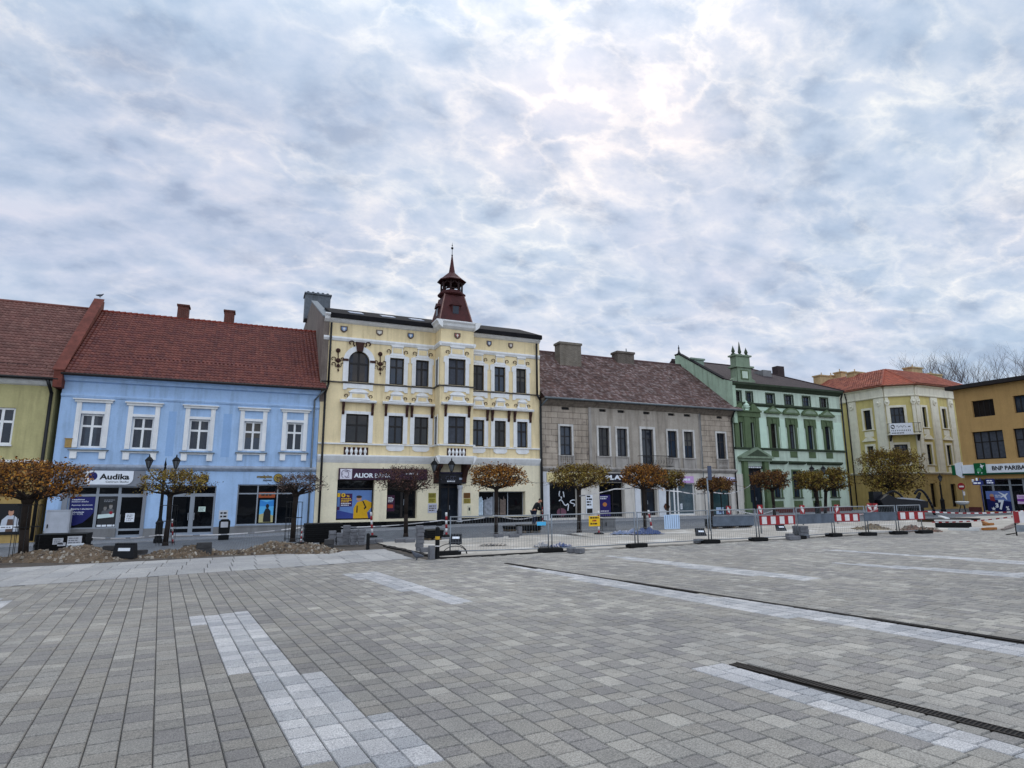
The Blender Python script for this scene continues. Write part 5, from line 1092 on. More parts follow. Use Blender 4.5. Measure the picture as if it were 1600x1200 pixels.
    for h in (.1, 1.0): mb.path([FBc.pt(-.05, .05, zb+.14+h), FBc.pt(-.05, .95, zb+.14+h), FBc.pt(LB+.05, .95, zb+.14+h), FBc.pt(LB+.05, .05, zb+.14+h)], .02, 6)
    for i in range(16): x = -.05+(LB+.1)*i/15; mb.tube(FBc.pt(x, .95, zb+.14), FBc.pt(x, .95, zb+1.14), .012, None, 5)
    mb.build('railing', M_BLKPIPE, o)
    for x in (.1, LB-.1):
        mb = MB(); mb.prism([FBc.pt(x-.08, 0, zb), FBc.pt(x-.08, .9, zb), FBc.pt(x-.08, 0, zb-.7)], [FBc.pt(x+.08, 0, zb), FBc.pt(x+.08, .9, zb), FBc.pt(x+.08, 0, zb-.7)]); mb.build('balcony_bracket', M_DKFRAME, o)
    # roof: a hipped orange roof turning the corner
    z0 = ze+.11; zt = z0+2.6
    e = [Vector((58.5, 52, z0)), Vector((58.5, 39.95, z0)), Vector((60.6, 37.86, z0)), Vector((70.6, 37.86, z0))]
    k = [Vector((63.5, 52, zt)), Vector((63.5, 42.9, zt)), Vector((63.6, 42.8, zt)), Vector((70.6, 42.8, zt))]
    MT_ = block_mat('orange_tiles', '#a04c33', '#5f2c1d', .26, .34, .2, 'XY', .03, .15, bumpd=.05)
    mb = MB(); mb.add(e+k, [(0, 1, 5, 4), (1, 2, 6, 5), (2, 3, 7, 6)]); lo_ = [p-Vector((0, 0, .14)) for p in e]
    mb.add(e+lo_, [(0, 1, 5, 4), (1, 2, 6, 5), (2, 3, 7, 6)]); mb.add(k+[Vector((70.6, 52, zt+.6))], [(0, 1, 3, 4)]); mb.build('roof_deck', MT_, t)
    cl_ = ('#995440', '#8b4936', '#a86147', '#824434', '#a05a44')
    roof_tiles(FA, -4, 48-39.95, .55, z0+.05, -4.5, zt+.05, .26, .36, .05, cl_, 'roof', t, M_TILE, .04, 6, left=-4, right=5.1, seed=31); roof_tiles(FC, -.24, 9.76, .55, z0+.05, -4.44, zt+.05, .26, .36, .05, cl_, 'roof', t, M_TILE, .04, 6, left=2.76, right=9.76, seed=32)
    for a_, b_ in ((e[1], k[1]), (e[2], k[2])): mb = MB(); mb.tube(a_, b_, .1, None, 6); mb.build('hip_ridge', mat('orange_ridge', '#94452f', .7, .2, 3, .2), t)
    mb = MB(); mb.path([p+Vector((0, 0, -.05))+Vector((-.05, -.05, 0)) for p in e], .08, 8); mb.build('gutter', mat('copper_gutter', '#7b4a34', .5, .2, 3, .1), t)
    for (x0, y0, x1, y1, Y) in ((203, 150, 268, 225, 46), (540, 122, 610, 185, 44), (640, 160, 722, 195, 47), (5, 170, 68, 225, 50), (70, 172, 112, 215, 51), (127, 150, 160, 200, 50)):
        p, p2 = at(*q(9, x0, y0), Y), at(*q(9, x1, y1), Y); mb = MB(); mb.box(p.x, p2.x, Y, Y+1.0, p2.z-1.6, p.z-.15); mb.box(p.x-.1, p2.x+.1, Y-.1, Y+1.1, p.z-.15, p.z); mb.tube(((p.x+p2.x)/2, Y+.5, p.z), ((p.x+p2.x)/2, Y+.5, p.z+.4), .06, None, 6); mb.build('chimney', mat('tan_chimney', '#b39b72', .88, .12, 2, .2, streak=.3), t)
    for (x, y) in ((310, 218), (730, 232)):
        p = at(*q(9, x, y), 41.5 if x > 500 else 44); 
        f = Vector((58.5, 44, z0)) if x < 500 else Vector((p.x, 37.86, z0)); 
        if x < 500: s = [Vector((60.2, 43.6, 0)), Vector((60.2, 44.6, 0)), Vector((61.4, 44.6, 0)), Vector((61.4, 43.6, 0))]; zf = lambda v: z0+(v.x-58.5)/5*2.6
        else: s = [Vector((p.x-.5, 39.3, 0)), Vector((p.x+.5, 39.3, 0)), Vector((p.x+.5, 40.6, 0)), Vector((p.x-.5, 40.6, 0))]; zf = lambda v: z0+(v.y-37.86)/4.94*2.6
        mb = MB(); mb.prism([(v.x, v.y, zf(v)-.05) for v in s], [(v.x, v.y, zf(v)+.08) for v in s]); mb.build('roof_light', glass_mat('roof_glass', '#9fb0c4', .08, .8), t)
    mb = MB(); a_ = FA.hit(*q(9, 205, 500))[0]; mb.path([FA.pt(a_-.4, .4, ze), FA.pt(a_-.4, .2, ze-.8), FA.pt(a_-.4, .2, zgr)], .06, 8); mb.build('downpipe', M_DKFRAME, t)
    # bodies behind the fronts
    mb = MB(); mb.prism([(59.3, 52, Zb), (59.3, 40.6, Zb), (61.1, 38.8, Zb), (70.3, 38.8, Zb), (70.3, 52, Zb)], [(59.3, 52, ze), (59.3, 40.6, ze), (61.1, 38.8, ze), (70.3, 38.8, ze), (70.3, 52, ze)]); mb.build('inner_walls', M_DKFRAME, t)
    return dict(FB=FBc, FC=FC, LB=LB, zb=zb)
CN = corner_house()
FR = Frame((56, 31.9), (0, -1))
def ochre_bank():
    M = mat('ochre_stucco', '#b4905c', .9, .08, 1.0, .35, 40, streak=.12); ML = mat('ochre_ground', '#a58a60', .9, .1, 1.2, .3, streak=.15)
    t = thing('ochre_building', 'flat-roofed ochre bank building at the right edge with dark band windows', 'building', (56, 31.9, gz(56, 31.9)))
    L_ = 26
    zt = FR.hit(*q(9, 790, 262))[1]; zt = (zt+FR.hit(*q(9, 1190, 205))[1])/2
    up = [FR.rect(9, 890, 327, 1032, 408), FR.rect(9, 1134, 307, 1270, 370)]; md = [FR.rect(9, 892, 508, 1098, 660), FR.rect(9, 1134, 495, 1340, 620)]
    u0, u1 = up[0][2], up[0][3]; m0, m1 = md[0][2], md[0][3]
    wU = up[0][1]-up[0][0]; wM = md[0][1]-md[0][0]
    ups = [(up[0][0], up[0][1], u0, u1)]; mds = [(md[0][0], md[0][1], m0, m1)]; x = up[1][0]; y = md[1][0]
    gapU, gapM = up[1][0]-up[0][1], md[1][0]-md[0][1]
    while x+wU < L_-1: ups.append((x, x+wU, u0, u1)); x += wU+gapU
    while y+wM < L_-1: mds.append((y, y+wM, m0, m1)); y += wM+gapM
    zs0 = FR.hit(*q(9, 1000, 755))[1]; zs1 = FR.hit(*q(9, 1000, 695))[1]
    sh = FR.rect(9, 930, 790, 1260, 980); zg = gz(56, 30); sh = (sh[0], 14.0, zg+.02, zs0-.35)
    wall(FR, 0, L_, Zb, zt, ups+mds+[sh], M, t, depth=14, reveal=.35)
    for i, r in enumerate(ups): window(FR, r, t, M_DKFRAME, (.25, .5, .75), (), .06, .2)
    for i, r in enumerate(mds): window(FR, r, t, M_DKFRAME, (.25, .5, .75), (.62,), .08, .2, curtain=True)
    w = (sh[1]-sh[0])
    xs = [sh[0], sh[0]+.9, FR.hit(*q(9, 1118, 900))[0], FR.hit(*q(9, 1200, 900))[0]]; xs += [xs[-1]+2.2*i for i in range(1, 4) if xs[-1]+2.2*i < 13.9]+[14.0]
    for i in range(len(xs)-1): window(FR, (xs[i], xs[i+1], sh[2], sh[3]), t, M_ALU, (), (.80,), .08, .28, M_PANE2, 'shop_window')
    mb = MB(); FR.box(mb, -.35, L_, -14.4, .55, zt+.001, zt+.32); mb.build('roof_slab', mat('dark_eaves', '#241f1e', .7, .2, 3, .2), t)
    mb = MB(); FR.box(mb, 0, sh[0]-.01, -.02, .06, Zb, zg+.35); mb.build('plinth', mat('dark_red_plinth', '#5a2f2c', .85, .2, 2, .3), t)
    return dict(zs0=zs0, zs1=zs1, sh=sh, xs=xs)
BK = ochre_bank()
# ------------------------------------------------------------------ signs, posters, plaques
P_ = lambda n, c, r=.6: mat('print_'+n, c, r, .05, 6, 0, spec=.3)
S_WHITE, S_NAVY, S_BLACK, S_YEL = P_('white', '#dfe2e6', .5), P_('navy', '#161a5c', .5), P_('black', '#121214', .5), P_('yellow', '#e2b41a', .5)
S_GREY, S_SKIN, S_PURP, S_BLUE = P_('grey', '#7d7f84'), P_('skin', '#b98a70'), P_('plum', '#34152f', .45), P_('sky', '#6f9bd6')
def rows(F, r, d, n, m, parent, seed=0, fill=.5, name='lettering'):
    """lines of small print too fine to read in the photo"""
    rng = random.Random(seed); a0, a1, z0, z1 = r; mb = MB(); h = (z1-z0)/n
    for i in range(n):
        a = a0; z = z1-h*(i+.75); e = a1-(a1-a0)*rng.uniform(0, .35)
        while a < e:
            w = rng.uniform(.5, 1.6)*h; F.box(mb, a, min(a+w, e), d, d+.003, z, z+h*fill); a += w+h*.25
    return mb.build(name, m, parent)
def hz(F, k, x, y): return F.hit(*q(k, x, y))
# hearing centre sign
r = FM.rect(1, 353, 770, 541, 827); t = board(FM, r, .075, .05, S_WHITE, 'shop_sign', 'white sign with navy balloon mark and the word Audika on the grey portal', 'sign', rounded=.45)
w, h = r[1]-r[0], r[3]-r[2]
flatpart(FM, [ell(r[0]+w*.155, r[2]+h*.60, w*.093, h*.30, 22)+[]], .125, S_NAVY, t, 'balloon_mark')
flatpart(FM, [[(r[0]+w*.13, r[2]+h*.36), (r[0]+w*.21, r[2]+h*.42), (r[0]+w*.155, r[2]+h*.24)]], .1255, S_NAVY, t, 'balloon_tail')
lettering('Audika', FM, r[0]+w*.29, r[2]+h*.36, w*.63, h*.42, S_BLACK, t, .125, .035)
lettering('Centrum Słuchu', FM, r[0]+w*.43, r[2]+h*.14, w*.48, h*.13, S_BLACK, t, .125, .01)
# window posters of the hearing centre
W0 = (BL['shop'][0], BL['sx'][0], BL['zlo'], BL['ztr']); W1 = (BL['sx'][0], BL['sx'][1], BL['zlo'], BL['ztr'])
r = (W0[0]+.08, W0[1]-.08, W0[2]+.08, W0[3]-.08); w, h = r[1]-r[0], r[3]-r[2]; DG = -.186
t = thing('window_poster', 'navy blue poster with white lines of text filling the left shop window pane', 'poster', FM.pt(r[0], DG, r[2]))
flatpart(FM, [[(r[0], r[2]+h*.12), (r[0]+w*.25, r[2]+h*.06), (r[0]+w*.6, r[2]+h*.16), (r[0]+w*.85, r[2]+h*.34), (r[1], r[2]+h*.5), (r[1], r[3]), (r[0], r[3])]], DG, S_NAVY, t, 'panel')
for s_, zz, ww, b in (('Bezpłatne', .89, .50, .03), ('badanie słuchu', .83, .66, 0), ('Aparaty słuchowe', .71, .84, .01), ('Baterie i akcesoria', .59, .86, .01), ('Refundacja', .48, .54, .03), ('NFZ i PCPR', .42, .50, 0)):
    lettering(s_, FM, r[0]+w*.07, r[2]+h*zz-.02, w*ww, h*.05, S_WHITE, t, DG+.005, b, ext=.003)
r = (W1[0]+.08, W1[1]-.1, W1[2]+.08, W1[3]-.1); w, h = r[1]-r[0], r[3]-r[2]
t = thing('window_poster', 'dark poster of grey faces with white strip and red dot in the middle shop pane', 'poster', FM.pt(r[0], DG, r[2]))
flatpart(FM, [[(r[0]+w*.05, r[2]), (r[1], r[2]), (r[1], r[3]), (r[0]+w*.05, r[3])]], DG, P_('charcoal', '#2a2b2d'), t, 'panel')
for cx_, cz_, rr, colr in ((.40, .62, .12, '#77736f'), (.70, .68, .13, '#8a8580')):
    flatpart(FM, [[(r[0]+w*(cx_-.2), r[2]+h*.36), (r[0]+w*(cx_+.2), r[2]+h*.36), (r[0]+w*(cx_+.16), r[2]+h*(cz_-.10)), (r[0]+w*(cx_+.05), r[2]+h*(cz_-.05)), (r[0]+w*(cx_-.05), r[2]+h*(cz_-.05)), (r[0]+w*(cx_-.16), r[2]+h*(cz_-.10))]], DG+.005+cx_*.001, P_('jersey_grey', '#55575a'), t, 'printed_shirt')
    flatpart(FM, [ell(r[0]+w*cx_, r[2]+h*cz_, w*rr*.75, h*rr*.62, 14)], DG+.0062+cx_*.001, P_('face_'+colr, colr), t, 'printed_face'); flatpart(FM, [ell(r[0]+w*cx_, r[2]+h*(cz_+.05), w*rr*.8, h*rr*.4, 12, 0, math.pi)], DG+.0105+cx_*.001, P_('hair_dark', '#38342f'), t, 'printed_hair')
flatpart(FM, [[(r[0]+w*.05, r[2]+h*.28), (r[0]+w*.92, r[2]+h*.33), (r[0]+w*.92, r[2]+h*.45), (r[0]+w*.05, r[2]+h*.41)]], DG+.016, P_('mint_white', '#c8d8d4'), t, 'white_strip')
flatpart(FM, [ell(r[0]+w*.74, r[2]+h*.47, w*.1, w*.1, 14)], DG+.0205, P_('red', '#8e1d2a'), t, 'red_dot')
rows(FM, (r[0]+w*.3, r[1]-.05, r[2]+h*.82, r[2]+h*.92), DG+.006, 2, S_GREY, t, 3); rows(FM, (r[0]+w*.05, r[1]+.25, r[2]-.02, r[2]+h*.08), DG+.008, 1, S_WHITE, t, 5, .7)
def notice(F, r, d, name, label, m=S_WHITE, ink=S_GREY, n=4, seed=1, cat='notice'):
    t = board(F, r, d, .006, m, name, label, cat); w, h = r[1]-r[0], r[3]-r[2]
    rows(F, (r[0]+w*.15, r[1]-w*.1, r[2]+h*.12, r[3]-h*.12), d+.007, n, ink, t, seed); return t
notice(FM, FM.rect(1, 509, 944, 543, 979), -.185, 'door_notice', 'white sheet of paper taped to the glass door of the hearing shop')
notice(FM, FM.rect(2, 191, 905, 219, 926), -.185, 'door_notice', 'small pale green notice on the right leaf of the double glass doors', P_('pale_green', '#c4d6c8'))
notice(FM, FM.rect(2, 280, 920, 315, 958), .01, 'wall_plaque', 'pale grey plaque with dark mark on the blue wall above the litter bin', P_('plaque_grey', '#b9bcc0'), S_BLACK, 2, 4, 'plaque')
# two round-logo shop signs on the blue wall
S_OLIVE = P_('olive_gold', '#a58a3a'); S_DKB = P_('dark_brown', '#35291a')
def round_logo(k, x, y, rx, label, txt):
    a, z = hz(FM, k, x, y); R = abs(hz(FM, k, x+rx, y)[0]-a)
    t = thing('shop_sign', label, 'sign', FM.pt(a, .01, z-R), 'round gold shop signs')
    flatpart(FM, [ell(a, z, R, R, 24)], .01, S_DKB, t, 'disc_rim', .06); flatpart(FM, [ell(a, z, R*.86, R*.86, 24)], .071, S_OLIVE, t, 'disc', .008)
    flatpart(FM, [ell(a, z, R*.6, R*.6, 20)], .08, S_DKB, t, 'ring', .004); flatpart(FM, [ell(a, z, R*.48, R*.48, 20)], .085, S_OLIVE, t, 'ring_centre', .004)
    for s in (-1, 1): flatpart(FM, [ell(a+s*R*.2, z+R*.08, R*.16, R*.2, 12)], .09, S_DKB, t, 'face_mark', .004)
    flatpart(FM, [ell(a, z-R*.2, R*.26, R*.10, 12)], .0905, S_DKB, t, 'face_mark', .004)
    if txt:
        (a0, z1), (a1, z0) = hz(FM, k, 441, 771), hz(FM, k, 505, 797)
        lettering('małpka', FM, a0, z0+(z1-z0)*.42, a1-a0, (z1-z0)*.62, S_DKB, t, .02, .05); lettering('małpka', FM, a0+.02, z0+(z1-z0)*.46, a1-a0-.04, (z1-z0)*.54, S_OLIVE, t, .028, .0)
        lettering('express', FM, a0+(a1-a0)*.42, z0-.02, (a1-a0)*.55, (z1-z0)*.36, S_DKB, t, .02, .02)
    return t
round_logo(2, 215, 786, 21, 'round gold sign with dark rim above the double glass doors', False)
round_logo(2, 531, 783, 20, 'gold lettering and round gold sign above the wide shop window', True)
b = BL['big']; wb = b[1]-b[0]; r = (hz(FM, 2, 452, 900)[0], hz(FM, 2, 512, 900)[0], hz(FM, 2, 480, 972)[1], hz(FM, 2, 480, 876)[1]); w, h = r[1]-r[0], r[3]-r[2]
t = board(FM, r, -.188, .005, P_('cyan', '#58a9d8'), 'window_poster', 'bright blue poster with dark seated figure in the middle pane of the wide window', 'poster')
flatpart(FM, [[(r[0], r[2]), (r[1], r[2]), (r[1], r[2]+h*.3), (r[0]+w*.4, r[2]+h*.42), (r[0], r[2]+h*.35)]], -.182, P_('sand', '#b4ab7a'), t, 'printed_ground'); flatpart(FM, [[(r[0], r[3]-h*.28), (r[1], r[3]-h*.28), (r[1], r[3]), (r[0]+w*.5, r[3]-h*.1), (r[0], r[3])]], -.182, P_('azure', '#2f7fc4'), t, 'printed_sky')
flatpart(FM, [[(r[0]+w*.3, r[2]+h*.02), (r[0]+w*.85, r[2]+h*.02), (r[0]+w*.8, r[2]+h*.5), (r[0]+w*.66, r[2]+h*.62), (r[0]+w*.45, r[2]+h*.62), (r[0]+w*.32, r[2]+h*.45)], ell(r[0]+w*.56, r[2]+h*.72, w*.12, h*.10, 12)], -.177, S_BLACK, t, 'printed_figure')
t = board(FM, (r[0]-.1, r[1]+.05, r[3]+.14, r[3]+.48), -.188, .005, P_('rust_orange', '#9c4a22'), 'window_banner', 'rust orange strip banner above the bright blue poster in the wide window', 'banner'); rows(FM, (r[0]+.05, r[1]-.05, r[3]+.2, r[3]+.42), -.182, 1, S_DKB, t, 9)
# poster on the olive house
r = FM.rect(1, -8, 905, 84, 1030); w, h = r[1]-r[0], r[3]-r[2]
t = board(FM, r, .01, .06, S_BLACK, 'advert_board', 'dark advert board with man in apron on the ochre wall at the left edge', 'poster')
flatpart(FM, [[(r[0]+w*.2, r[2]+h*.1), (r[0]+w*.9, r[2]+h*.1), (r[0]+w*.86, r[2]+h*.5), (r[0]+w*.68, r[2]+h*.62), (r[0]+w*.42, r[2]+h*.62), (r[0]+w*.24, r[2]+h*.48)]], .071, P_('shirt', '#b9bec6'), t, 'printed_shirt')
flatpart(FM, [ell(r[0]+w*.55, r[2]+h*.72, w*.10, h*.12, 14)], .0715, S_SKIN, t, 'printed_face'); flatpart(FM, [ell(r[0]+w*.55, r[2]+h*.82, w*.11, h*.06, 12)], .076, S_BLACK, t, 'printed_hair')
flatpart(FM, [[(r[0]+w*.42, r[2]+h*.1), (r[0]+w*.7, r[2]+h*.1), (r[0]+w*.66, r[2]+h*.5), (r[0]+w*.46, r[2]+h*.5)]], .0765, P_('apron', '#5a463c'), t, 'printed_apron')
flatpart(FM, [[(r[0]+w*.15, r[2]+h*.18), (r[0]+w*.9, r[2]+h*.2), (r[0]+w*.9, r[2]+h*.31), (r[0]+w*.15, r[2]+h*.29)]], .081, S_WHITE, t, 'white_strip'); rows(FM, (r[0]+w*.25, r[0]+w*.8, r[2]+h*.2, r[2]+h*.28), .0855, 1, S_GREY, t, 2)
# bank fascia
r = FM.rect(5, 168, 562, 757, 640); zmid = r[3]; r = (r[0], r[1], hz(FM, 5, 300, 642)[1], hz(FM, 5, 300, 565)[1]); w, h = r[1]-r[0], r[3]-r[2]
t = board(FM, r, .02, .12, S_PURP, 'bank_sign', 'long plum fascia sign with pale square emblem and the words ALIOR BANK', 'sign')
lg = (hz(FM, 5, 176, 600)[0], hz(FM, 5, 255, 600)[0], r[2]+.05, r[3]-.05); lw, lh = lg[1]-lg[0], lg[3]-lg[2]
flatpart(FM, [[(lg[0], lg[2]), (lg[1], lg[2]), (lg[1], lg[3]), (lg[0], lg[3])]], .141, P_('pale_lilac', '#d5d0d8'), t, 'emblem_square', .01)
rgm = random.Random(3); mbm = MB()
for cx_, cz_, ra, rz, a0_, a1_ in ((.45, .55, .34, .36, .9, 3.6), (.5, .5, .22, .28, -1.2, 2.2), (.62, .35, .22, .2, 3.2, 5.6), (.3, .35, .16, .2, 2.0, 4.6), (.68, .7, .16, .14, .2, 3.1)):
    pts = [FM.pt(lg[0]+lw*(cx_+ra*math.cos(a0_+(a1_-a0_)*i/9)), .153, lg[2]+lh*(cz_+rz*math.sin(a0_+(a1_-a0_)*i/9))) for i in range(10)]; mbm.path(pts, .028, 6)
mbm.build('emblem_lines', P_('lilac_grey', '#8b8290'), t)
a0_, a1_ = hz(FM, 5, 268, 612)[0], hz(FM, 5, 398, 612)[0]; z0_, z1_ = hz(FM, 5, 300, 628)[1], hz(FM, 5, 300, 597)[1]
lettering('ALIOR', FM, a0_, z0_, a1_-a0_, z1_-z0_, S_WHITE, t, .141, .035, ext=.02); a2_ = hz(FM, 5, 408, 612)[0]; a3_ = hz(FM, 5, 515, 612)[0]; lettering('BANK', FM, a2_, z0_, a3_-a2_, z1_-z0_, S_WHITE, t, .141, -.005, ext=.02)
rows(FM, (hz(FM, 5, 615, 600)[0], hz(FM, 5, 705, 600)[0], r[2]+h*.42, r[2]+h*.68), .142, 1, S_WHITE, t, 7, .7)
# bank window posters
s1 = CR['s1']; zt_ = hz(FM, 5, 300, 706)[1]; r = (s1[0]+.09, s1[1]-.09, s1[2]+.09, zt_-.05); w, h = r[1]-r[0], r[3]-r[2]; D = -.448
t = board(FM, r, D, .005, P_('poster_blue', '#5f7fb4'), 'window_poster', 'large bank window poster of man in yellow jacket beside 0% in yellow', 'poster')
X = lambda f: r[0]+w*f; Zz = lambda f: r[2]+h*f
flatpart(FM, [[(X(0), Zz(0)), (X(1), Zz(0)), (X(1), Zz(.22)), (X(.5), Zz(.16)), (X(0), Zz(.3))]], D+.006, P_('deep_blue', '#2f3f86'), t, 'printed_ground')
flatpart(FM, [[(X(.08), Zz(.42)), (X(.43), Zz(.42)), (X(.43), Zz(.88)), (X(.08), Zz(.88))], [(X(0), Zz(.3)), (X(.08), Zz(.3)), (X(.08), Zz(.42)), (X(0), Zz(.42))]], D+.0065, P_('aubergine', '#3d1a4a'), t, 'text_panel')
flatpart(FM, [[(X(0), Zz(.76)), (X(.08), Zz(.76)), (X(.08), Zz(.9)), (X(0), Zz(.9))]], D+.0062, S_YEL, t, 'yellow_block')
lettering('0', FM, X(.11), Zz(.75), w*.12, h*.15, S_YEL, t, D+.012, .04); lettering('%', FM, X(.26), Zz(.75), w*.09, h*.08, S_YEL, t, D+.012, .02)
rows(FM, (X(.11), X(.42), Zz(.56), Zz(.73)), D+.012, 3, S_YEL, t, 3); rows(FM, (X(.11), X(.42), Zz(.44), Zz(.56)), D+.012, 2, S_WHITE, t, 4)
flatpart(FM, [[(X(.48), Zz(.0)), (X(.92), Zz(.0)), (X(.88), Zz(.2)), (X(1), Zz(.38)), (X(1), Zz(.56)), (X(.82), Zz(.66)), (X(.72), Zz(.62)), (X(.58), Zz(.58)), (X(.48), Zz(.36))]], D+.008, P_('jacket_yellow', '#c79a12'), t, 'printed_jacket')
flatpart(FM, [ell(X(.63), Zz(.70), w*.075, h*.085, 16)], D+.0085, S_SKIN, t, 'printed_face'); flatpart(FM, [ell(X(.63), Zz(.765), w*.085, h*.05, 14)], D+.013, S_DKB, t, 'printed_hair')
flatpart(FM, [[(X(.72), Zz(.62)), (X(.76), Zz(.62)), (X(.86), Zz(.38)), (X(.80), Zz(.30)), (X(.78), Zz(.36)), (X(.81), Zz(.4))], [(X(.56), Zz(.2)), (X(.6), Zz(.2)), (X(.6), Zz(.45)), (X(.57), Zz(.45))]], D+.0132, S_BLACK, t, 'printed_straps')
s2 = CR['s2']; r = (s2[0]+.1, s2[0]+(s2[1]-s2[0])*.30, s2[2]+.5, hz(FM, 5, 530, 745)[1]); t = board(FM, r, D, .005, P_('plum_dark', '#3a1230'), 'window_poster', 'narrow plum poster with red and white lines in the bank window behind the tree', 'poster'); w, h = r[1]-r[0], r[3]-r[2]
rows(FM, (r[0]+.08, r[1]-.05, r[2]+h*.55, r[2]+h*.9), D+.006, 4, S_WHITE, t, 6); flatpart(FM, [[(r[0]+.05, r[2]+h*.2), (r[1]-.1, r[2]+h*.2), (r[1]-.1, r[2]+h*.42), (r[0]+.05, r[2]+h*.42)]], D+.006, P_('orange_red', '#a8402a'), t, 'red_block')
# plaques beside the bank doorway, black board over it
for rc, colr, lab in (((40, 730, 90, 763), '#8d8430', 'upper of two yellow metal plaques left of the dark doorway'), ((40, 765, 90, 796), '#a0963a', 'lower of two yellow metal plaques left of the dark doorway'), ((37, 801, 97, 862), '#b9bac6', 'pale lilac plaque with outline drawing below the yellow plaques'), ((276, 729, 320, 764), '#6d4316', 'brown brass plaque on the wall right of the dark doorway'), ((276, 767, 322, 799), '#9a8a3c', 'yellow plaque under the brown brass plaque right of the doorway'), ((301, 812, 326, 872), '#d6cfb2', 'cream intercom panel with small dark grille right of the doorway')):
    r = FM.rect(6, *rc); w, h = r[1]-r[0], r[3]-r[2]
    t = board(FM, r, .004, .02, mat('plaque_'+colr, colr, .4, .15, 6, 0, metal=.3), 'wall_plaque', lab, 'plaque')
    if 'intercom' in lab: flatpart(FM, [[(r[0]+w*.3, r[2]+h*.4), (r[0]+w*.7, r[2]+h*.4), (r[0]+w*.7, r[2]+h*.75), (r[0]+w*.3, r[2]+h*.75)]], .0245, S_BLACK, t, 'grille')
    else: rows(FM, (r[0]+w*.12, r[1]-w*.1, r[2]+h*.15, r[3]-h*.15), .0245, 3, P_('engraved', '#4a3c20'), t, 8)
r = FM.rect(6, 96, 602, 280, 668); w, h = r[1]-r[0], r[3]-r[2]
t = board(FM, r, .10, .12, P_('black_blue', '#16161e', .5), 'door_sign', 'black signboard with pale lettering over the dark doorway under the bay', 'sign')
rows(FM, (r[0]+w*.34, r[0]+w*.68, r[2]+h*.14, r[2]+h*.30), .221, 1, S_WHITE, t, 12, .8); rows(FM, (r[0]+w*.78, r[1]-w*.04, r[2]+h*.34, r[2]+h*.6), .221, 1, P_('pale_blue_ink', '#aab4c8'), t, 14, .8); rows(FM, (r[0]+w*.03, r[0]+w*.2, r[2]+h*.36, r[2]+h*.55), .221, 1, P_('dim_lilac', '#6b6a7c'), t, 15, .8)
mbm = MB()
for i in range(4): c_ = r[0]+w*(.36+.085*i); mbm.path([FM.pt(c_+.13*math.cos(k*.7+.6), .224, r[2]+h*.56+.15*math.sin(k*.7+.6)) for k in range(8)], .014, 5)
mbm.build('outline_letters', P_('dim_lilac', '#6b6a7c'), t)
mbm = MB(); profile(FM, r[0]-.05, r[1]+.05, [(.1, r[3]+.001), (.3, r[3]+.04), (.3, r[3]+.1), (.1, r[3]+.14)], None, None, '', 0, mbm); mbm.build('sign_hood', P_('hood_violet', '#3a3650'), t)
# shops of the grey house
CRM = P_('cream_fascia', '#d9c791')
r = FM.rect(7, 80, 748, 372, 800); t = board(FM, r, .02, .14, CRM, 'shop_sign', 'cream fascia sign with dark letters at the left of the weathered house', 'sign'); w, h = r[1]-r[0], r[3]-r[2]
lettering('LU', FM, r[0]+w*.32, r[2]+h*.5, w*.11, h*.34, S_DKB, t, .161, .05); rows(FM, (r[0]+w*.45, r[0]+w*.85, r[2]+h*.45, r[2]+h*.9), .162, 1, S_DKB, t, 3, .75)
r = FM.rect(7, 363, 752, 530, 800); t = board(FM, r, .02, .10, P_('shop_black', '#17121d', .4), 'shop_sign', 'black fascia sign with large white letters PLAY', 'sign'); w, h = r[1]-r[0], r[3]-r[2]
lettering('PLAY', FM, hz(FM, 7, 393, 775)[0], hz(FM, 7, 440, 787)[1], hz(FM, 7, 506, 775)[0]-hz(FM, 7, 393, 775)[0], hz(FM, 7, 440, 762)[1]-hz(FM, 7, 440, 787)[1], S_WHITE, t, .121, .05)
r = FM.rect(7, 792, 768, 868, 804); t = board(FM, r, .02, .06, P_('orchid', '#c39ac9'), 'shop_sign', 'small orchid pink sign above the sage shop window', 'sign'); w, h = r[1]-r[0], r[3]-r[2]; rows(FM, (r[0]+w*.3, r[1]-w*.1, r[2]+h*.25, r[3]-h*.3), .081, 1, S_WHITE, t, 6, .7)
flatpart(FM, [ell(r[0]+w*.2, r[2]+h*.5, h*.2, h*.2, 14)], .081, S_WHITE, t, 'round_mark')
r = FM.rect(7, 950, 772, 1098, 806); t = board(FM, r, .02, .06, P_('lavender', '#c9c8e0'), 'shop_sign', 'lavender white sign strip above the teal shop window', 'sign'); w, h = r[1]-r[0], r[3]-r[2]; rows(FM, (r[0]+w*.12, r[0]+w*.5, r[2]+h*.25, r[3]-h*.2), .081, 2, P_('violet', '#4a4680'), t, 5, .3); rows(FM, (r[0]+w*.68, r[1]-w*.04, r[2]+h*.25, r[3]-h*.2), .081, 2, P_('violet', '#4a4680'), t, 8, .3)
sA, sB, sC, sD = GR['sA'], GR['sB'], GR['sC'], GR['sD']
D = -.366
r = FM.rect(7, 292, 868, 330, 972); t = board(FM, r, .004, .03, S_WHITE, 'wall_poster', 'tall white poster with black symbols and black square between two shop windows', 'poster'); w, h = r[1]-r[0], r[3]-r[2]
rows(FM, (r[0]+w*.1, r[1]-w*.05, r[2]+h*.42, r[2]+h*.98), .035, 4, S_BLACK, t, 2, .6); flatpart(FM, [[(r[0]+w*.1, r[2]+h*.04), (r[1]-w*.06, r[2]+h*.04), (r[1]-w*.06, r[2]+h*.3), (r[0]+w*.1, r[2]+h*.3)]], .035, S_BLACK, t, 'black_square')
t = thing('window_decal', 'white curling brush strokes drawn on the black shop window', 'decal', FM.pt(sA[0], D, sA[2])); 
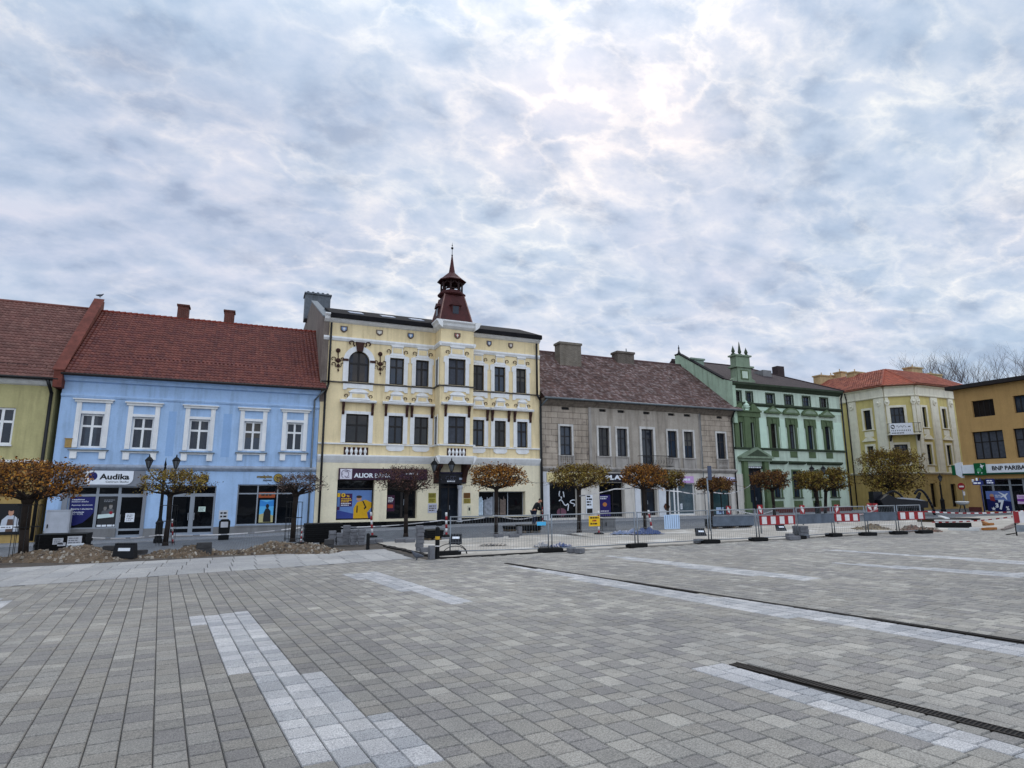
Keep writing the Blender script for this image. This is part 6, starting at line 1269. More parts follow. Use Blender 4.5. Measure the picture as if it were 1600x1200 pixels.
for pts in (((395, 615), (412, 600), (435, 604), (458, 640), (480, 680), (505, 692), (535, 668), (550, 680), (547, 720), (540, 775)), ((655, 603), (625, 600), (590, 612), (578, 640), (605, 655), (640, 662), (656, 680), (640, 702)), ((402, 455), (392, 500), (396, 535)), ((462, 465), (470, 510), (476, 548)), ((420, 550), (436, 560), (428, 575))):
    mbm = MB(); pp = [FM.hit(840+x/10.667, 725+y/10.667) for x, y in pts]; mbm.path([FM.pt(a_, D+.02, z_) for a_, z_ in pp], .04, 6)
    for a_, z_ in pp: mbm.ball(FM.pt(a_, D+.02, z_), .04, 6)
    mbm.build('brush_stroke', S_WHITE, t)
flatpart(FM, [ell(hz(FM, 7, 175, 970)[0], sA[2]+.42, .42, .32, 12)], D, P_('dusty_rose', '#6b4350'), t, 'rose_patch')
r = FM.rect(7, 368, 868, 440, 982); t = board(FM, r, -.368, .006, P_('violet_dark', '#22165a'), 'window_poster', 'dark violet poster with white script and small orange badge in the phone shop', 'poster'); w, h = r[1]-r[0], r[3]-r[2]
rows(FM, (r[0]+w*.2, r[1]-w*.1, r[2]+h*.78, r[2]+h*.95), -.361, 2, S_WHITE, t, 9, .5); flatpart(FM, [ell(r[0]+w*.55, r[2]+h*.55, w*.17, h*.1, 12)], -.361, P_('badge_orange', '#b5733a'), t, 'badge'); rows(FM, (r[0]+w*.2, r[1]-w*.1, r[2]+h*.08, r[2]+h*.3), -.361, 2, P_('pale_lilac', '#d5d0d8'), t, 4, .4)
r = FM.rect(7, 703, 912, 740, 950); a_, z_ = (r[0]+r[1])/2, (r[2]+r[3])/2; R_2 = (r[1]-r[0])/2*.9
t = thing('hexagon_sign', 'brown six-sided hanging sign on the white pilaster by the dark door', 'sign', FM.pt(a_, .085, r[2])); flatpart(FM, [ell(a_, z_, R_2, R_2, 6)], .085, P_('dark_rust', '#4a2c20'), t, 'panel', .05); flatpart(FM, [ell(a_, z_, R_2*.6, R_2*.6, 6)], .136, P_('rust', '#7c4d38'), t, 'emblem', .01)
r = FM.rect(7, 1004, 935, 1046, 972); t = board(FM, r, -.325, .006, P_('pale_blue_sheet', '#9fb4cc'), 'window_poster', 'small pale blue poster with dark letters low in the teal shop window', 'poster'); w, h = r[1]-r[0], r[3]-r[2]; lettering('EG', FM, r[0]+w*.35, r[2]+h*.25, w*.5, h*.45, S_NAVY, t, -.318, .05)
r = FM.rect(7, 808, 915, 820, 945); notice(FM, r, -.235, 'door_notice', 'tiny white notice on the sage glass shop window', n=3)
# sign over the green doorway
r = FM.rect(8, 493, 720, 590, 738); t = board(FM, r, -.02, .05, S_BLACK, 'door_sign', 'black strip sign with white capitals over the green doorway', 'sign'); w, h = r[1]-r[0], r[3]-r[2]; rows(FM, (r[0]+w*.06, r[1]-w*.05, r[2]+h*.2, r[3]-h*.2), .031, 1, S_WHITE, t, 3, .8)
# balcony banner
FB2, LB_ = CN['FB'], CN['LB']; r = FB2.rect(9, 411, 457, 553, 519, 1.0); r = (r[0], r[1], r[2], r[3]); w, h = r[1]-r[0], r[3]-r[2]
t = board(FB2, r, 1.0, .02, S_WHITE, 'balcony_banner', 'white banner with round black emblem and lines of letters hung on the corner balcony', 'banner')
X = lambda f: r[0]+w*f; Zz = lambda f: r[2]+h*f
flatpart(FB2, [ell(X(.13), Zz(.70), w*.095, h*.19, 18)], 1.021, S_BLACK, t, 'round_emblem'); flatpart(FB2, [ell(X(.11), Zz(.72), w*.04, h*.09, 12), ell(X(.17), Zz(.66), w*.03, h*.08, 12)], 1.026, S_WHITE, t, 'emblem_face')
mbm = MB(); pts = [FB2.pt(X(.28+.055*i), 1.024, Zz(.72+.10*math.sin(i*2.2))) for i in range(9)]; mbm.path(pts, .022, 5); mbm.build('script_line', S_GREY, t); rows(FB2, (X(.80), X(.95), Zz(.62), Zz(.74)), 1.021, 1, S_BLACK, t, 2, .6)
mbm = MB()
for i in range(11): FB2.box(mbm, X(.06+.08*i), X(.09+.08*i), 1.021, 1.025, Zz(.30), Zz(.42))
mbm.build('spaced_letters', S_BLACK, t); rows(FB2, (X(.05), X(.75), Zz(.08), Zz(.2)), 1.021, 1, S_BLACK, t, 5, .6)
# bank at the right edge
GRN = P_('bank_green', '#0c5a34', .4)
z0, z1 = BK['zs0'], BK['zs1']; L0 = -.5; a1 = hz(FR, 9, 1010, 720)[0]
t = thing('bank_sign', 'long white and green fascia sign reading BNP PARIBAS on the ochre building', 'sign', FR.pt(0, .1, z0))
mb = MB(); FR.box(mb, 0.02, 14.5, .02, .28, z0+.12, z1); mb.build('panel', S_WHITE, t); mb = MB(); FR.box(mb, 0.02, 14.5, .02, .30, z0-.02, z0+.118); mb.build('green_rail', P_('rail_green', '#12402f', .4), t)
mb = MB(); FR.prism(mb, [(-.02, z1+.25), (-.42, z1+.15), (-.42, z0+.05), (-.02, z0-.25)], .02, .45); mb.build('end_cap', S_WHITE, t); mb = MB(); FR.box(mb, -.75, -.43, .05, .40, z0, z1+.02); mb.build('green_end', GRN, t)
g0, g1 = hz(FR, 9, 922, 720)[0], hz(FR, 9, 990, 720)[0]
mb = MB(); FR.box(mb, g0, g1, .285, .36, z0-.05, z1+.12); o = mb.build('emblem_square', GRN, t); gh, gw = z1-z0+.17, g1-g0
flatpart(FR, [ell(g0+gw*.42, z0+gh*.38, gw*.20, gh*.16, 14)], .361, P_('light_green', '#4d9a6c', .4), o, 'emblem_leaf', .01)
for ca, cz, s_ in ((.68, .72, .26), (.32, .22, .13), (.62, .18, .11)):
    c_ = (g0+gw*ca, z0-.05+gh*cz); flatpart(FR, [[(c_[0]+s_*gw*rr*math.cos(k*math.pi/4+.3), c_[1]+s_*gh*rr*math.sin(k*math.pi/4+.3)) for k, rr in enumerate((1, .35, .9, .3, .6, .3, .9, .35))]], .3625, S_WHITE, o, 'emblem_star', .01)
ta, tb = hz(FR, 9, 1024, 715)[0], hz(FR, 9, 1200, 705)[0]; lw_ = (tb-ta)/.84
zz0, zz1 = z0+.12+(z1-z0-.12)*.27, z0+.12+(z1-z0-.12)*.76
lettering('BNP PARIBAS', FR, ta, zz0, lw_, zz1-zz0, P_('ink_black', '#17171c', .4), t, .285, .03)
xs, sh = BK['xs'], BK['sh']; D = -.315
r = (hz(FR, 9, 970, 900)[0], hz(FR, 9, 1112, 900)[0], hz(FR, 9, 1050, 975)[1], hz(FR, 9, 1050, 852)[1]); w, h = r[1]-r[0], r[3]-r[2]
t = board(FR, r, -.27, .02, P_('royal_navy', '#131b52', .4), 'bank_poster', 'navy poster with white aeroplane and large figure 37% in the bank window', 'poster'); X = lambda f: r[0]+w*f; Zz = lambda f: r[2]+h*f; D = -.25
flatpart(FR, [[(X(0), Zz(.62)), (X(1), Zz(.5)), (X(1), Zz(1)), (X(0), Zz(1))]], D+.001, P_('sky_blue_print', '#5f74ad'), t, 'printed_sky')
flatpart(FR, [[(X(.52), Zz(.95)), (X(.56), Zz(.95)), (X(.78), Zz(.83)), (X(.88), Zz(.90)), (X(.92), Zz(.88)), (X(.82), Zz(.76)), (X(.86), Zz(.58)), (X(.82), Zz(.6)), (X(.72), Zz(.74)), (X(.62), Zz(.68)), (X(.60), Zz(.72)), (X(.70), Zz(.8))]], D+.006, S_WHITE, t, 'aeroplane')
lettering('7', FR, X(.48), Zz(.1), w*.24, h*.48, S_WHITE, t, D+.006, .06); lettering('3', FR, X(.34), Zz(.2), w*.13, h*.22, S_WHITE, t, D+.006, .06); lettering('%', FR, X(.76), Zz(.08), w*.13, h*.2, S_WHITE, t, D+.006, .03)
flatpart(FR, [[(X(.25)+w*.1*rr*math.cos(k*math.pi/5+.3), Zz(.15)+h*.1*rr*math.sin(k*math.pi/5+.3)) for k, rr in enumerate((1, .42)*5)]], D+.006, S_WHITE, t, 'printed_star')
flatpart(FR, [ell(X(.24), Zz(.78), w*.09, h*.09, 12)], D+.006, S_SKIN, t, 'printed_face'); flatpart(FR, [[(X(.16), Zz(.55)), (X(.36), Zz(.5)), (X(.34), Zz(.72)), (X(.15), Zz(.74))]], D+.0065, P_('red_shirt', '#8a3434'), t, 'printed_shirt'); rows(FR, (X(.38), X(.72), Zz(.68), Zz(.84)), D+.006, 2, S_WHITE, t, 5, .4)
r = (hz(FR, 9, 1150, 900)[0], hz(FR, 9, 1215, 900)[0], hz(FR, 9, 1175, 928)[1], hz(FR, 9, 1175, 875)[1]); w, h = r[1]-r[0], r[3]-r[2]
t = board(FR, r, -.27, .02, P_('pink_white', '#d9bcd9', .4), 'bank_poster', 'pink and purple poster at the far right in the bank window', 'poster'); flatpart(FR, [[(r[0], r[2]+h*.3), (r[1], r[2]+h*.2), (r[1], r[2]+h*.62), (r[0], r[2]+h*.55)]], -.249, P_('purple', '#7d3c90', .4), t, 'purple_band'); rows(FR, (r[0]+.1, r[1]-.05, r[2]+h*.66, r[2]+h*.9), -.249, 2, P_('purple', '#7d3c90', .4), t, 4, .4)
# ------------------------------------------------------------------ trees
M_BARK = mat('dark_bark', '#2a221d', .95, .3, 8, .7, 30)
LEAF = {
 'orange': isl_mat('leaf_orange', ('#7d5125', '#603e20', '#966026', '#4a3321', '#a8762f', '#372719'), .85),
 'yellow': isl_mat('leaf_yellow', ('#8d7632', '#7a6530', '#a08a42', '#5f4f2c', '#6b4c28', '#4a3d26'), .85),
 'bare': isl_mat('leaf_bare', ('#5a4a42', '#6d5a50', '#4a3c36', '#7b6a60', '#3c302b'), .85),
 'purple': isl_mat('leaf_purple', ('#4b3230', '#3c2828', '#5e403a', '#70503f', '#2e2020'), .85),
 'mixed': isl_mat('leaf_mixed', ('#6f5a29', '#85702f', '#57441f', '#98843a', '#614421', '#3a2d1d'), .85),
 'russet': isl_mat('leaf_russet', ('#5f4127', '#74532b', '#4a3322', '#83632f', '#38291d', '#643c20'), .85)}
def leaf_cloud(mb, rng, c, rx, ry, rz, n, size, rnd=False):
    """many separate small leaves through the crown's volume, clumped on twigs"""
    cs = []
    ph = [rng.uniform(0, 6) for _ in range(3)]
    while len(cs) < max(22, n//30):
        an = rng.uniform(0, 2*math.pi); k = rng.random()**.42; lob = .84+.13*math.sin(an*3+ph[0])+.10*math.sin(an*7+ph[1])
        top = math.sqrt(max(0, 1-(k*.93)**2.2)); bot = -.55-.25*(1-k)*0+.35*k*k*rng.random()
        if rnd: k = rng.random()**.36; w_ = rng.uniform(-1, 1); top = w_*k; k = k*math.sqrt(1-w_*w_); bot = top
        zz = bot+(top-bot)*rng.random()**.8
        cs.append((c[0]+math.cos(an)*rx*k*lob, c[1]+math.sin(an)*ry*k*lob, c[2]+zz*rz))
    for i in range(int(n*.54)):
        b = rng.choice(cs); s = size*rng.uniform(.6, 1.35); p = Vector((b[0]+rng.gauss(0, .075*(rx*.5+.3)), b[1]+rng.gauss(0, .085*(rx*.5+.3)), b[2]+rng.gauss(0, .075*(rx*.5+.3))))
        d = Vector((rng.gauss(0, 1), rng.gauss(0, 1), rng.gauss(0, .7))).normalized(); e = d.orthogonal().normalized()
        e = (Matrix.Rotation(rng.uniform(0, 6.28), 3, d) @ e); f = d.cross(e)
        mb.add([p, p+e*s*.5+f*s*.35, p+e*s*1.15, p+e*s*.5-f*s*.35], [(0, 1, 2, 3)])
    return cs
def small_tree(k, base, top, x0, x1, y0, y1, kind, label, seed, n=2600, size=.078, guard=False, Y=None, trunk_r=.085, rnd=False, group='small round-headed trees along the square'):
    """pollarded street tree: trunk at px base, crown filling px x0..x1, y0..y1 at the trunk's distance"""
    rng = random.Random(seed); b = gp(*base) if Y is None else at(base[0], base[1], Y); b.z = gz(b.x, b.y); Yb = b.y
    # crown extents measured in the upright plane through the trunk that faces the square
    fr = Frame((b.x, b.y), (math.cos(YAW), -math.sin(YAW)))
    a0, zt = fr.hit(x0, y0); a1, zb = fr.hit(x1, y1); cm = (a0+a1)/2; rx = (a1-a0)/2; rz = (zt-zb)/2; cz = (zt+zb)/2
    c = fr.pt(cm, 0, cz)
    t = thing('street_tree', label, 'tree', b, group)
    mb = MB(); fork = Vector((b.x+(c.x-b.x)*.25, b.y+(c.y-b.y)*.25, zb+rz*.30)); mid = b.lerp(fork, .5)+Vector((rng.uniform(-.03, .03), rng.uniform(-.03, .03), 0))
    mb.tube(b-Vector((0, 0, .1)), b+Vector((0, 0, .15)), trunk_r*1.5, trunk_r*1.1, 10); mb.tube(b+Vector((0, 0, .15)), mid, trunk_r*1.1, trunk_r, 10); mb.tube(mid, fork, trunk_r, trunk_r*1.05, 10); mb.ball(fork, trunk_r*1.45, 8)
    tips = []
    for i in range(11):
        an = 2*math.pi*i/11+rng.uniform(-.2, .2); el = rng.uniform(.15, .9); L_ = rng.uniform(.65, .95)
        e = Vector((c.x+math.cos(an)*rx*L_*math.cos(el), c.y+math.sin(an)*rx*.9*L_*math.cos(el), cz-rz*.3+rz*1.1*L_*math.sin(el)))
        m_ = fork.lerp(e, .5)+Vector((rng.uniform(-.1, .1), rng.uniform(-.1, .1), -rz*.12)); r0 = trunk_r*.55
        mb.tube(fork, m_, r0, r0*.6, 6); mb.tube(m_, e, r0*.6, r0*.2, 5)
        for j in range(7):
            s_ = m_.lerp(e, rng.uniform(0, .9)); e2 = s_+Vector((rng.gauss(0, .32)*rx, rng.gauss(0, .32)*rx, rng.uniform(-.35, .5)*rz)); mb.tube(s_, e2, .014, .005, 4); tips.append(e2)
            for _ in range(2): e3 = e2.lerp(s_, rng.uniform(0, .5)); mb.tube(e3, e3+Vector((rng.gauss(0, .14)*rx, rng.gauss(0, .14)*rx, rng.uniform(-.2, .35)*rz)), .008, .003, 3)
    mb.build('trunk', M_BARK, t)
    mb = MB(); leaf_cloud(mb, rng, c, rx, rx*.95, rz, n, size, rnd)
    for i in range(int(26+n*.012)):               # stray shoots standing out of the crown
        an = rng.uniform(0, 6.283); k = rng.uniform(.2, 1.0); p0 = Vector((c.x+math.cos(an)*rx*k*.8, c.y+math.sin(an)*rx*k*.8, c.z+rz*(.75*math.sqrt(1-.75*k*k))))
        p1 = p0+Vector((math.cos(an)*rx*.16*k+rng.gauss(0, .05), math.sin(an)*rx*.16*k+rng.gauss(0, .05), rz*rng.uniform(.12, .42)))
        for j in range(6): tips.append(p0.lerp(p1, j/5))
    for p in tips:
        for _ in range(5):
            d = Vector((rng.gauss(0, 1), rng.gauss(0, 1), rng.gauss(0, 1))).normalized(); e = d.orthogonal().normalized(); f = d.cross(e); s = size*rng.uniform(.6, 1.1); o_ = p+Vector((rng.gauss(0, .06), rng.gauss(0, .06), rng.gauss(0, .05)))
            mb.add([o_, o_+e*s*.5+f*s*.3, o_+e*s, o_+e*s*.5-f*s*.3], [(0, 1, 2, 3)])
    mb.build('crown', LEAF[kind], t)
    if guard:
        mb = MB(); R = .36
        for h in (.12, 1.05, 1.75):
            mb.path([(b.x+R*math.cos(i*math.pi/8), b.y+R*math.sin(i*math.pi/8), b.z+h) for i in range(17)], .011, 5)
        for i in range(8): an = i*math.pi/4+.2; mb.tube((b.x+R*math.cos(an), b.y+R*math.sin(an), b.z), (b.x+R*math.cos(an), b.y+R*math.sin(an), b.z+1.75), .010, None, 5)
        mb.build('tree_guard', M_BLKPIPE, t)
    return t
small_tree(0, (35, 875), 0, -62, 130, 722, 792, 'orange', 'orange brown street tree in an iron guard at the left edge', 1, 7000, .085, True, trunk_r=.13)
small_tree(0, (258, 852), 0, 216, 322, 736, 779, 'yellow', 'yellowish street tree with thin crown beside the double street lamp', 2, 2600, .085, True, trunk_r=.10)
small_tree(0, (457, 846), 0, 430, 506, 742, 778, 'bare', 'nearly bare grey-twigged street tree in front of the wide shop window', 3, 1300, .07, True, trunk_r=.11)
small_tree(0, (634, 838), 0, 584, 684, 731, 776, 'purple', 'dark purplish bare street tree in front of the bank sign', 4, 2800, .07, False, trunk_r=.10)
small_tree(0, (775, 837), 0, 727, 827, 728, 770, 'orange', 'orange brown street tree in front of the dress shop window', 5, 4800, .085, False, trunk_r=.09)
small_tree(0, (905, 832), 0, 853, 962, 727, 770, 'mixed', 'brown and yellow street tree in front of the cream shop sign', 6, 4800, .085, False, trunk_r=.10)
small_tree(0, (1008, 829), 0, 966, 1046, 728, 771, 'orange', 'dense orange street tree in front of the small iron balcony', 7, 4800, .085, trunk_r=.08)
small_tree(0, (1045, 823), 0, 1016, 1074, 736, 769, 'mixed', 'smaller yellow-orange street tree just behind the dense orange one', 8, 2600, .09, trunk_r=.08)
small_tree(0, (1113, 822), 0, 1086, 1150, 747, 771, 'russet', 'low russet street tree before the teal shop window at the green house corner', 9, 2800, .10, trunk_r=.09)
small_tree(0, (1211, 812), 0, 1170, 1237, 737, 771, 'russet', 'russet street tree with scraps of tape left of the green house centre', 10, 3600, .11, trunk_r=.10)
small_tree(0, (1281, 808), 0, 1238, 1296, 738, 772, 'mixed', 'left tree of the pair in front of the green house lamp', 11, 3400, .12, trunk_r=.11)
small_tree(0, (1290, 807), 0, 1268, 1334, 733, 773, 'mixed', 'right tree of the pair in front of the green house lamp', 12, 3800, .12, trunk_r=.11)
small_tree(0, (1396, 803), 0, 1338, 1450, 704, 775, 'mixed', 'large dense globe-crowned tree in front of the mustard corner house', 13, 11000, .13, trunk_r=.16, rnd=True)
def bare_tree(base, h, seed, label):
    rng = random.Random(seed); b = Vector((base[0], base[1], gz(*base))); t = thing('bare_tree', label, 'tree', b, 'leafless trees beyond the roofs'); mb = MB(); tw = MB()
    def br(p, d, L_, r, lv):
        n = 3; q0 = p
        for i in range(n):
            d = (d+Vector((rng.gauss(0, .12), rng.gauss(0, .12), rng.gauss(0, .06)+.04))).normalized(); q1 = q0+d*L_/n
            (mb if lv < 2 else tw).tube(q0, q1, r*(1-i*.2), r*(1-(i+1)*.2), 6 if lv < 2 else 3, cap=False)
            if lv < 5:
                for _ in range(1 if lv else 2):
                    a = Vector((rng.gauss(0, 1), rng.gauss(0, 1), rng.uniform(.1, .9))).normalized(); br(q1, (d*.75+a*.75).normalized(), L_*rng.uniform(.5, .72), r*.5, lv+1)
            q0 = q1
        if lv < 5: br(q0, d, L_*.62, r*.45, lv+1)
    br(b, Vector((0, 0, 1)), h*.46, h*.016, 0)
    mb.build('trunk', mat('pale_bark', '#6b625c', .95, .3, 6, .4), t); tw.build('crown', mat('twig', '#5c5350', .95, .2, 6, 0), t)
for i, (x, Y, ytop, lab) in enumerate(((1476, 85, 562, 'leafless tree leftmost beyond the orange roof'), (1492, 90, 549, 'tall leafless tree above the right end of the orange roof'), (1524, 88, 560, 'leafless tree above the left end of the ochre building'), (1558, 92, 556, 'leafless tree over the dark eaves of the ochre building'), (1592, 88, 553, 'leafless tree at the right edge above the ochre building'))):
    p = at(x, ytop, Y); bare_tree((p.x, Y), (p.z-gz(p.x, Y))*.96, 40+i, lab)
# ------------------------------------------------------------------ street furniture and the roadworks
M_IRON = mat('black_iron', '#0d0e10', .6, .25, 6, .15, spec=.2)
M_GALV = mat('galvanised', '#7f858b', .45, .2, 6, .1, metal=.6)
M_RUBBER = mat('black_rubber', '#111111', .9, .3, 6, .4, 40)
M_RED = mat('signal_red', '#8f1d22', .5, .12, 5, .05); M_SWHITE = mat('signal_white', '#d3cfcc', .55, .12, 5, .05)
M_STONEG = isl_mat('grey_blocks', ('#77777a', '#85858a', '#6a6a6d', '#8f8d8a'), .9, 6, .2, .6, 40)
M_STONED = isl_mat('dark_blocks', ('#4c4b4a', '#5a5856', '#403f3f', '#64615d'), .9, 6, .25, .7, 40)
M_FOIL = mat('black_foil', '#080809', .6, .3, 6, .5, 9, spec=.15)
VX, VY = Vector((math.cos(YAW), -math.sin(YAW))), Vector((math.sin(YAW), math.cos(YAW)))
def ground(x, y): p = gp(x, y); p.z = gz(p.x, p.y); return p
# ---- lamps
def lantern(mb, gl, c, s=1.0):
    mb.lathe(c, [(.06*s, -.06*s), (.10*s, 0), (.10*s, .03*s)], 6); mb.lathe(c, [(.27*s, .52*s), (.29*s, .56*s), (.12*s, .78*s), (.05*s, .82*s), (.05*s, .88*s), (.015*s, 1.02*s)], 6)
    for i in range(6): an = i*math.pi/3; mb.tube((c.x+.10*s*math.cos(an), c.y+.10*s*math.sin(an), c.z+.03*s), (c.x+.25*s*math.cos(an), c.y+.25*s*math.sin(an), c.z+.53*s), .016*s, None, 5)
    gl.lathe(c, [(.09*s, .035*s), (.235*s, .515*s)], 6)
M_LGL = glass_mat('lantern_glass', '#5a5d60', .15, .5)
def street_lamp(name, base, heads, label, Y=None, group='cast iron street lamps', hpx=23):
    """post with swan arms to lanterns; heads: px (x, y) of each lantern's foot, or one straight on the post"""
    b = ground(*base) if Y is None else at(base[0], base[1], Y); b.z = gz(b.x, b.y); fr = Frame((b.x, b.y), VX)
    S = hpx*(b.dot(Vector((FW.x, FW.y, 0))))/F_PX/1.08; t = thing(name, label, 'street lamp', b, group); H = [fr.hit(*h) for h in heads]; zt = H[0][1]
    mb = MB(); zp = zt+.05 if len(H) > 1 else zt-.05
    mb.lathe(b, [(.20, -.1), (.20, .15), (.16, .22), (.16, .9), (.19, .95), (.12, 1.05), (.075, 1.2), (.065, zp-b.z-.4), (.09, zp-b.z-.35), (.06, zp-b.z-.25), (.05, zp-b.z)], 10)
    if len(H) > 1: mb.lathe(b, [(.03, zp-b.z), (.06, zp-b.z+.1), (.02, zp-b.z+.3), (.012, zp-b.z+.45)], 8)
    mb.build('post', M_IRON, t)
    for a, z in H:
        if len(H) > 1:
            m2 = MB(); pts = [fr.pt(a*k, 0, zp-.45+(-.18*math.sin(math.pi*k)) + (z-.06-zp+.45)*k**3) for k in [i/8 for i in range(9)]]; m2.path(pts, .028, 6); m2.build('arm', M_IRON, t)
        m2, g2 = MB(), MB(); lantern(m2, g2, fr.pt(a, 0, z), S); o = m2.build('lantern', M_IRON, t); g2.build('lantern_glass', M_LGL, o)
    return t
street_lamp('street_lamp', (247, 841), [(232, 731), (274.5, 731.5)], 'black double-lantern street lamp in front of the blue house', Y=34.5)
street_lamp('street_lamp', (686, 822), [(678.5, 737), (705.5, 737)], 'black double-lantern street lamp in front of the dark doorway under the bay')
street_lamp('street_lamp', (1278, 808), [(1269, 740), (1287, 740)], 'black double-lantern street lamp behind the tree pair at the green house', hpx=15)
street_lamp('street_lamp', (1474, 796), [(1469.5, 752)], 'single-lantern black street lamp beside the corner house', Y=33.5, hpx=13)
# ---- cabinets, bin, bollards
def cabinet(r, Y, dep, m, label, z0=None):
    p0, p1 = at(r[0], r[1], Y), at(r[2], r[3], Y); g_ = gz(p0.x, Y) if z0 is None else z0
    t = thing('utility_cabinet', label, 'cabinet', ((p0.x+p1.x)/2, Y, g_)); mb = MB(); mb.box(p0.x, p1.x, Y, Y+dep, g_+.15, p0.z-.05); mb.box(p0.x-.03, p1.x+.03, Y-.03, Y+dep+.03, p0.z-.05, p0.z); mb.build('body', m, t)
    mb = MB(); mb.box(p0.x-.02, p1.x+.02, Y-.02, Y+dep+.02, g_-.1, g_+.148); mb.build('base', M_GREYPL, t)
    mb = MB(); mb.box(p0.x+.05, p1.x-.05, Y-.012, Y+.001, g_+.22, p0.z-.12); o = mb.build('door', m, t); mb = MB(); mb.box(p0.x+.10, p0.x+.15, Y-.04, Y-.011, (g_+p0.z)/2-.1, (g_+p0.z)/2+.1); mb.build('handle', M_RUBBER, o); return t
cabinet((73, 797, 106, 836), 40.45, .4, mat('cabinet_grey', '#a9acb2', .6, .08, 3, .1, streak=.2), 'pale grey utility cabinet against the blue wall left of the hearing shop')
cabinet((943, 810, 962, 834), 27.0, .5, mat('cabinet_stone', '#757575', .85, .15, 4, .3, streak=.3), 'grey concrete utility cabinet behind the fence right of the yellow warning sign')
b = ground(349, 843); t = thing('litter_bin', 'black litter bin standing below the pale plaque on the blue wall', 'bin', b); z = b.z
mb = MB(); mb.prism([(b.x-.24, b.y-.2, z), (b.x+.24, b.y-.2, z), (b.x+.24, b.y+.2, z), (b.x-.24, b.y+.2, z)], [(b.x-.26, b.y-.22, z+.78), (b.x+.26, b.y-.22, z+.78), (b.x+.26, b.y+.22, z+.78), (b.x-.26, b.y+.22, z+.78)]); mb.build('body', M_IRON, t)
mb = MB(); mb.prism([(b.x-.26, b.y-.22, z+.78), (b.x-.26, b.y-.22, z+.92), (b.x-.16, b.y-.22, z+1.02), (b.x+.16, b.y-.22, z+1.02), (b.x+.26, b.y-.22, z+.92), (b.x+.26, b.y-.22, z+.78)], [(b.x-.26, b.y+.22, z+.78), (b.x-.26, b.y+.22, z+.92), (b.x-.16, b.y+.22, z+1.02), (b.x+.16, b.y+.22, z+1.02), (b.x+.26, b.y+.22, z+.92), (b.x+.26, b.y+.22, z+.78)]); mb.build('hood', M_IRON, t)
mb = MB(); mb.box(b.x-.17, b.x+.17, b.y-.235, b.y-.221, z+.62, z+.90); mb.build('label_plate', mat('bin_plate', '#b4b4b8', .5, .1, 5, 0), t)
def bollard(base, top, r, label, band):
    b = ground(*base); h = at(base[0], top, b.y).z-b.z; t = thing('bollard', label, 'bollard', b, 'black bollards at the pale slabs')
    mb = MB(); mb.lathe(b, [(r*1.1, -.05), (r*1.1, .05), (r, .08), (r, h-.06), (r*.85, h-.02), (r*.4, h)], 14); mb.build('post', M_IRON, t)
    if band:
        mb = MB(); mb.lathe(b+Vector((0, 0, h*.60)), [(r*1.03, 0), (r*1.03, .09)], 14); mb.build('yellow_band', mat('reflect_yellow', '#c39a25', .4, .1, 5, 0), t)
        mb = MB(); mb.lathe(b+Vector((0, 0, h*.38)), [(r*1.03, 0), (r*1.03, .03)], 14); mb.build('white_band', M_SWHITE, t)
bollard((683, 873), 823, .065, 'tall black bollard with yellow band at the corner of the pale slabs', True)
bollard((574.5, 858), 833, .06, 'short plain black bollard beside the block stacks', False)
# ---- loose and stacked blocks: every block a thing of its own
_blk = {}
def block(p, size, rot, label, group, m, tilt=0.0):
    k = (size, m.name)
    if k not in _blk:
        bm = bmesh.new(); bmesh.ops.create_cube(bm, size=1); bmesh.ops.scale(bm, vec=size, verts=bm.verts); bmesh.ops.translate(bm, vec=(0, 0, size[2]/2), verts=bm.verts)
        bmesh.ops.bevel(bm, geom=list(bm.edges), offset=.012, segments=1, affect='EDGES'); r_ = random.Random(len(_blk))
        for v in bm.verts: v.co += Vector((r_.gauss(0, .004), r_.gauss(0, .004), r_.gauss(0, .002)))
        me = bpy.data.meshes.new('paving_block'); bm.to_mesh(me); bm.free(); me.materials.append(m); _blk[k] = me
    o = bpy.data.objects.new('paving_block', _blk[k]); COL.objects.link(o); o.location = p; o.rotation_euler = (tilt, 0, rot); tag(o, label, 'paving block', group); return o
ORD = ['bottom', 'second', 'third', 'fourth', 'fifth', 'sixth', 'seventh', 'eighth']
def stack(base, top, n, w, where, m=None, dep=.2, group='stacked paving blocks', seed=0):
    rng = random.Random(seed+int(base[0])); b = ground(*base); H = at(base[0], top, b.y).z-b.z; h = H/n
    for i in range(n):
        lab = ('lowest grey block of ' if i == 0 else 'topmost grey block of ' if i == n-1 else f'{ORD[i]} grey block from the ground in ')+where
        block(Vector((b.x+rng.uniform(-.02, .02), b.y+rng.uniform(-.02, .02), b.z+.012+i*h)), (w, dep, round(h-.004, 3)), rng.uniform(-.12, .12), lab, group, m or M_STONEG)
stack((518, 853), 829.5, 4, .27, 'the leftmost rear stack by the short bollard')
stack((530, 852.5), 833, 3, .25, 'the lowest rear stack by the short bollard')
stack((540.5, 852), 821, 6, .26, 'the tallest rear stack by the short bollard')
stack((552, 852), 828, 5, .26, 'the rear stack just right of the tallest one')
stack((564, 852), 827, 5, .27, 'the rear stack nearest the short bollard')
stack((514, 860), 843, 2, .33, 'the low dark stack at the end of the soil heap', M_STONED)
stack((656, 861), 821.5, 7, .24, 'the lone tall stack left of the banded bollard')
stack((297, 866), 852, 2, .42, 'the left dark pile between the soil heaps', M_STONED)
stack((318, 867), 848, 2, .46, 'the right dark pile between the soil heaps', M_STONED)
stack((155, 867), 855, 2, .36, 'the dark pile left of the labelled black box', M_STONED)
stack((170, 867), 853, 2, .34, 'the dark pile touching the labelled black box', M_STONED)
stack((1252, 841), 822, 4, .42, 'the rubble stack behind the grey barrier board', dep=.4)
stack((1234, 843), 834, 1, .26, 'the pair at the fence foot')
stack((812.5, 837), 823, 1, .20, 'the roadside upright pair')
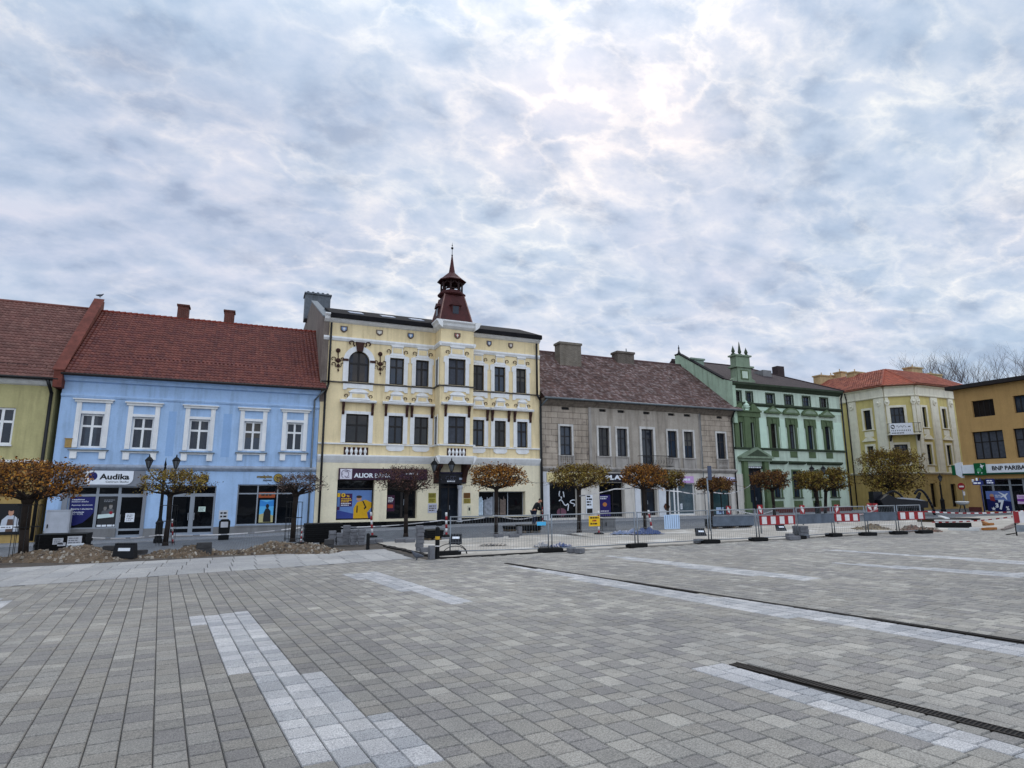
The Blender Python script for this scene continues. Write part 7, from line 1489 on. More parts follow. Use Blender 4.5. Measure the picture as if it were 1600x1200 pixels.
for (x, y, w, rot, lab) in ((579, 849, .3, .2, 'grey block lying left of the two right of the short bollard'), (592, 848, .3, -.1, 'grey block lying right of the two beside the short bollard'), (625, 848, .4, 0, 'grey block lying at the foot of the dark bare tree, left end'), (640, 848, .4, .1, 'grey block lying at the foot of the dark bare tree, right end'),
                          (667, 863, .45, .05, 'flat grey block at the foot of the lone tall stack'), (803, 840, .45, 0, 'grey block lying at the roadside by the dark planter'), (779, 840, .4, .1, 'grey block lying at the foot of the orange tree'), (893, 864, .24, .1, 'grey block standing by the second fence foot'), (906, 865, .28, .5, 'grey block lying flat right of the second fence foot'), (1091, 849, .3, .2, 'grey block on the fourth fence foot, left side'), (1240, 844, .5, -.1, 'dark block lying along the sixth fence foot'), (222, 866, .3, .3, 'grey block half buried in the soil right of the black box')):
    p = ground(x, y); block(p+Vector((0, 0, .012)), (w, .2, .14), rot, lab, 'loose paving blocks', M_STONEG if x > 300 else M_STONED)
p = ground(674, 874); block(p, (.16, .16, .38), .1, 'upright grey stone post beside the banded bollard', None, M_STONEG)
# ---- soil heaps
M_HEAP = mat('dug_soil', '#655646', .97, .35, 3, 1.0, 18, stain=('#7d6e5c', 5, .58))
M_RUB = isl_mat('rubble', ('#7f776b', '#655c52', '#948a7c', '#74634f', '#574d45', '#a39a8d'), .95, 10, .2, .6, 50)
def heap(x0, x1, ybase, ytop, dep, label, seed, m=M_HEAP, stones=150):
    rng = random.Random(seed); p0, p1 = ground(x0, ybase), ground(x1, ybase); w = (p1-p0).length; c = (p0+p1)/2; h = .85*max(.15, at((x0+x1)/2, ytop, c.y+dep*.5).z-gz(c.x, c.y+dep*.5))
    ux = Vector(((p1-p0).x, (p1-p0).y)).normalized(); uy = Vector((-ux.y, ux.x)); t = thing('soil_heap', label, 'soil heap', (c.x, c.y, gz(c.x, c.y)), 'dug-out heaps along the roadworks')
    ph = [rng.uniform(0, 6) for _ in range(6)]; nx, ny = 90, 26; mb = MB()
    def hh(u, v):
        e = max(0, 1-abs(u)**2.6)*max(0, 1-abs(v)**2.0)
        k = .62+.25*math.sin(u*3.3+ph[0])+.16*math.sin(u*7.1+ph[1]+v*2)+.08*math.sin(u*17+ph[2])*math.cos(v*9+ph[3])
        return h*e**.75*max(.15, k)*1.15
    def P(u, v): q_ = Vector((c.x, c.y))+ux*(u*w/2)+uy*(dep/2+v*dep/2); z_ = hh(u, v); return (q_.x, q_.y, gz(q_.x, q_.y)-.03+z_+(rng.gauss(0, .028) if z_ > .02 else 0))
    vs = [P(-1+2*i/nx, -1+2*j/ny) for j in range(ny+1) for i in range(nx+1)]
    mb.add(vs, [(j*(nx+1)+i, j*(nx+1)+i+1, (j+1)*(nx+1)+i+1, (j+1)*(nx+1)+i) for j in range(ny) for i in range(nx)]); mb.build('soil', m, t)
    mb = MB()
    for _ in range(int(stones*1.5)):
        u, v = rng.uniform(-1.02, 1.02), rng.uniform(-1.05, .6); q_ = Vector((c.x, c.y))+ux*(u*w/2)+uy*(dep/2+v*dep/2); s = rng.choice((.014, .018, .018, .022, .022, .03, .045, .065))*rng.uniform(.7, 1.3); z_ = gz(q_.x, q_.y)-.02+hh(max(-1, min(1, u)), max(-1, min(1, v)))
        a = rng.uniform(0, 6); ring = [(q_.x+s*rng.uniform(.7, 1.3)*math.cos(a+k*1.257), q_.y+s*rng.uniform(.7, 1.3)*math.sin(a+k*1.257)) for k in range(5)]
        mb.prism([(x, y, z_-s*.4) for x, y in ring], [(q_.x+(x-q_.x)*.6, q_.y+(y-q_.y)*.6, z_+s*rng.uniform(.5, 1)) for x, y in ring])
    mb.build('stones', M_RUB, t, kind='stuff'); return t
heap(-60, 152, 878, 853, 2.0, 'brown stony soil heap around the leftmost tree', 1, stones=420)
heap(210, 293, 871, 850, 1.8, 'rounded brown soil heap at the foot of the yellowish tree', 2, stones=220)
heap(328, 512, 866, 845, 1.8, 'long brown stony soil heap in front of the wide shop window', 3, stones=420)
M_SAND = mat('sand_heap', '#8f8068', .97, .25, 3, .8, 18)
heap(1338, 1402, 828.5, 818.5, 1.8, 'low sandy heap behind the striped board near the dark hoop sculpture', 4, M_SAND, 90)
heap(1422, 1478, 831.5, 818, 1.8, 'reddish sandy heap right of the last fence foot', 5, mat('red_sand', '#8b7062', .97, .25, 3, .8, 18), 140)
p = ground(100, 874); b_ = block(p+Vector((.1, .75, .30)), (.5, .16, .12), .5, 'pale kerb stone lying on the leftmost soil heap', None, mat('pale_kerbstone', '#a9aeb2', .85, .12, 6, .3), tilt=.25); b_.name = 'kerb_stone'; b_['category'] = 'kerb stone'
# ---- wrapped pallets and labelled boxes
def wrapped(r, Y, dep, label, papers, layers=6, group='black wrapped stacks'):
    p0, p1 = at(r[0], r[1], Y), at(r[2], r[3], Y); g_ = gz(p0.x, Y); rng = random.Random(int(r[0])); H = p0.z-g_
    t = thing('wrapped_stack', label, 'stack', ((p0.x+p1.x)/2, Y, g_), group); mb = MB()
    for i in range(layers):
        j, k = rng.uniform(-.04, .04), rng.uniform(-.05, .05); mb.box(p0.x+j, p1.x+k, Y+rng.uniform(-.012, .012), Y+dep+j, g_+.10+(H-.10)*i/layers+.004, g_+.10+(H-.10)*(i+1)/layers)
    mb.build('wrapped_slabs', M_FOIL, t)
    for k in range(3): x = p0.x+.05+(p1.x-p0.x-.22)*k/2; mb = MB(); mb.box(x, x+.12, Y, Y+dep, g_-.02, g_+.098); mb.build('pallet_runner', mat('pallet_wood', '#5f5140', .9, .2, 5, .3), t)
    for (x0, y0, x1, y1) in papers:
        a, b2 = at(x0, y0, Y-.02), at(x1, y1, Y-.02); mb = MB(); mb.box(a.x, b2.x, Y-.024, Y-.018, b2.z, a.z); o = mb.build('paper_label', P_('paper', '#c3c4c8'), t)
        rows(Frame((0, Y), (1, 0)), (a.x+.04, b2.x-.02, b2.z+.03, a.z-.03), .026, 3, S_GREY, o, int(x0))
wrapped((55, 836, 131, 864), 26.2, 1.0, 'black wrapped slab stack with white paper labels behind the leftmost heap', [(83, 841, 98, 850.5), (90, 848, 102, 853), (106, 838, 127, 850.5)])
wrapped((478, 819, 533, 851), 25.5, .9, 'tall black wrapped slab stack between blue and cream house fronts', [], 9)
wrapped((794, 822.5, 808, 834), 29.5, .8, 'small black wrapped stack right of the orange tree', [], 4)
wrapped((817, 821, 846, 837), 27.6, .9, 'wide black wrapped stack by the bending man', [], 6)
wrapped((668, 829, 692, 845), 25.0, .9, 'low black wrapped stack behind the banded bollard', [], 4)
def black_box(c, w, h, tilt, label):
    p = ground(*c); t = thing('black_box', label, 'box', p, 'black boxes with a white label'); d = h*.55
    R = lambda x, y, z: (lambda y2, z2: (p.x+VX.x*x+VY.x*y2, p.y+VX.y*x+VY.y*y2, p.z+z2))(y*math.cos(tilt)+z*math.sin(tilt), z*math.cos(tilt)-y*math.sin(tilt)+.0)
    mb = MB(); mb.hexa([R(-w/2, 0, 0), R(w/2, 0, 0), R(w/2, d, 0), R(-w/2, d, 0), R(-w*.44, .03, h), R(w*.44, .03, h), R(w*.44, d-.03, h), R(-w*.44, d-.03, h)])
    for i in range(9): x = -w*.42+w*.84*i/8; mb.hexa([R(x-.015, .04, h), R(x+.015, .04, h), R(x+.015, d-.04, h), R(x-.015, d-.04, h), R(x-.015, .04, h+.05), R(x+.015, .04, h+.05), R(x+.015, d-.04, h+.05), R(x-.015, d-.04, h+.05)])
    mb.build('body', mat('box_plastic', '#121419', .7, .2, 5, .2), t)
    mb = MB(); mb.hexa([R(-w*.24, .006, h*.56), R(w*.3, .006, h*.56), R(w*.3, -.0, h*.56), R(-w*.24, -.0, h*.56), R(-w*.24, .022, h*.78), R(w*.3, .022, h*.78), R(w*.3, .012, h*.78), R(-w*.24, .012, h*.78)]); mb.build('white_label', S_WHITE, t)
black_box((191, 873), .70, .42, .0, 'black ribbed box with white label at the edge of the pale slabs')
black_box((711, 851), .50, .42, .5, 'dark tilted box with white label behind the first fence panel')
black_box((1097, 838), .42, .36, .6, 'dark tilted box with white label left of the fourth fence foot')
black_box((1223, 830), .42, .34, .6, 'dark tilted box with white label under the red-white board')
# ---- mesh fence
POSTS = [(700, 868), (860, 863), (995, 855.5), (1110, 849), (1185, 845.5), (1246, 842.5), (1303, 838.5), (1356, 837), (1404, 835), (1444, 833.5)]
FP = [ground(*p) for p in POSTS]; FH = 1.16
for i in range(len(FP)-1):
    a, b = FP[i], FP[i+1]; d = b-a; L_ = d.length; u = d.normalized(); e = .06
    pos = ('first', 'second', 'third', 'fourth', 'fifth', 'sixth', 'seventh', 'eighth', 'ninth')[i]
    t = thing('wire_fence', f'{pos} grey wire mesh fence panel counted from the banded bollard', 'fence panel', a, 'low wire mesh fence panels')
    P = lambda s, h: a+u*s+Vector((0, 0, h)); s0, s1 = e, L_-e
    mb = MB(); mb.tube(P(s0, .0), P(s0, FH), .021, None, 8); mb.build('post', M_GALV, t); mb = MB(); mb.tube(P(s1, .0), P(s1, FH), .021, None, 8); mb.build('post', M_GALV, t)
    mb = MB(); mb.tube(P(s0+.02, FH-.02), P(s1-.02, FH-.02), .019, None, 8); mb.build('rail', mat('pale_rail', '#8d9194', .5, .1, 5, 0, metal=.3), t); mb = MB(); mb.tube(P(s0+.02, .12), P(s1-.02, .12), .016, None, 8); mb.build('rail', M_GALV, t)
    mb = MB(); n = int((s1-s0)/.085)
    for k in range(1, n): s = s0+(s1-s0)*k/n; mb.tube(P(s, .12), P(s, FH-.02), .0032, None, 3, cap=False)
    for h in (.38, .64, .90): mb.tube(P(s0, h), P(s1, h), .0032, None, 3, cap=False)
    mb.build('wire_mesh', M_GALV, t)
for i, p in enumerate(FP):
    w, dp = (.78, .26) if i < 3 else (.62, .34); pos = ('first', 'second', 'third', 'fourth', 'fifth', 'sixth', 'seventh', 'eighth', 'ninth', 'tenth')[i]
    bm = bmesh.new(); bmesh.ops.create_cube(bm, size=1); bmesh.ops.scale(bm, vec=(w, dp, .13), verts=bm.verts); bmesh.ops.translate(bm, vec=(0, 0, .065), verts=bm.verts); bmesh.ops.bevel(bm, geom=list(bm.edges), offset=.02, segments=2, affect='EDGES')
    me = bpy.data.meshes.new('rubber_weight'); bm.to_mesh(me); bm.free(); me.materials.append(M_RUBBER); o = bpy.data.objects.new('rubber_weight', me); COL.objects.link(o); o.location = p+Vector((0, 0, .006)); o.rotation_euler = (0, 0, random.Random(i).uniform(-.25, .25)-.1)
    tag(o, f'{pos} black rubber fence foot counted from the banded bollard', 'fence foot', 'black rubber feet of the mesh fence')
# ---- barrier boards on the fence
def barrier(i, j, x0, x1, ytop, ybot, striped, label):
    a, b = FP[i], FP[j]; fr = Frame((a.x, a.y), (b-a).xy); fr2 = fr if fr.n.y < 0 else fr
    r0, z1 = fr.hit(x0, ytop, .05); r1, z0 = fr.hit(x1, ybot, .05); t = thing('barricade', label, 'barrier board', fr.pt(r0, .05, z0), 'red-white boards on the fence' if striped else 'grey board backs on the fence')
    mb = MB(); fr.box(mb, r0, r1, .05, .075, z0, z1); fr.box(mb, r0, r1, .03, .09, z1, z1+.015); mb.build('board', M_RED if striped else mat('board_back', '#5c6570', .5, .2, 4, .1, metal=.4, streak=.2), t)
    if striped:
        n = max(2, int(round((r1-r0)/.42))); 
        for k in range(n): c = r0+(r1-r0)*(k+.5)/n; w = (r1-r0)/n*.27; mb = MB(); fr.box(mb, c-w, c+w, .076, .079, z0+.03, z1-.02); mb.build('white_stripe', M_SWHITE, t)
barrier(3, 4, 1113, 1178, 807.5, 820.5, False, 'pale grey board back left of the red-white board at the green doorway')
barrier(4, 5, 1186, 1242, 806.5, 819, True, 'red and white striped board in front of the green house')
barrier(5, 6, 1246, 1302, 804.5, 816.5, False, 'grey board back between two red-white boards')
barrier(6, 7, 1303, 1343, 803, 814.5, True, 'red and white striped board before the corner of the green house')
barrier(7, 8, 1349, 1401, 801.5, 813, False, 'grey board back below the dark hoop sculpture')
barrier(8, 9, 1402, 1445, 800, 811.5, True, 'red and white striped board below the right hoop of the sculpture')
# ---- notice boards hung on the fence
def fence_sign(i, r, m, name, label, cat):
    a, b = FP[i], FP[i+1]; fr = Frame((a.x, a.y), (b-a).xy); a0, z1 = fr.hit(r[0], r[1], .04); a1, z0 = fr.hit(r[2], r[3], .04)
    return fr, (a0, a1, z0, z1), board(fr, (a0, a1, z0, z1), .03, .012, m, name, label, cat)
fr, r, t = fence_sign(1, (920, 806.5, 937.5, 822), S_YEL, 'warning_sign', 'yellow sign with red and dark words hung on the second fence panel', 'sign'); w, h = r[1]-r[0], r[3]-r[2]
rows(fr, (r[0]+w*.12, r[1]-w*.05, r[2]+h*.70, r[2]+h*.92), .043, 1, S_DKB, t, 3, .7); rows(fr, (r[0]+w*.32, r[1]-w*.25, r[2]+h*.42, r[2]+h*.62), .043, 1, M_RED, t, 7, .8); rows(fr, (r[0]+w*.12, r[1]-w*.1, r[2]+h*.12, r[2]+h*.34), .043, 1, S_DKB, t, 9, .7)
fr, r, t = fence_sign(2, (1037.5, 804.5, 1062.5, 826), P_('pale_blue_board', '#b5cbe2'), 'information_board', 'pale blue sheet with vertical dark lines hung on the third fence panel', 'board'); w, h = r[1]-r[0], r[3]-r[2]
mb = MB()
for k in range(7): c = r[0]+w*(.08+.14*k); fr.box(mb, c, c+.012, .043, .046, r[2]+h*.05, r[3]-h*.05)
mb.build('ruled_lines', S_NAVY, t)
fr, r, t = fence_sign(0, (839, 815.5, 853, 821), P_('cyan_tag', '#4fb0dc'), 'fence_tag', 'small bright blue plate hung near the second fence post', 'plate')
for k in range(2):                                # bent rods over the first foot
    p = ground(706+k*3, 868); R_2 = .52-.14*k; t = thing('bent_rod', ('outer' if k == 0 else 'inner')+' bent iron rod hoop standing over the first fence foot', 'rod', p); mb = MB(); mb.path([(p.x+R_2*math.cos(i*math.pi/12)+.1*k, p.y+.1+.12*k, p.z+.02+R_2*.62*math.sin(i*math.pi/12)) for i in range(13)], .012, 6); mb.build('rod', M_IRON, t)
# ---- delineator posts and plates
def striped_post(base, ytop, r, label, lean=0.0, foot=True):
    b = ground(*base); H = at(base[0], ytop, b.y).z-b.z; t = thing('delineator', label, 'marker post', b, 'red and white marker posts'); n = 6
    ax = Vector((lean*VX.x, lean*VX.y, 1))*H
    for k in range(n): mb = MB(); mb.tube(b+ax*(k/n), b+ax*((k+1)/n), r, None, 8); mb.build('band', M_RED if k % 2 == 0 else M_SWHITE, t)
    if foot: mb = MB(); mb.lathe(b, [(.24, -.01), (.24, .05), (.08, .09)], 12); mb.build('foot', M_RUBBER, t)
striped_post((582, 839), 800, .05, 'leaning red and white marker post before the bank poster', -.10)
striped_post((697.5, 838), 800.5, .055, 'red and white marker post beside the banded bollard', -.02)
striped_post((470, 850), 826, .03, 'thin red marker post in front of the wide shop window', .03)
striped_post((270, 849), 811, .035, 'leaning red and white marker post by the yellowish tree', -.12, False)
striped_post((936, 835), 798, .045, 'red and white marker post beside the grey concrete cabinet', 0)
striped_post((1020, 834), 797, .045, 'leaning red and white marker post before the dark door of the weathered house', -.15)
def leaf_plate(c, Y, s, lab, lean):
    p = at(c[0], c[1], Y); g_ = gz(p.x, Y); t = thing('warning_marker', lab, 'marker plate', (p.x, Y, g_), 'red marker plates with a white leaf'); fr = Frame((p.x, Y), VX); H = p.z
    mb = MB(); mb.tube((p.x, Y, g_), (p.x, Y, H-s*.4), .03, None, 8); mb.build('post', M_GALV, t)
    mb = MB(); fr.prism(mb, [(-s*.32, H-s*.55), (s*.32, H-s*.55), (s*.32, H+s*.55), (-s*.32, H+s*.55)], .03, .05); mb.build('plate', M_RED, t)
    mb = MB(); cs, sn = math.cos(lean), math.sin(lean); fr.prism(mb, [(x*cs+y*sn, H-x*sn+y*cs) for x, y in ((0, -s*.5), (s*.17, -s*.1), (s*.14, s*.25), (0, s*.5), (-s*.14, s*.25), (-s*.17, -s*.1))], .051, .056); mb.build('leaf_mark', M_SWHITE, t)
leaf_plate((1138, 797), 26.5, .42, 'red plate with white leaf mark above the pale grey board back', -.3); leaf_plate((1187, 796), 20, .36, 'red plate with white leaf mark at the left end of the longest striped board', -.3)
leaf_plate((1253, 796), 24, .42, 'red plate with white leaf mark above the left end of the middle grey board', -.3); leaf_plate((1307, 795), 24, .42, 'red plate with white leaf mark between grey and striped boards', .25)
leaf_plate((1358, 793), 25, .46, 'left plate of the joined pair below the globe tree', -.55); leaf_plate((1367, 793), 25.2, .46, 'right plate of the joined pair below the globe tree', .55)
# ---- tapes
def tape(pts, w, label, seed=0, name='barrier_tape', step=.13, white_only=False):
    t = thing(name, label, 'tape', pts[0]); L_ = []
    for a, b in zip(pts[:-1], pts[1:]):
        n = max(2, int((b-a).length/step)); L_ += [a.lerp(b, k/n)-Vector((0, 0, (b-a).length*.022*math.sin(math.pi*k/n))) for k in range(n)]
    L_.append(pts[-1]); mb = MB(); mb.v = []
    for i in range(len(L_)-1):
        a, b = L_[i], L_[i+1]; tw = .35*math.sin(i*.55+seed); o_ = Vector((tw*VY.x, tw*VY.y, 1)).normalized()*w/2; mb.m = i % 2 if not white_only else (1 if i % 4 else 0)
        mb.add([a-o_, b-o_, b+o_, a+o_], [(0, 1, 2, 3)])
    mb.build('ribbon', [M_RED, M_SWHITE] if not white_only else [mat('tape_grey', '#8b8b8e', .6, .1, 5, 0), M_SWHITE], t)
tape([at(1444, 799, 17), at(1586, 799.5, 14.6), at(1640, 791, 14.2)], .055, 'upper red and white tape strung to the right edge')
tape([at(1456, 816, 17.5), at(1586, 807, 14.6)], .05, 'lower red and white tape sagging to the last barrier', 2)
tape([at(1322, 803, 22), at(1372, 794.5, 25)], .07, 'short red and white tape rising to the joined leaf plates', 3)
tape([at(130, 839, 30), at(246, 836, 34), at(480, 823, 33), at(690, 813, 31), at(775, 805, 26.3), at(838, 806, 33)], .05, 'thin white and grey tape along the blue and cream house fronts', 1, white_only=True, step=.3)
tape([at(905, 775, 25.9), at(960, 764, 25.7), at(1008, 760, 25.5), at(1062, 768, 25.5), at(1113, 769, 28), at(1160, 765, 32), at(1184, 744, 36.1)], .055, 'white tape strung high through the tree crowns', 4, white_only=True, step=.28)
tape([at(1150, 797, 27), at(1212, 796, 34)], .07, 'short white tape before the green doorway steps', 5, white_only=True)
# ---- tarps, sculpture, debris
def tarp(base, w, dep, h, label, seed, colr='#14305f'):
    rng = random.Random(seed); p = ground(*base); nx, ny = 22, 12; mb = MB(); mb.smooth = True; ph = [rng.uniform(0, 6) for _ in range(4)]
    f = lambda u, v: h*max(0, 1-u*u)**.7*max(0, 1-v*v)**.6*(.6+.3*math.sin(u*5+ph[0]+v*2)+.22*math.sin(u*11+ph[1]-v*4))+.02*math.sin(u*23+ph[2])+.03
    vs = []
    for j in range(ny+1):
        for i in range(nx+1):
            u, v = -1+2*i/nx, -1+2*j/ny; rr = 1+.12*math.sin(3*u+ph[3]+2*v); x, y = p.x+VX.x*u*w/2*rr+VY.x*(v+1)*dep/2, p.y+VX.y*u*w/2*rr+VY.y*(v+1)*dep/2; vs.append((x, y, gz(x, y)+.012+max(.004, f(u, v))))
    mb.add(vs, [(j*(nx+1)+i, j*(nx+1)+i+1, (j+1)*(nx+1)+i+1, (j+1)*(nx+1)+i) for j in range(ny) for i in range(nx)])
    o = mb.build('tarpaulin', mat('tarp_'+colr, colr, .4, .15, 4, .5, 14, spec=.5), None, loc=p); tag(o, label, 'tarpaulin', None)
tarp((1012, 836), 1.5, .8, .28, 'crumpled bright blue tarpaulin behind the third fence post', 1); tarp((983, 836), 1.6, .7, .22, 'grey-blue plastic sheet lying left of the blue tarpaulin', 2, '#5c6a86'); tarp((877, 856), .75, .5, .12, 'small blue tarpaulin lying right of the second fence post', 3); tarp((848, 856), .6, .5, .14, 'crumpled grey sheet lying left of the second fence post', 4, '#77777a'); tarp((770, 854), .9, .4, .06, 'flat dark sheet lying on the pale sand behind the first fence panel', 5, '#26262a')
def sculpture():
    Y = 30.0; c = at(1418, 800, Y); g_ = gz(c.x, Y); t = thing('hoop_sculpture', 'dark blue-black metal sculpture with wedge body and three big hoops', 'sculpture', (c.x, Y, g_)); fr = Frame((c.x, Y), VX); M = mat('blued_steel', '#0c0d14', .4, .25, 3, .1, spec=.3)
    h = lambda x, y: fr.hit(x, y)
    poly = [h(1366, 781), h(1378, 772.5), h(1392, 779), h(1439, 783), h(1439, 793), h(1392, 793.5), h(1372, 792)]; mb = MB(); fr.prism(mb, poly, -.8, .8); mb.build('body', M, t)
    poly = [h(1392, 778.6), h(1402, 777.2), h(1424, 779), h(1439, 782.6)]; mb = MB(); fr.prism(mb, poly, -.78, .6); mb.build('pale_top', mat('brushed_steel', '#9a9da3', .3, .15, 4, .05, metal=.7), t)
    for (xa, ya, xb, yb, xc, yc, d, f0, f1) in ((1381, 786, 1398, 768, 1416, 778, -.4, 0, 1), (1425, 772, 1438, 768, 1456, 800, .3, 0, 1), (1437, 786, 1446, 770, 1440, 789, -.6, 0, 1)):
        A, B, Cc = h(xa, ya), h(xb, yb), h(xc, yc); mb = MB(); pts = []
        for i in range(15): k = i/14; pts.append(fr.pt((1-k)**2*A[0]+2*k*(1-k)*(2*B[0]-.5*A[0]-.5*Cc[0])+k*k*Cc[0], d, (1-k)**2*A[1]+2*k*(1-k)*(2*B[1]-.5*A[1]-.5*Cc[1])+k*k*Cc[1]))
        mb.path(pts, .085, 8); mb.build('hoop', M, t)
    for x in (1388, 1406, 1424, 1434): a, z = h(x, 793); mb = MB(); fr.box(mb, a-.18, a+.18, -.4, .4, g_-.05, z+.02); mb.build('leg', M, t)
    a, z = h(1454, 800); mb = MB(); mb.tube(fr.pt(a, .3, z), fr.pt(a+.1, .3, g_), .085, .085, 8); mb.build('leg', M, t)
    a0, _ = h(1364, 780); a1, zt = h(1377, 768); mb = MB(); fr.box(mb, a0, a1, -.5, .1, g_+.2, zt); mb.build('upright_panel', M, t)
sculpture()
def plank(x0, y0, x1, y1, wdt, hgt, m, name, label, cat='plank', lift=0.0, group='planks and rails lying at the right'):
    a, b = ground(x0, y0), ground(x1, y1); d = (b-a); n = Vector((-d.y, d.x, 0)).normalized()*wdt/2; u_ = Vector((0, 0, hgt)); l = Vector((0, 0, lift+.015)); mb = MB(); mb.hexa([a-n+l, b-n+l, b+n+l, a+n+l, a-n+l+u_, b-n+l+u_, b+n+l+u_, a+n+l+u_]); o = mb.build(name, m, None, loc=a); tag(o, label, cat, group)
MPL = mat('white_board', '#c9c9c6', .7, .12, 4, .2); MWD = mat('raw_wood', '#9a6431', .85, .2, 5, .3)
plank(1461, 823, 1519, 823.5, .3, .06, MPL, 'plank', 'long white board lying left of the orange timber', lift=.25); plank(1462, 824.5, 1518, 825, .35, .22, M_IRON, 'steel_beam', 'dark beam lying under the long white board', 'beam'); plank(1516, 826, 1540, 826.5, .35, .05, MPL, 'plank', 'short white board touching the orange timber')
plank(1470, 818, 1482, 823, .18, .05, MPL, 'plank', 'white board leaning at the left end of the long board', lift=.35); plank(1482, 829, 1530, 830, .12, .10, MPL, 'plastic_pipe', 'pale plastic pipe lying in front of the dark beam', 'pipe')
plank(1536, 829, 1556, 828, .12, .10, MWD, 'timber', 'front orange timber of the small pile', 'timber'); plank(1538, 825.5, 1552, 824.5, .12, .10, MWD, 'timber', 'rear orange timber of the small pile', 'timber', .1); plank(1537, 824.5, 1546, 829, .10, .09, MWD, 'timber', 'orange timber laid across the small pile', 'timber', .2)
plank(1572, 826, 1590, 818, .10, .06, mat('grey_batten', '#7a6f68', .85, .2, 5, .3), 'batten', 'grey batten pointing at the last barrier', 'batten'); plank(1566, 829, 1586, 824, .10, .06, mat('grey_batten', '#7a6f68', .85, .2, 5, .3), 'batten', 'grey batten lying in front of the other by the last barrier', 'batten', .0)
wrapped((1466, 812, 1534, 823), 21.5, 1.2, 'long black wrapped stack behind the white boards on the right', [], 3); wrapped((1386, 808, 1432, 818), 24.5, 1.0, 'dark low stack standing in for deep shade under the hoop sculpture', [], 2); wrapped((1118, 812, 1176, 826), 24, .8, 'dark wrapped stack behind the pale grey board back', [], 3)  # black stacks double as the deep shade behind the fence at right
# last barrier, cut by the right edge
b = ground(1589, 837); fr = Frame((b.x, b.y), (1, -.35)); t = thing('road_barrier', 'red and white road barrier on thin legs at the right edge', 'barrier', b); mb = MB(); z1 = fr.hit(1590, 799)[1]; mb.tube(b, b+Vector((0, 0, z1-b.z)), .025, None, 8); mb.tube(b-Vector((VY.x*-.5, VY.y*-.5, 0)), b+Vector((0, 0, .1)), .02, None, 6); mb.build('leg', M_IRON, t)
mb = MB(); fr.box(mb, -.08, 1.6, .03, .06, z1-.42, z1); mb.build('board', M_SWHITE, t); mb = MB(); fr.box(mb, -.08, .14, .061, .066, z1-.42, z1); mb.build('red_stripe', M_RED, t); mb = MB(); fr.box(mb, .5, .75, .061, .066, z1-.42, z1); mb.build('red_stripe', M_RED, t); mb = MB(); fr.box(mb, -.02, 1.6, .02, .05, z1-.75, z1-.5); mb.build('lower_board', M_GALV, t)
# ---- signs on posts
def post_of(p, h, r, m, t): mb = MB(); mb.tube(p, p+Vector((0, 0, h)), r, None, 8); mb.build('post', m, t)
p = at(1538.5, 800, 27); p.z = gz(p.x, p.y); M_SB = mat('street_blue', '#14235e', .45, .1, 4, 0); t = thing('street_sign', 'two dark blue street name plates on a blue post by the ochre bank', 'sign', p); fr = Frame((p.x, p.y), VX); zt = fr.hit(1538, 747)[1]; post_of(p, zt-p.z, .04, M_SB, t)
for x0, x1, y0, y1, tx in ((1519, 1536.5, 751, 757.5, 0), (1539.5, 1554, 748, 756.5, 1)):
    a0, z1 = fr.hit(x0, y0); a1, z0 = fr.hit(x1, y1); mb = MB(); fr.box(mb, a0, a1, .0, .03, z0, z1); o = mb.build('name_plate', M_SB, t); rows(fr, (a0+.05, a1-.03, z0+.03, z1-.08), .031, 1 if not tx else 2, S_WHITE, o, 5+tx, .5)
a0, z1 = fr.hit(1518, 749); mb = MB(); fr.box(mb, a0, a0+.14, .0, .03, z1-.2, z1); mb.build('small_plate', S_WHITE, t); mb = MB(); fr.box(mb, a0+.3, a0+.42, .0, .03, z1-.12, z1+.1); mb.build('small_plate', S_WHITE, t)
p = at(1508, 795, 31.5); p.z = gz(p.x, p.y); t = thing('road_sign', 'round red no-entry sign on a post between corner house and ochre bank', 'road sign', p); fr = Frame((p.x, p.y), VX); zc = fr.hit(1506, 760)[1]; post_of(p, zc-p.z+.2, .035, M_GALV, t)
mb = MB(); fr.prism(mb, ell(-.1, zc, .30, .30, 20), .04, .06); o = mb.build('disc', M_RED, t); mb = MB(); fr.box(mb, -.3, .1, .061, .066, zc-.07, zc+.05); mb.build('white_bar', M_SWHITE, o); mb = MB(); fr.box(mb, -.04, .12, .05, .07, zc-.75, zc-.42); mb.build('white_plate', M_SWHITE, t)
p = at(1505, 795, 30.5); p.z = gz(p.x, p.y); t = thing('planter_bowl', 'white shallow bowl on dark legs beside the ochre bank corner', 'planter', p); fr = Frame((p.x, p.y), VX); zc = fr.hit(1505, 786)[1]; mb = MB(); mb.lathe((p.x, p.y, zc-.12), [(.12, -.05), (.38, .05), (.48, .2), (.44, .25), (.3, .27)], 16); mb.build('bowl', MPL, t)
for k in range(3): an = k*2.09; mb = MB(); mb.tube((p.x+.3*math.cos(an), p.y+.3*math.sin(an), p.z), (p.x+.1*math.cos(an), p.y+.1*math.sin(an), zc-.1), .03, None, 6); mb.build('leg', M_IRON, t)
p = ground(1110, 830); t = thing('sign_post', 'tall post with narrow slate panel rising above the low russet tree', 'sign', p); fr = Frame((p.x, p.y), VX); a0, z1 = fr.hit(1104.5, 728); a1, z0 = fr.hit(1112, 750); post_of(p, z0-p.z+.1, .035, M_GALV, t); mb = MB(); fr.box(mb, a0, a1, .036, .06, z0, z1); mb.build('panel', mat('slate_panel', '#454d60', .5, .1, 4, 0), t)
r = FM.rect(1, 268, 640, 291, 676); t = board(FM, r, .01, .08, mat('plywood', '#a88a55', .85, .2, 5, .2), 'wooden_box', 'small wooden box on the blue wall left of the first window', 'box'); mb = MB(); FM.box(mb, r[0]-.04, r[1]+.04, .0, .14, r[3]+.002, r[3]+.03); mb.build('lid', mat('plywood', '#a88a55'), t)
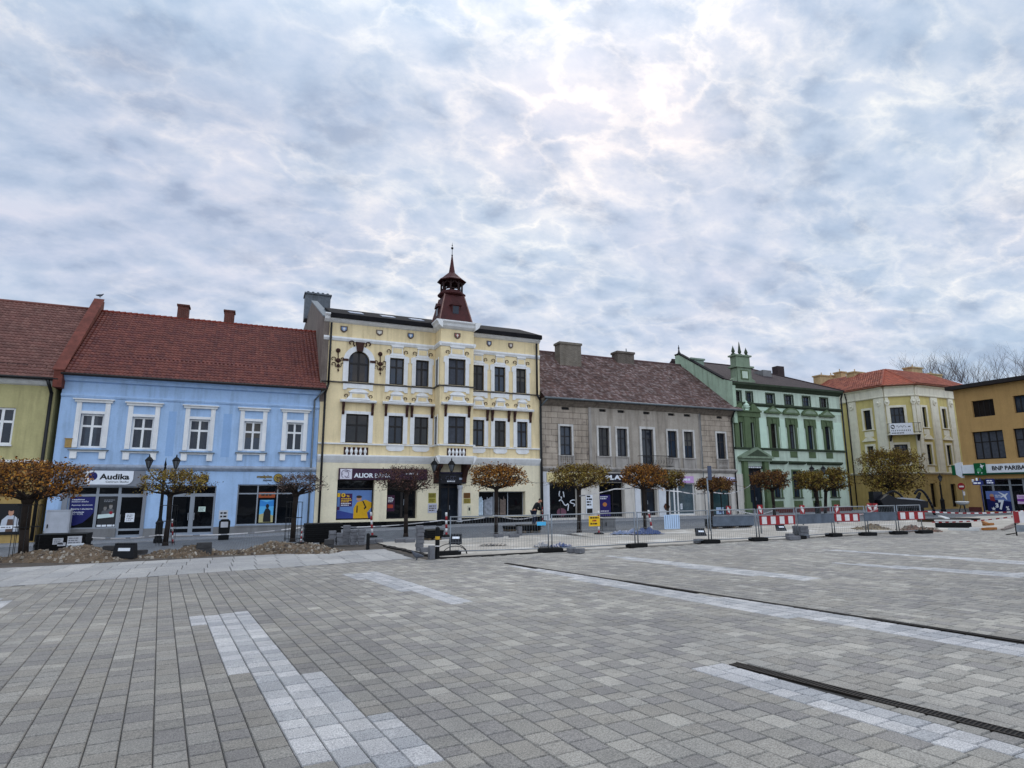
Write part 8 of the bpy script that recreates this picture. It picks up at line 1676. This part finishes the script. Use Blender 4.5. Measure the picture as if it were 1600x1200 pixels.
# ------------------------------------------------------------------ living things
def skin_mesh(name, verts, edges, radii, m, parent, sub=2, loc=None, root=0):
    me = bpy.data.meshes.new(name); me.from_pydata(verts, edges, []); o = bpy.data.objects.new(name, me); COL.objects.link(o)
    o.modifiers.new('skin', 'SKIN'); sl = me.skin_vertices[0].data
    for i, r in enumerate(radii): sl[i].radius = (r, r) if not isinstance(r, tuple) else r; sl[i].use_root = (i == root)
    s = o.modifiers.new('sub', 'SUBSURF'); s.levels = s.render_levels = sub
    bpy.context.view_layer.update(); out = bpy.data.meshes.new_from_object(o.evaluated_get(bpy.context.evaluated_depsgraph_get())); bpy.data.objects.remove(o); bpy.data.meshes.remove(me)
    out.name = name; out.materials.clear(); out.materials.append(m); out.polygons.foreach_set('use_smooth', [True]*len(out.polygons))
    r = bpy.data.objects.new(name, out); COL.objects.link(r); r.parent = parent
    return r
def person():
    p = at(834, 800, 33.4); p.z = gz(p.x, p.y)
    t = thing('person', 'man in black jacket bending forward beside the cream house corner', 'person', p)
    M_SK = mat('skin', '#b98268', .6, .06, 8, .05); M_JK = mat('black_jacket', '#17161a', .85, .2, 8, .4, 20); M_TR = mat('dark_trousers', '#23283a', .9, .2, 6, .4, 20); M_SH = mat('shoes', '#1a1614', .6, .2, 8, .1); M_HR = mat('grey_brown_hair', '#3d342e', .9, .2, 30, .5, 90)
    V, E, R = [], [], []
    def v(co, r, par=None):
        V.append(co); R.append(r); 
        if par is not None: E.append((par, len(V)-1))
        return len(V)-1
    # facing +x, bending: pelvis, spine, neck, head with brow, nose and jaw
    pel = v((0, 0, .93), .13); ab = v((.07, 0, 1.07), .125, pel); ch = v((.20, 0, 1.27), .145, ab); nk0 = v((.32, 0, 1.40), .075, ch); nk = v((.37, 0, 1.45), .056, nk0); hd = v((.44, 0, 1.51), .088, nk); tp = v((.47, 0, 1.60), .082, hd); fc = v((.52, 0, 1.50), .058, hd); jw = v((.51, 0, 1.43), .038, fc); ns = v((.585, 0, 1.505), .014, fc)
    for s in (-1, 1):
        v((.43, s*.092, 1.515), .016, hd)
        sh = v((.25, s*.19, 1.33), .072, ch); el = v((.30, s*.23, 1.06), .05, sh); wr = v((.50, s*.10, .94), .032, el); pm = v((.555, s*.075, .905), (.038, .02), wr)
        for k, (dx, dz, l) in enumerate(((.02, .018, .070), (.028, .006, .080), (.026, -.008, .075), (.018, -.02, .060))):
            a = v((.555+dx, s*(.06-.004*k), .885+dz-.0), .010, pm); b_ = v((.555+dx+l*.45, s*(.035), .872+dz), .009, a); v((.555+dx+l*.35, s*(.012), .858+dz), .008, b_)
        a = v((.535, s*.055, .925), .011, wr); v((.565, s*.03, .94), .009, a)
        hp = v((-.01, s*.10, .88), .105, pel); kn = v((.06, s*.12, .49), .066, hp); an = v((-.03, s*.12, .09), .042, kn); v((.12, s*.13, .035), .036, an)
    skin_mesh('body', V, E, R, M_SK, t, 2)
    jv = [(0, 0, .88), (.07, 0, 1.07), (.20, 0, 1.27), (.31, 0, 1.39)]; je = [(0, 1), (1, 2), (2, 3)]; jr = [.165, .158, .178, .085]
    for s in (-1, 1): n = len(jv); jv += [(.25, s*.19, 1.33), (.30, s*.23, 1.06), (.47, s*.115, .955)]; je += [(2, n), (n, n+1), (n+1, n+2)]; jr += [.098, .074, .052]
    skin_mesh('jacket', jv, je, jr, M_JK, t, 2)
    tv = [(0, 0, .92)]; te = []; tr = [.155]
    for s in (-1, 1): n = len(tv); tv += [(-.01, s*.10, .85), (.06, s*.12, .49), (-.03, s*.12, .11)]; te += [(0, n), (n, n+1), (n+1, n+2)]; tr += [.128, .088, .068]
    skin_mesh('trousers', tv, te, tr, M_TR, t, 2)
    for s in (-1, 1): skin_mesh('shoe', [(-.06, s*.12, .055), (.04, s*.125, .05), (.16, s*.13, .035)], [(0, 1), (1, 2)], [.052, .05, .042], M_SH, t, 2)
    skin_mesh('hair', [(.405, 0, 1.53), (.42, 0, 1.60), (.475, 0, 1.635)], [(0, 1), (1, 2)], [.085, .086, .070], M_HR, t, 2)
    for s in (-1, 1): mb = MB(); mb.ball((p.x+.567, p.y+s*.032, p.z+1.527), .011, 8); mb.build('eye', mat('eye_dark', '#1d1512', .3, 0, 1, 0), t)
    b = Vector((p.x+.60, p.y, p.z)); q_ = thing('hand_post', 'pinkish red and white post held by the bending man', 'marker post', b); mb = MB(); n = 7
    for k in range(n): mb = MB(); mb.tube(b+Vector((-.02*k/n, 0, 1.15*k/n)), b+Vector((-.02*(k+1)/n, 0, 1.15*(k+1)/n)), .028, None, 8); mb.build('band', M_RED if k % 2 == 0 else M_SWHITE, q_)
person()
def pigeon(p, rz, label, s=1.0):
    t = thing('pigeon', label, 'bird', p); M1 = mat('pigeon_grey', '#4d5057', .8, .2, 30, .2); c, s_ = math.cos(rz), math.sin(rz)
    T = lambda x, y, z: ((x*c-y*s_)*s, (x*s_+y*c)*s, z*s)
    V = [T(0, 0, .11), T(.07, 0, .135), T(.11, 0, .18), (T(.135, 0, .215)), T(.165, 0, .208), T(-.08, 0, .10), T(-.17, 0, .085)]; E = [(0, 1), (1, 2), (2, 3), (3, 4), (0, 5), (5, 6)]; R = [.06*s, .055*s, .03*s, .026*s, .006*s, .045*s, .018*s]
    for sg in (-1, 1): V += [T(.01, sg*.03, .06), T(.015, sg*.03, .0), T(.05, sg*.035, .004)]; n = len(V); E += [(0, n-3), (n-3, n-2), (n-2, n-1)]; R += [.014*s, .006*s, .005*s]
    skin_mesh('body', V, E, R, M1, t, 2)
p = ground(652, 875); pigeon(p, 2.6, 'grey pigeon standing on the pale slabs left of the stone post', 1.15)
a = at(*q(1, 371, 72), 47); pigeon(Vector((-10.57, 47.0, ZR_BLUE+.98)), .4, 'dark bird perched on top of the red party wall', 1.4)
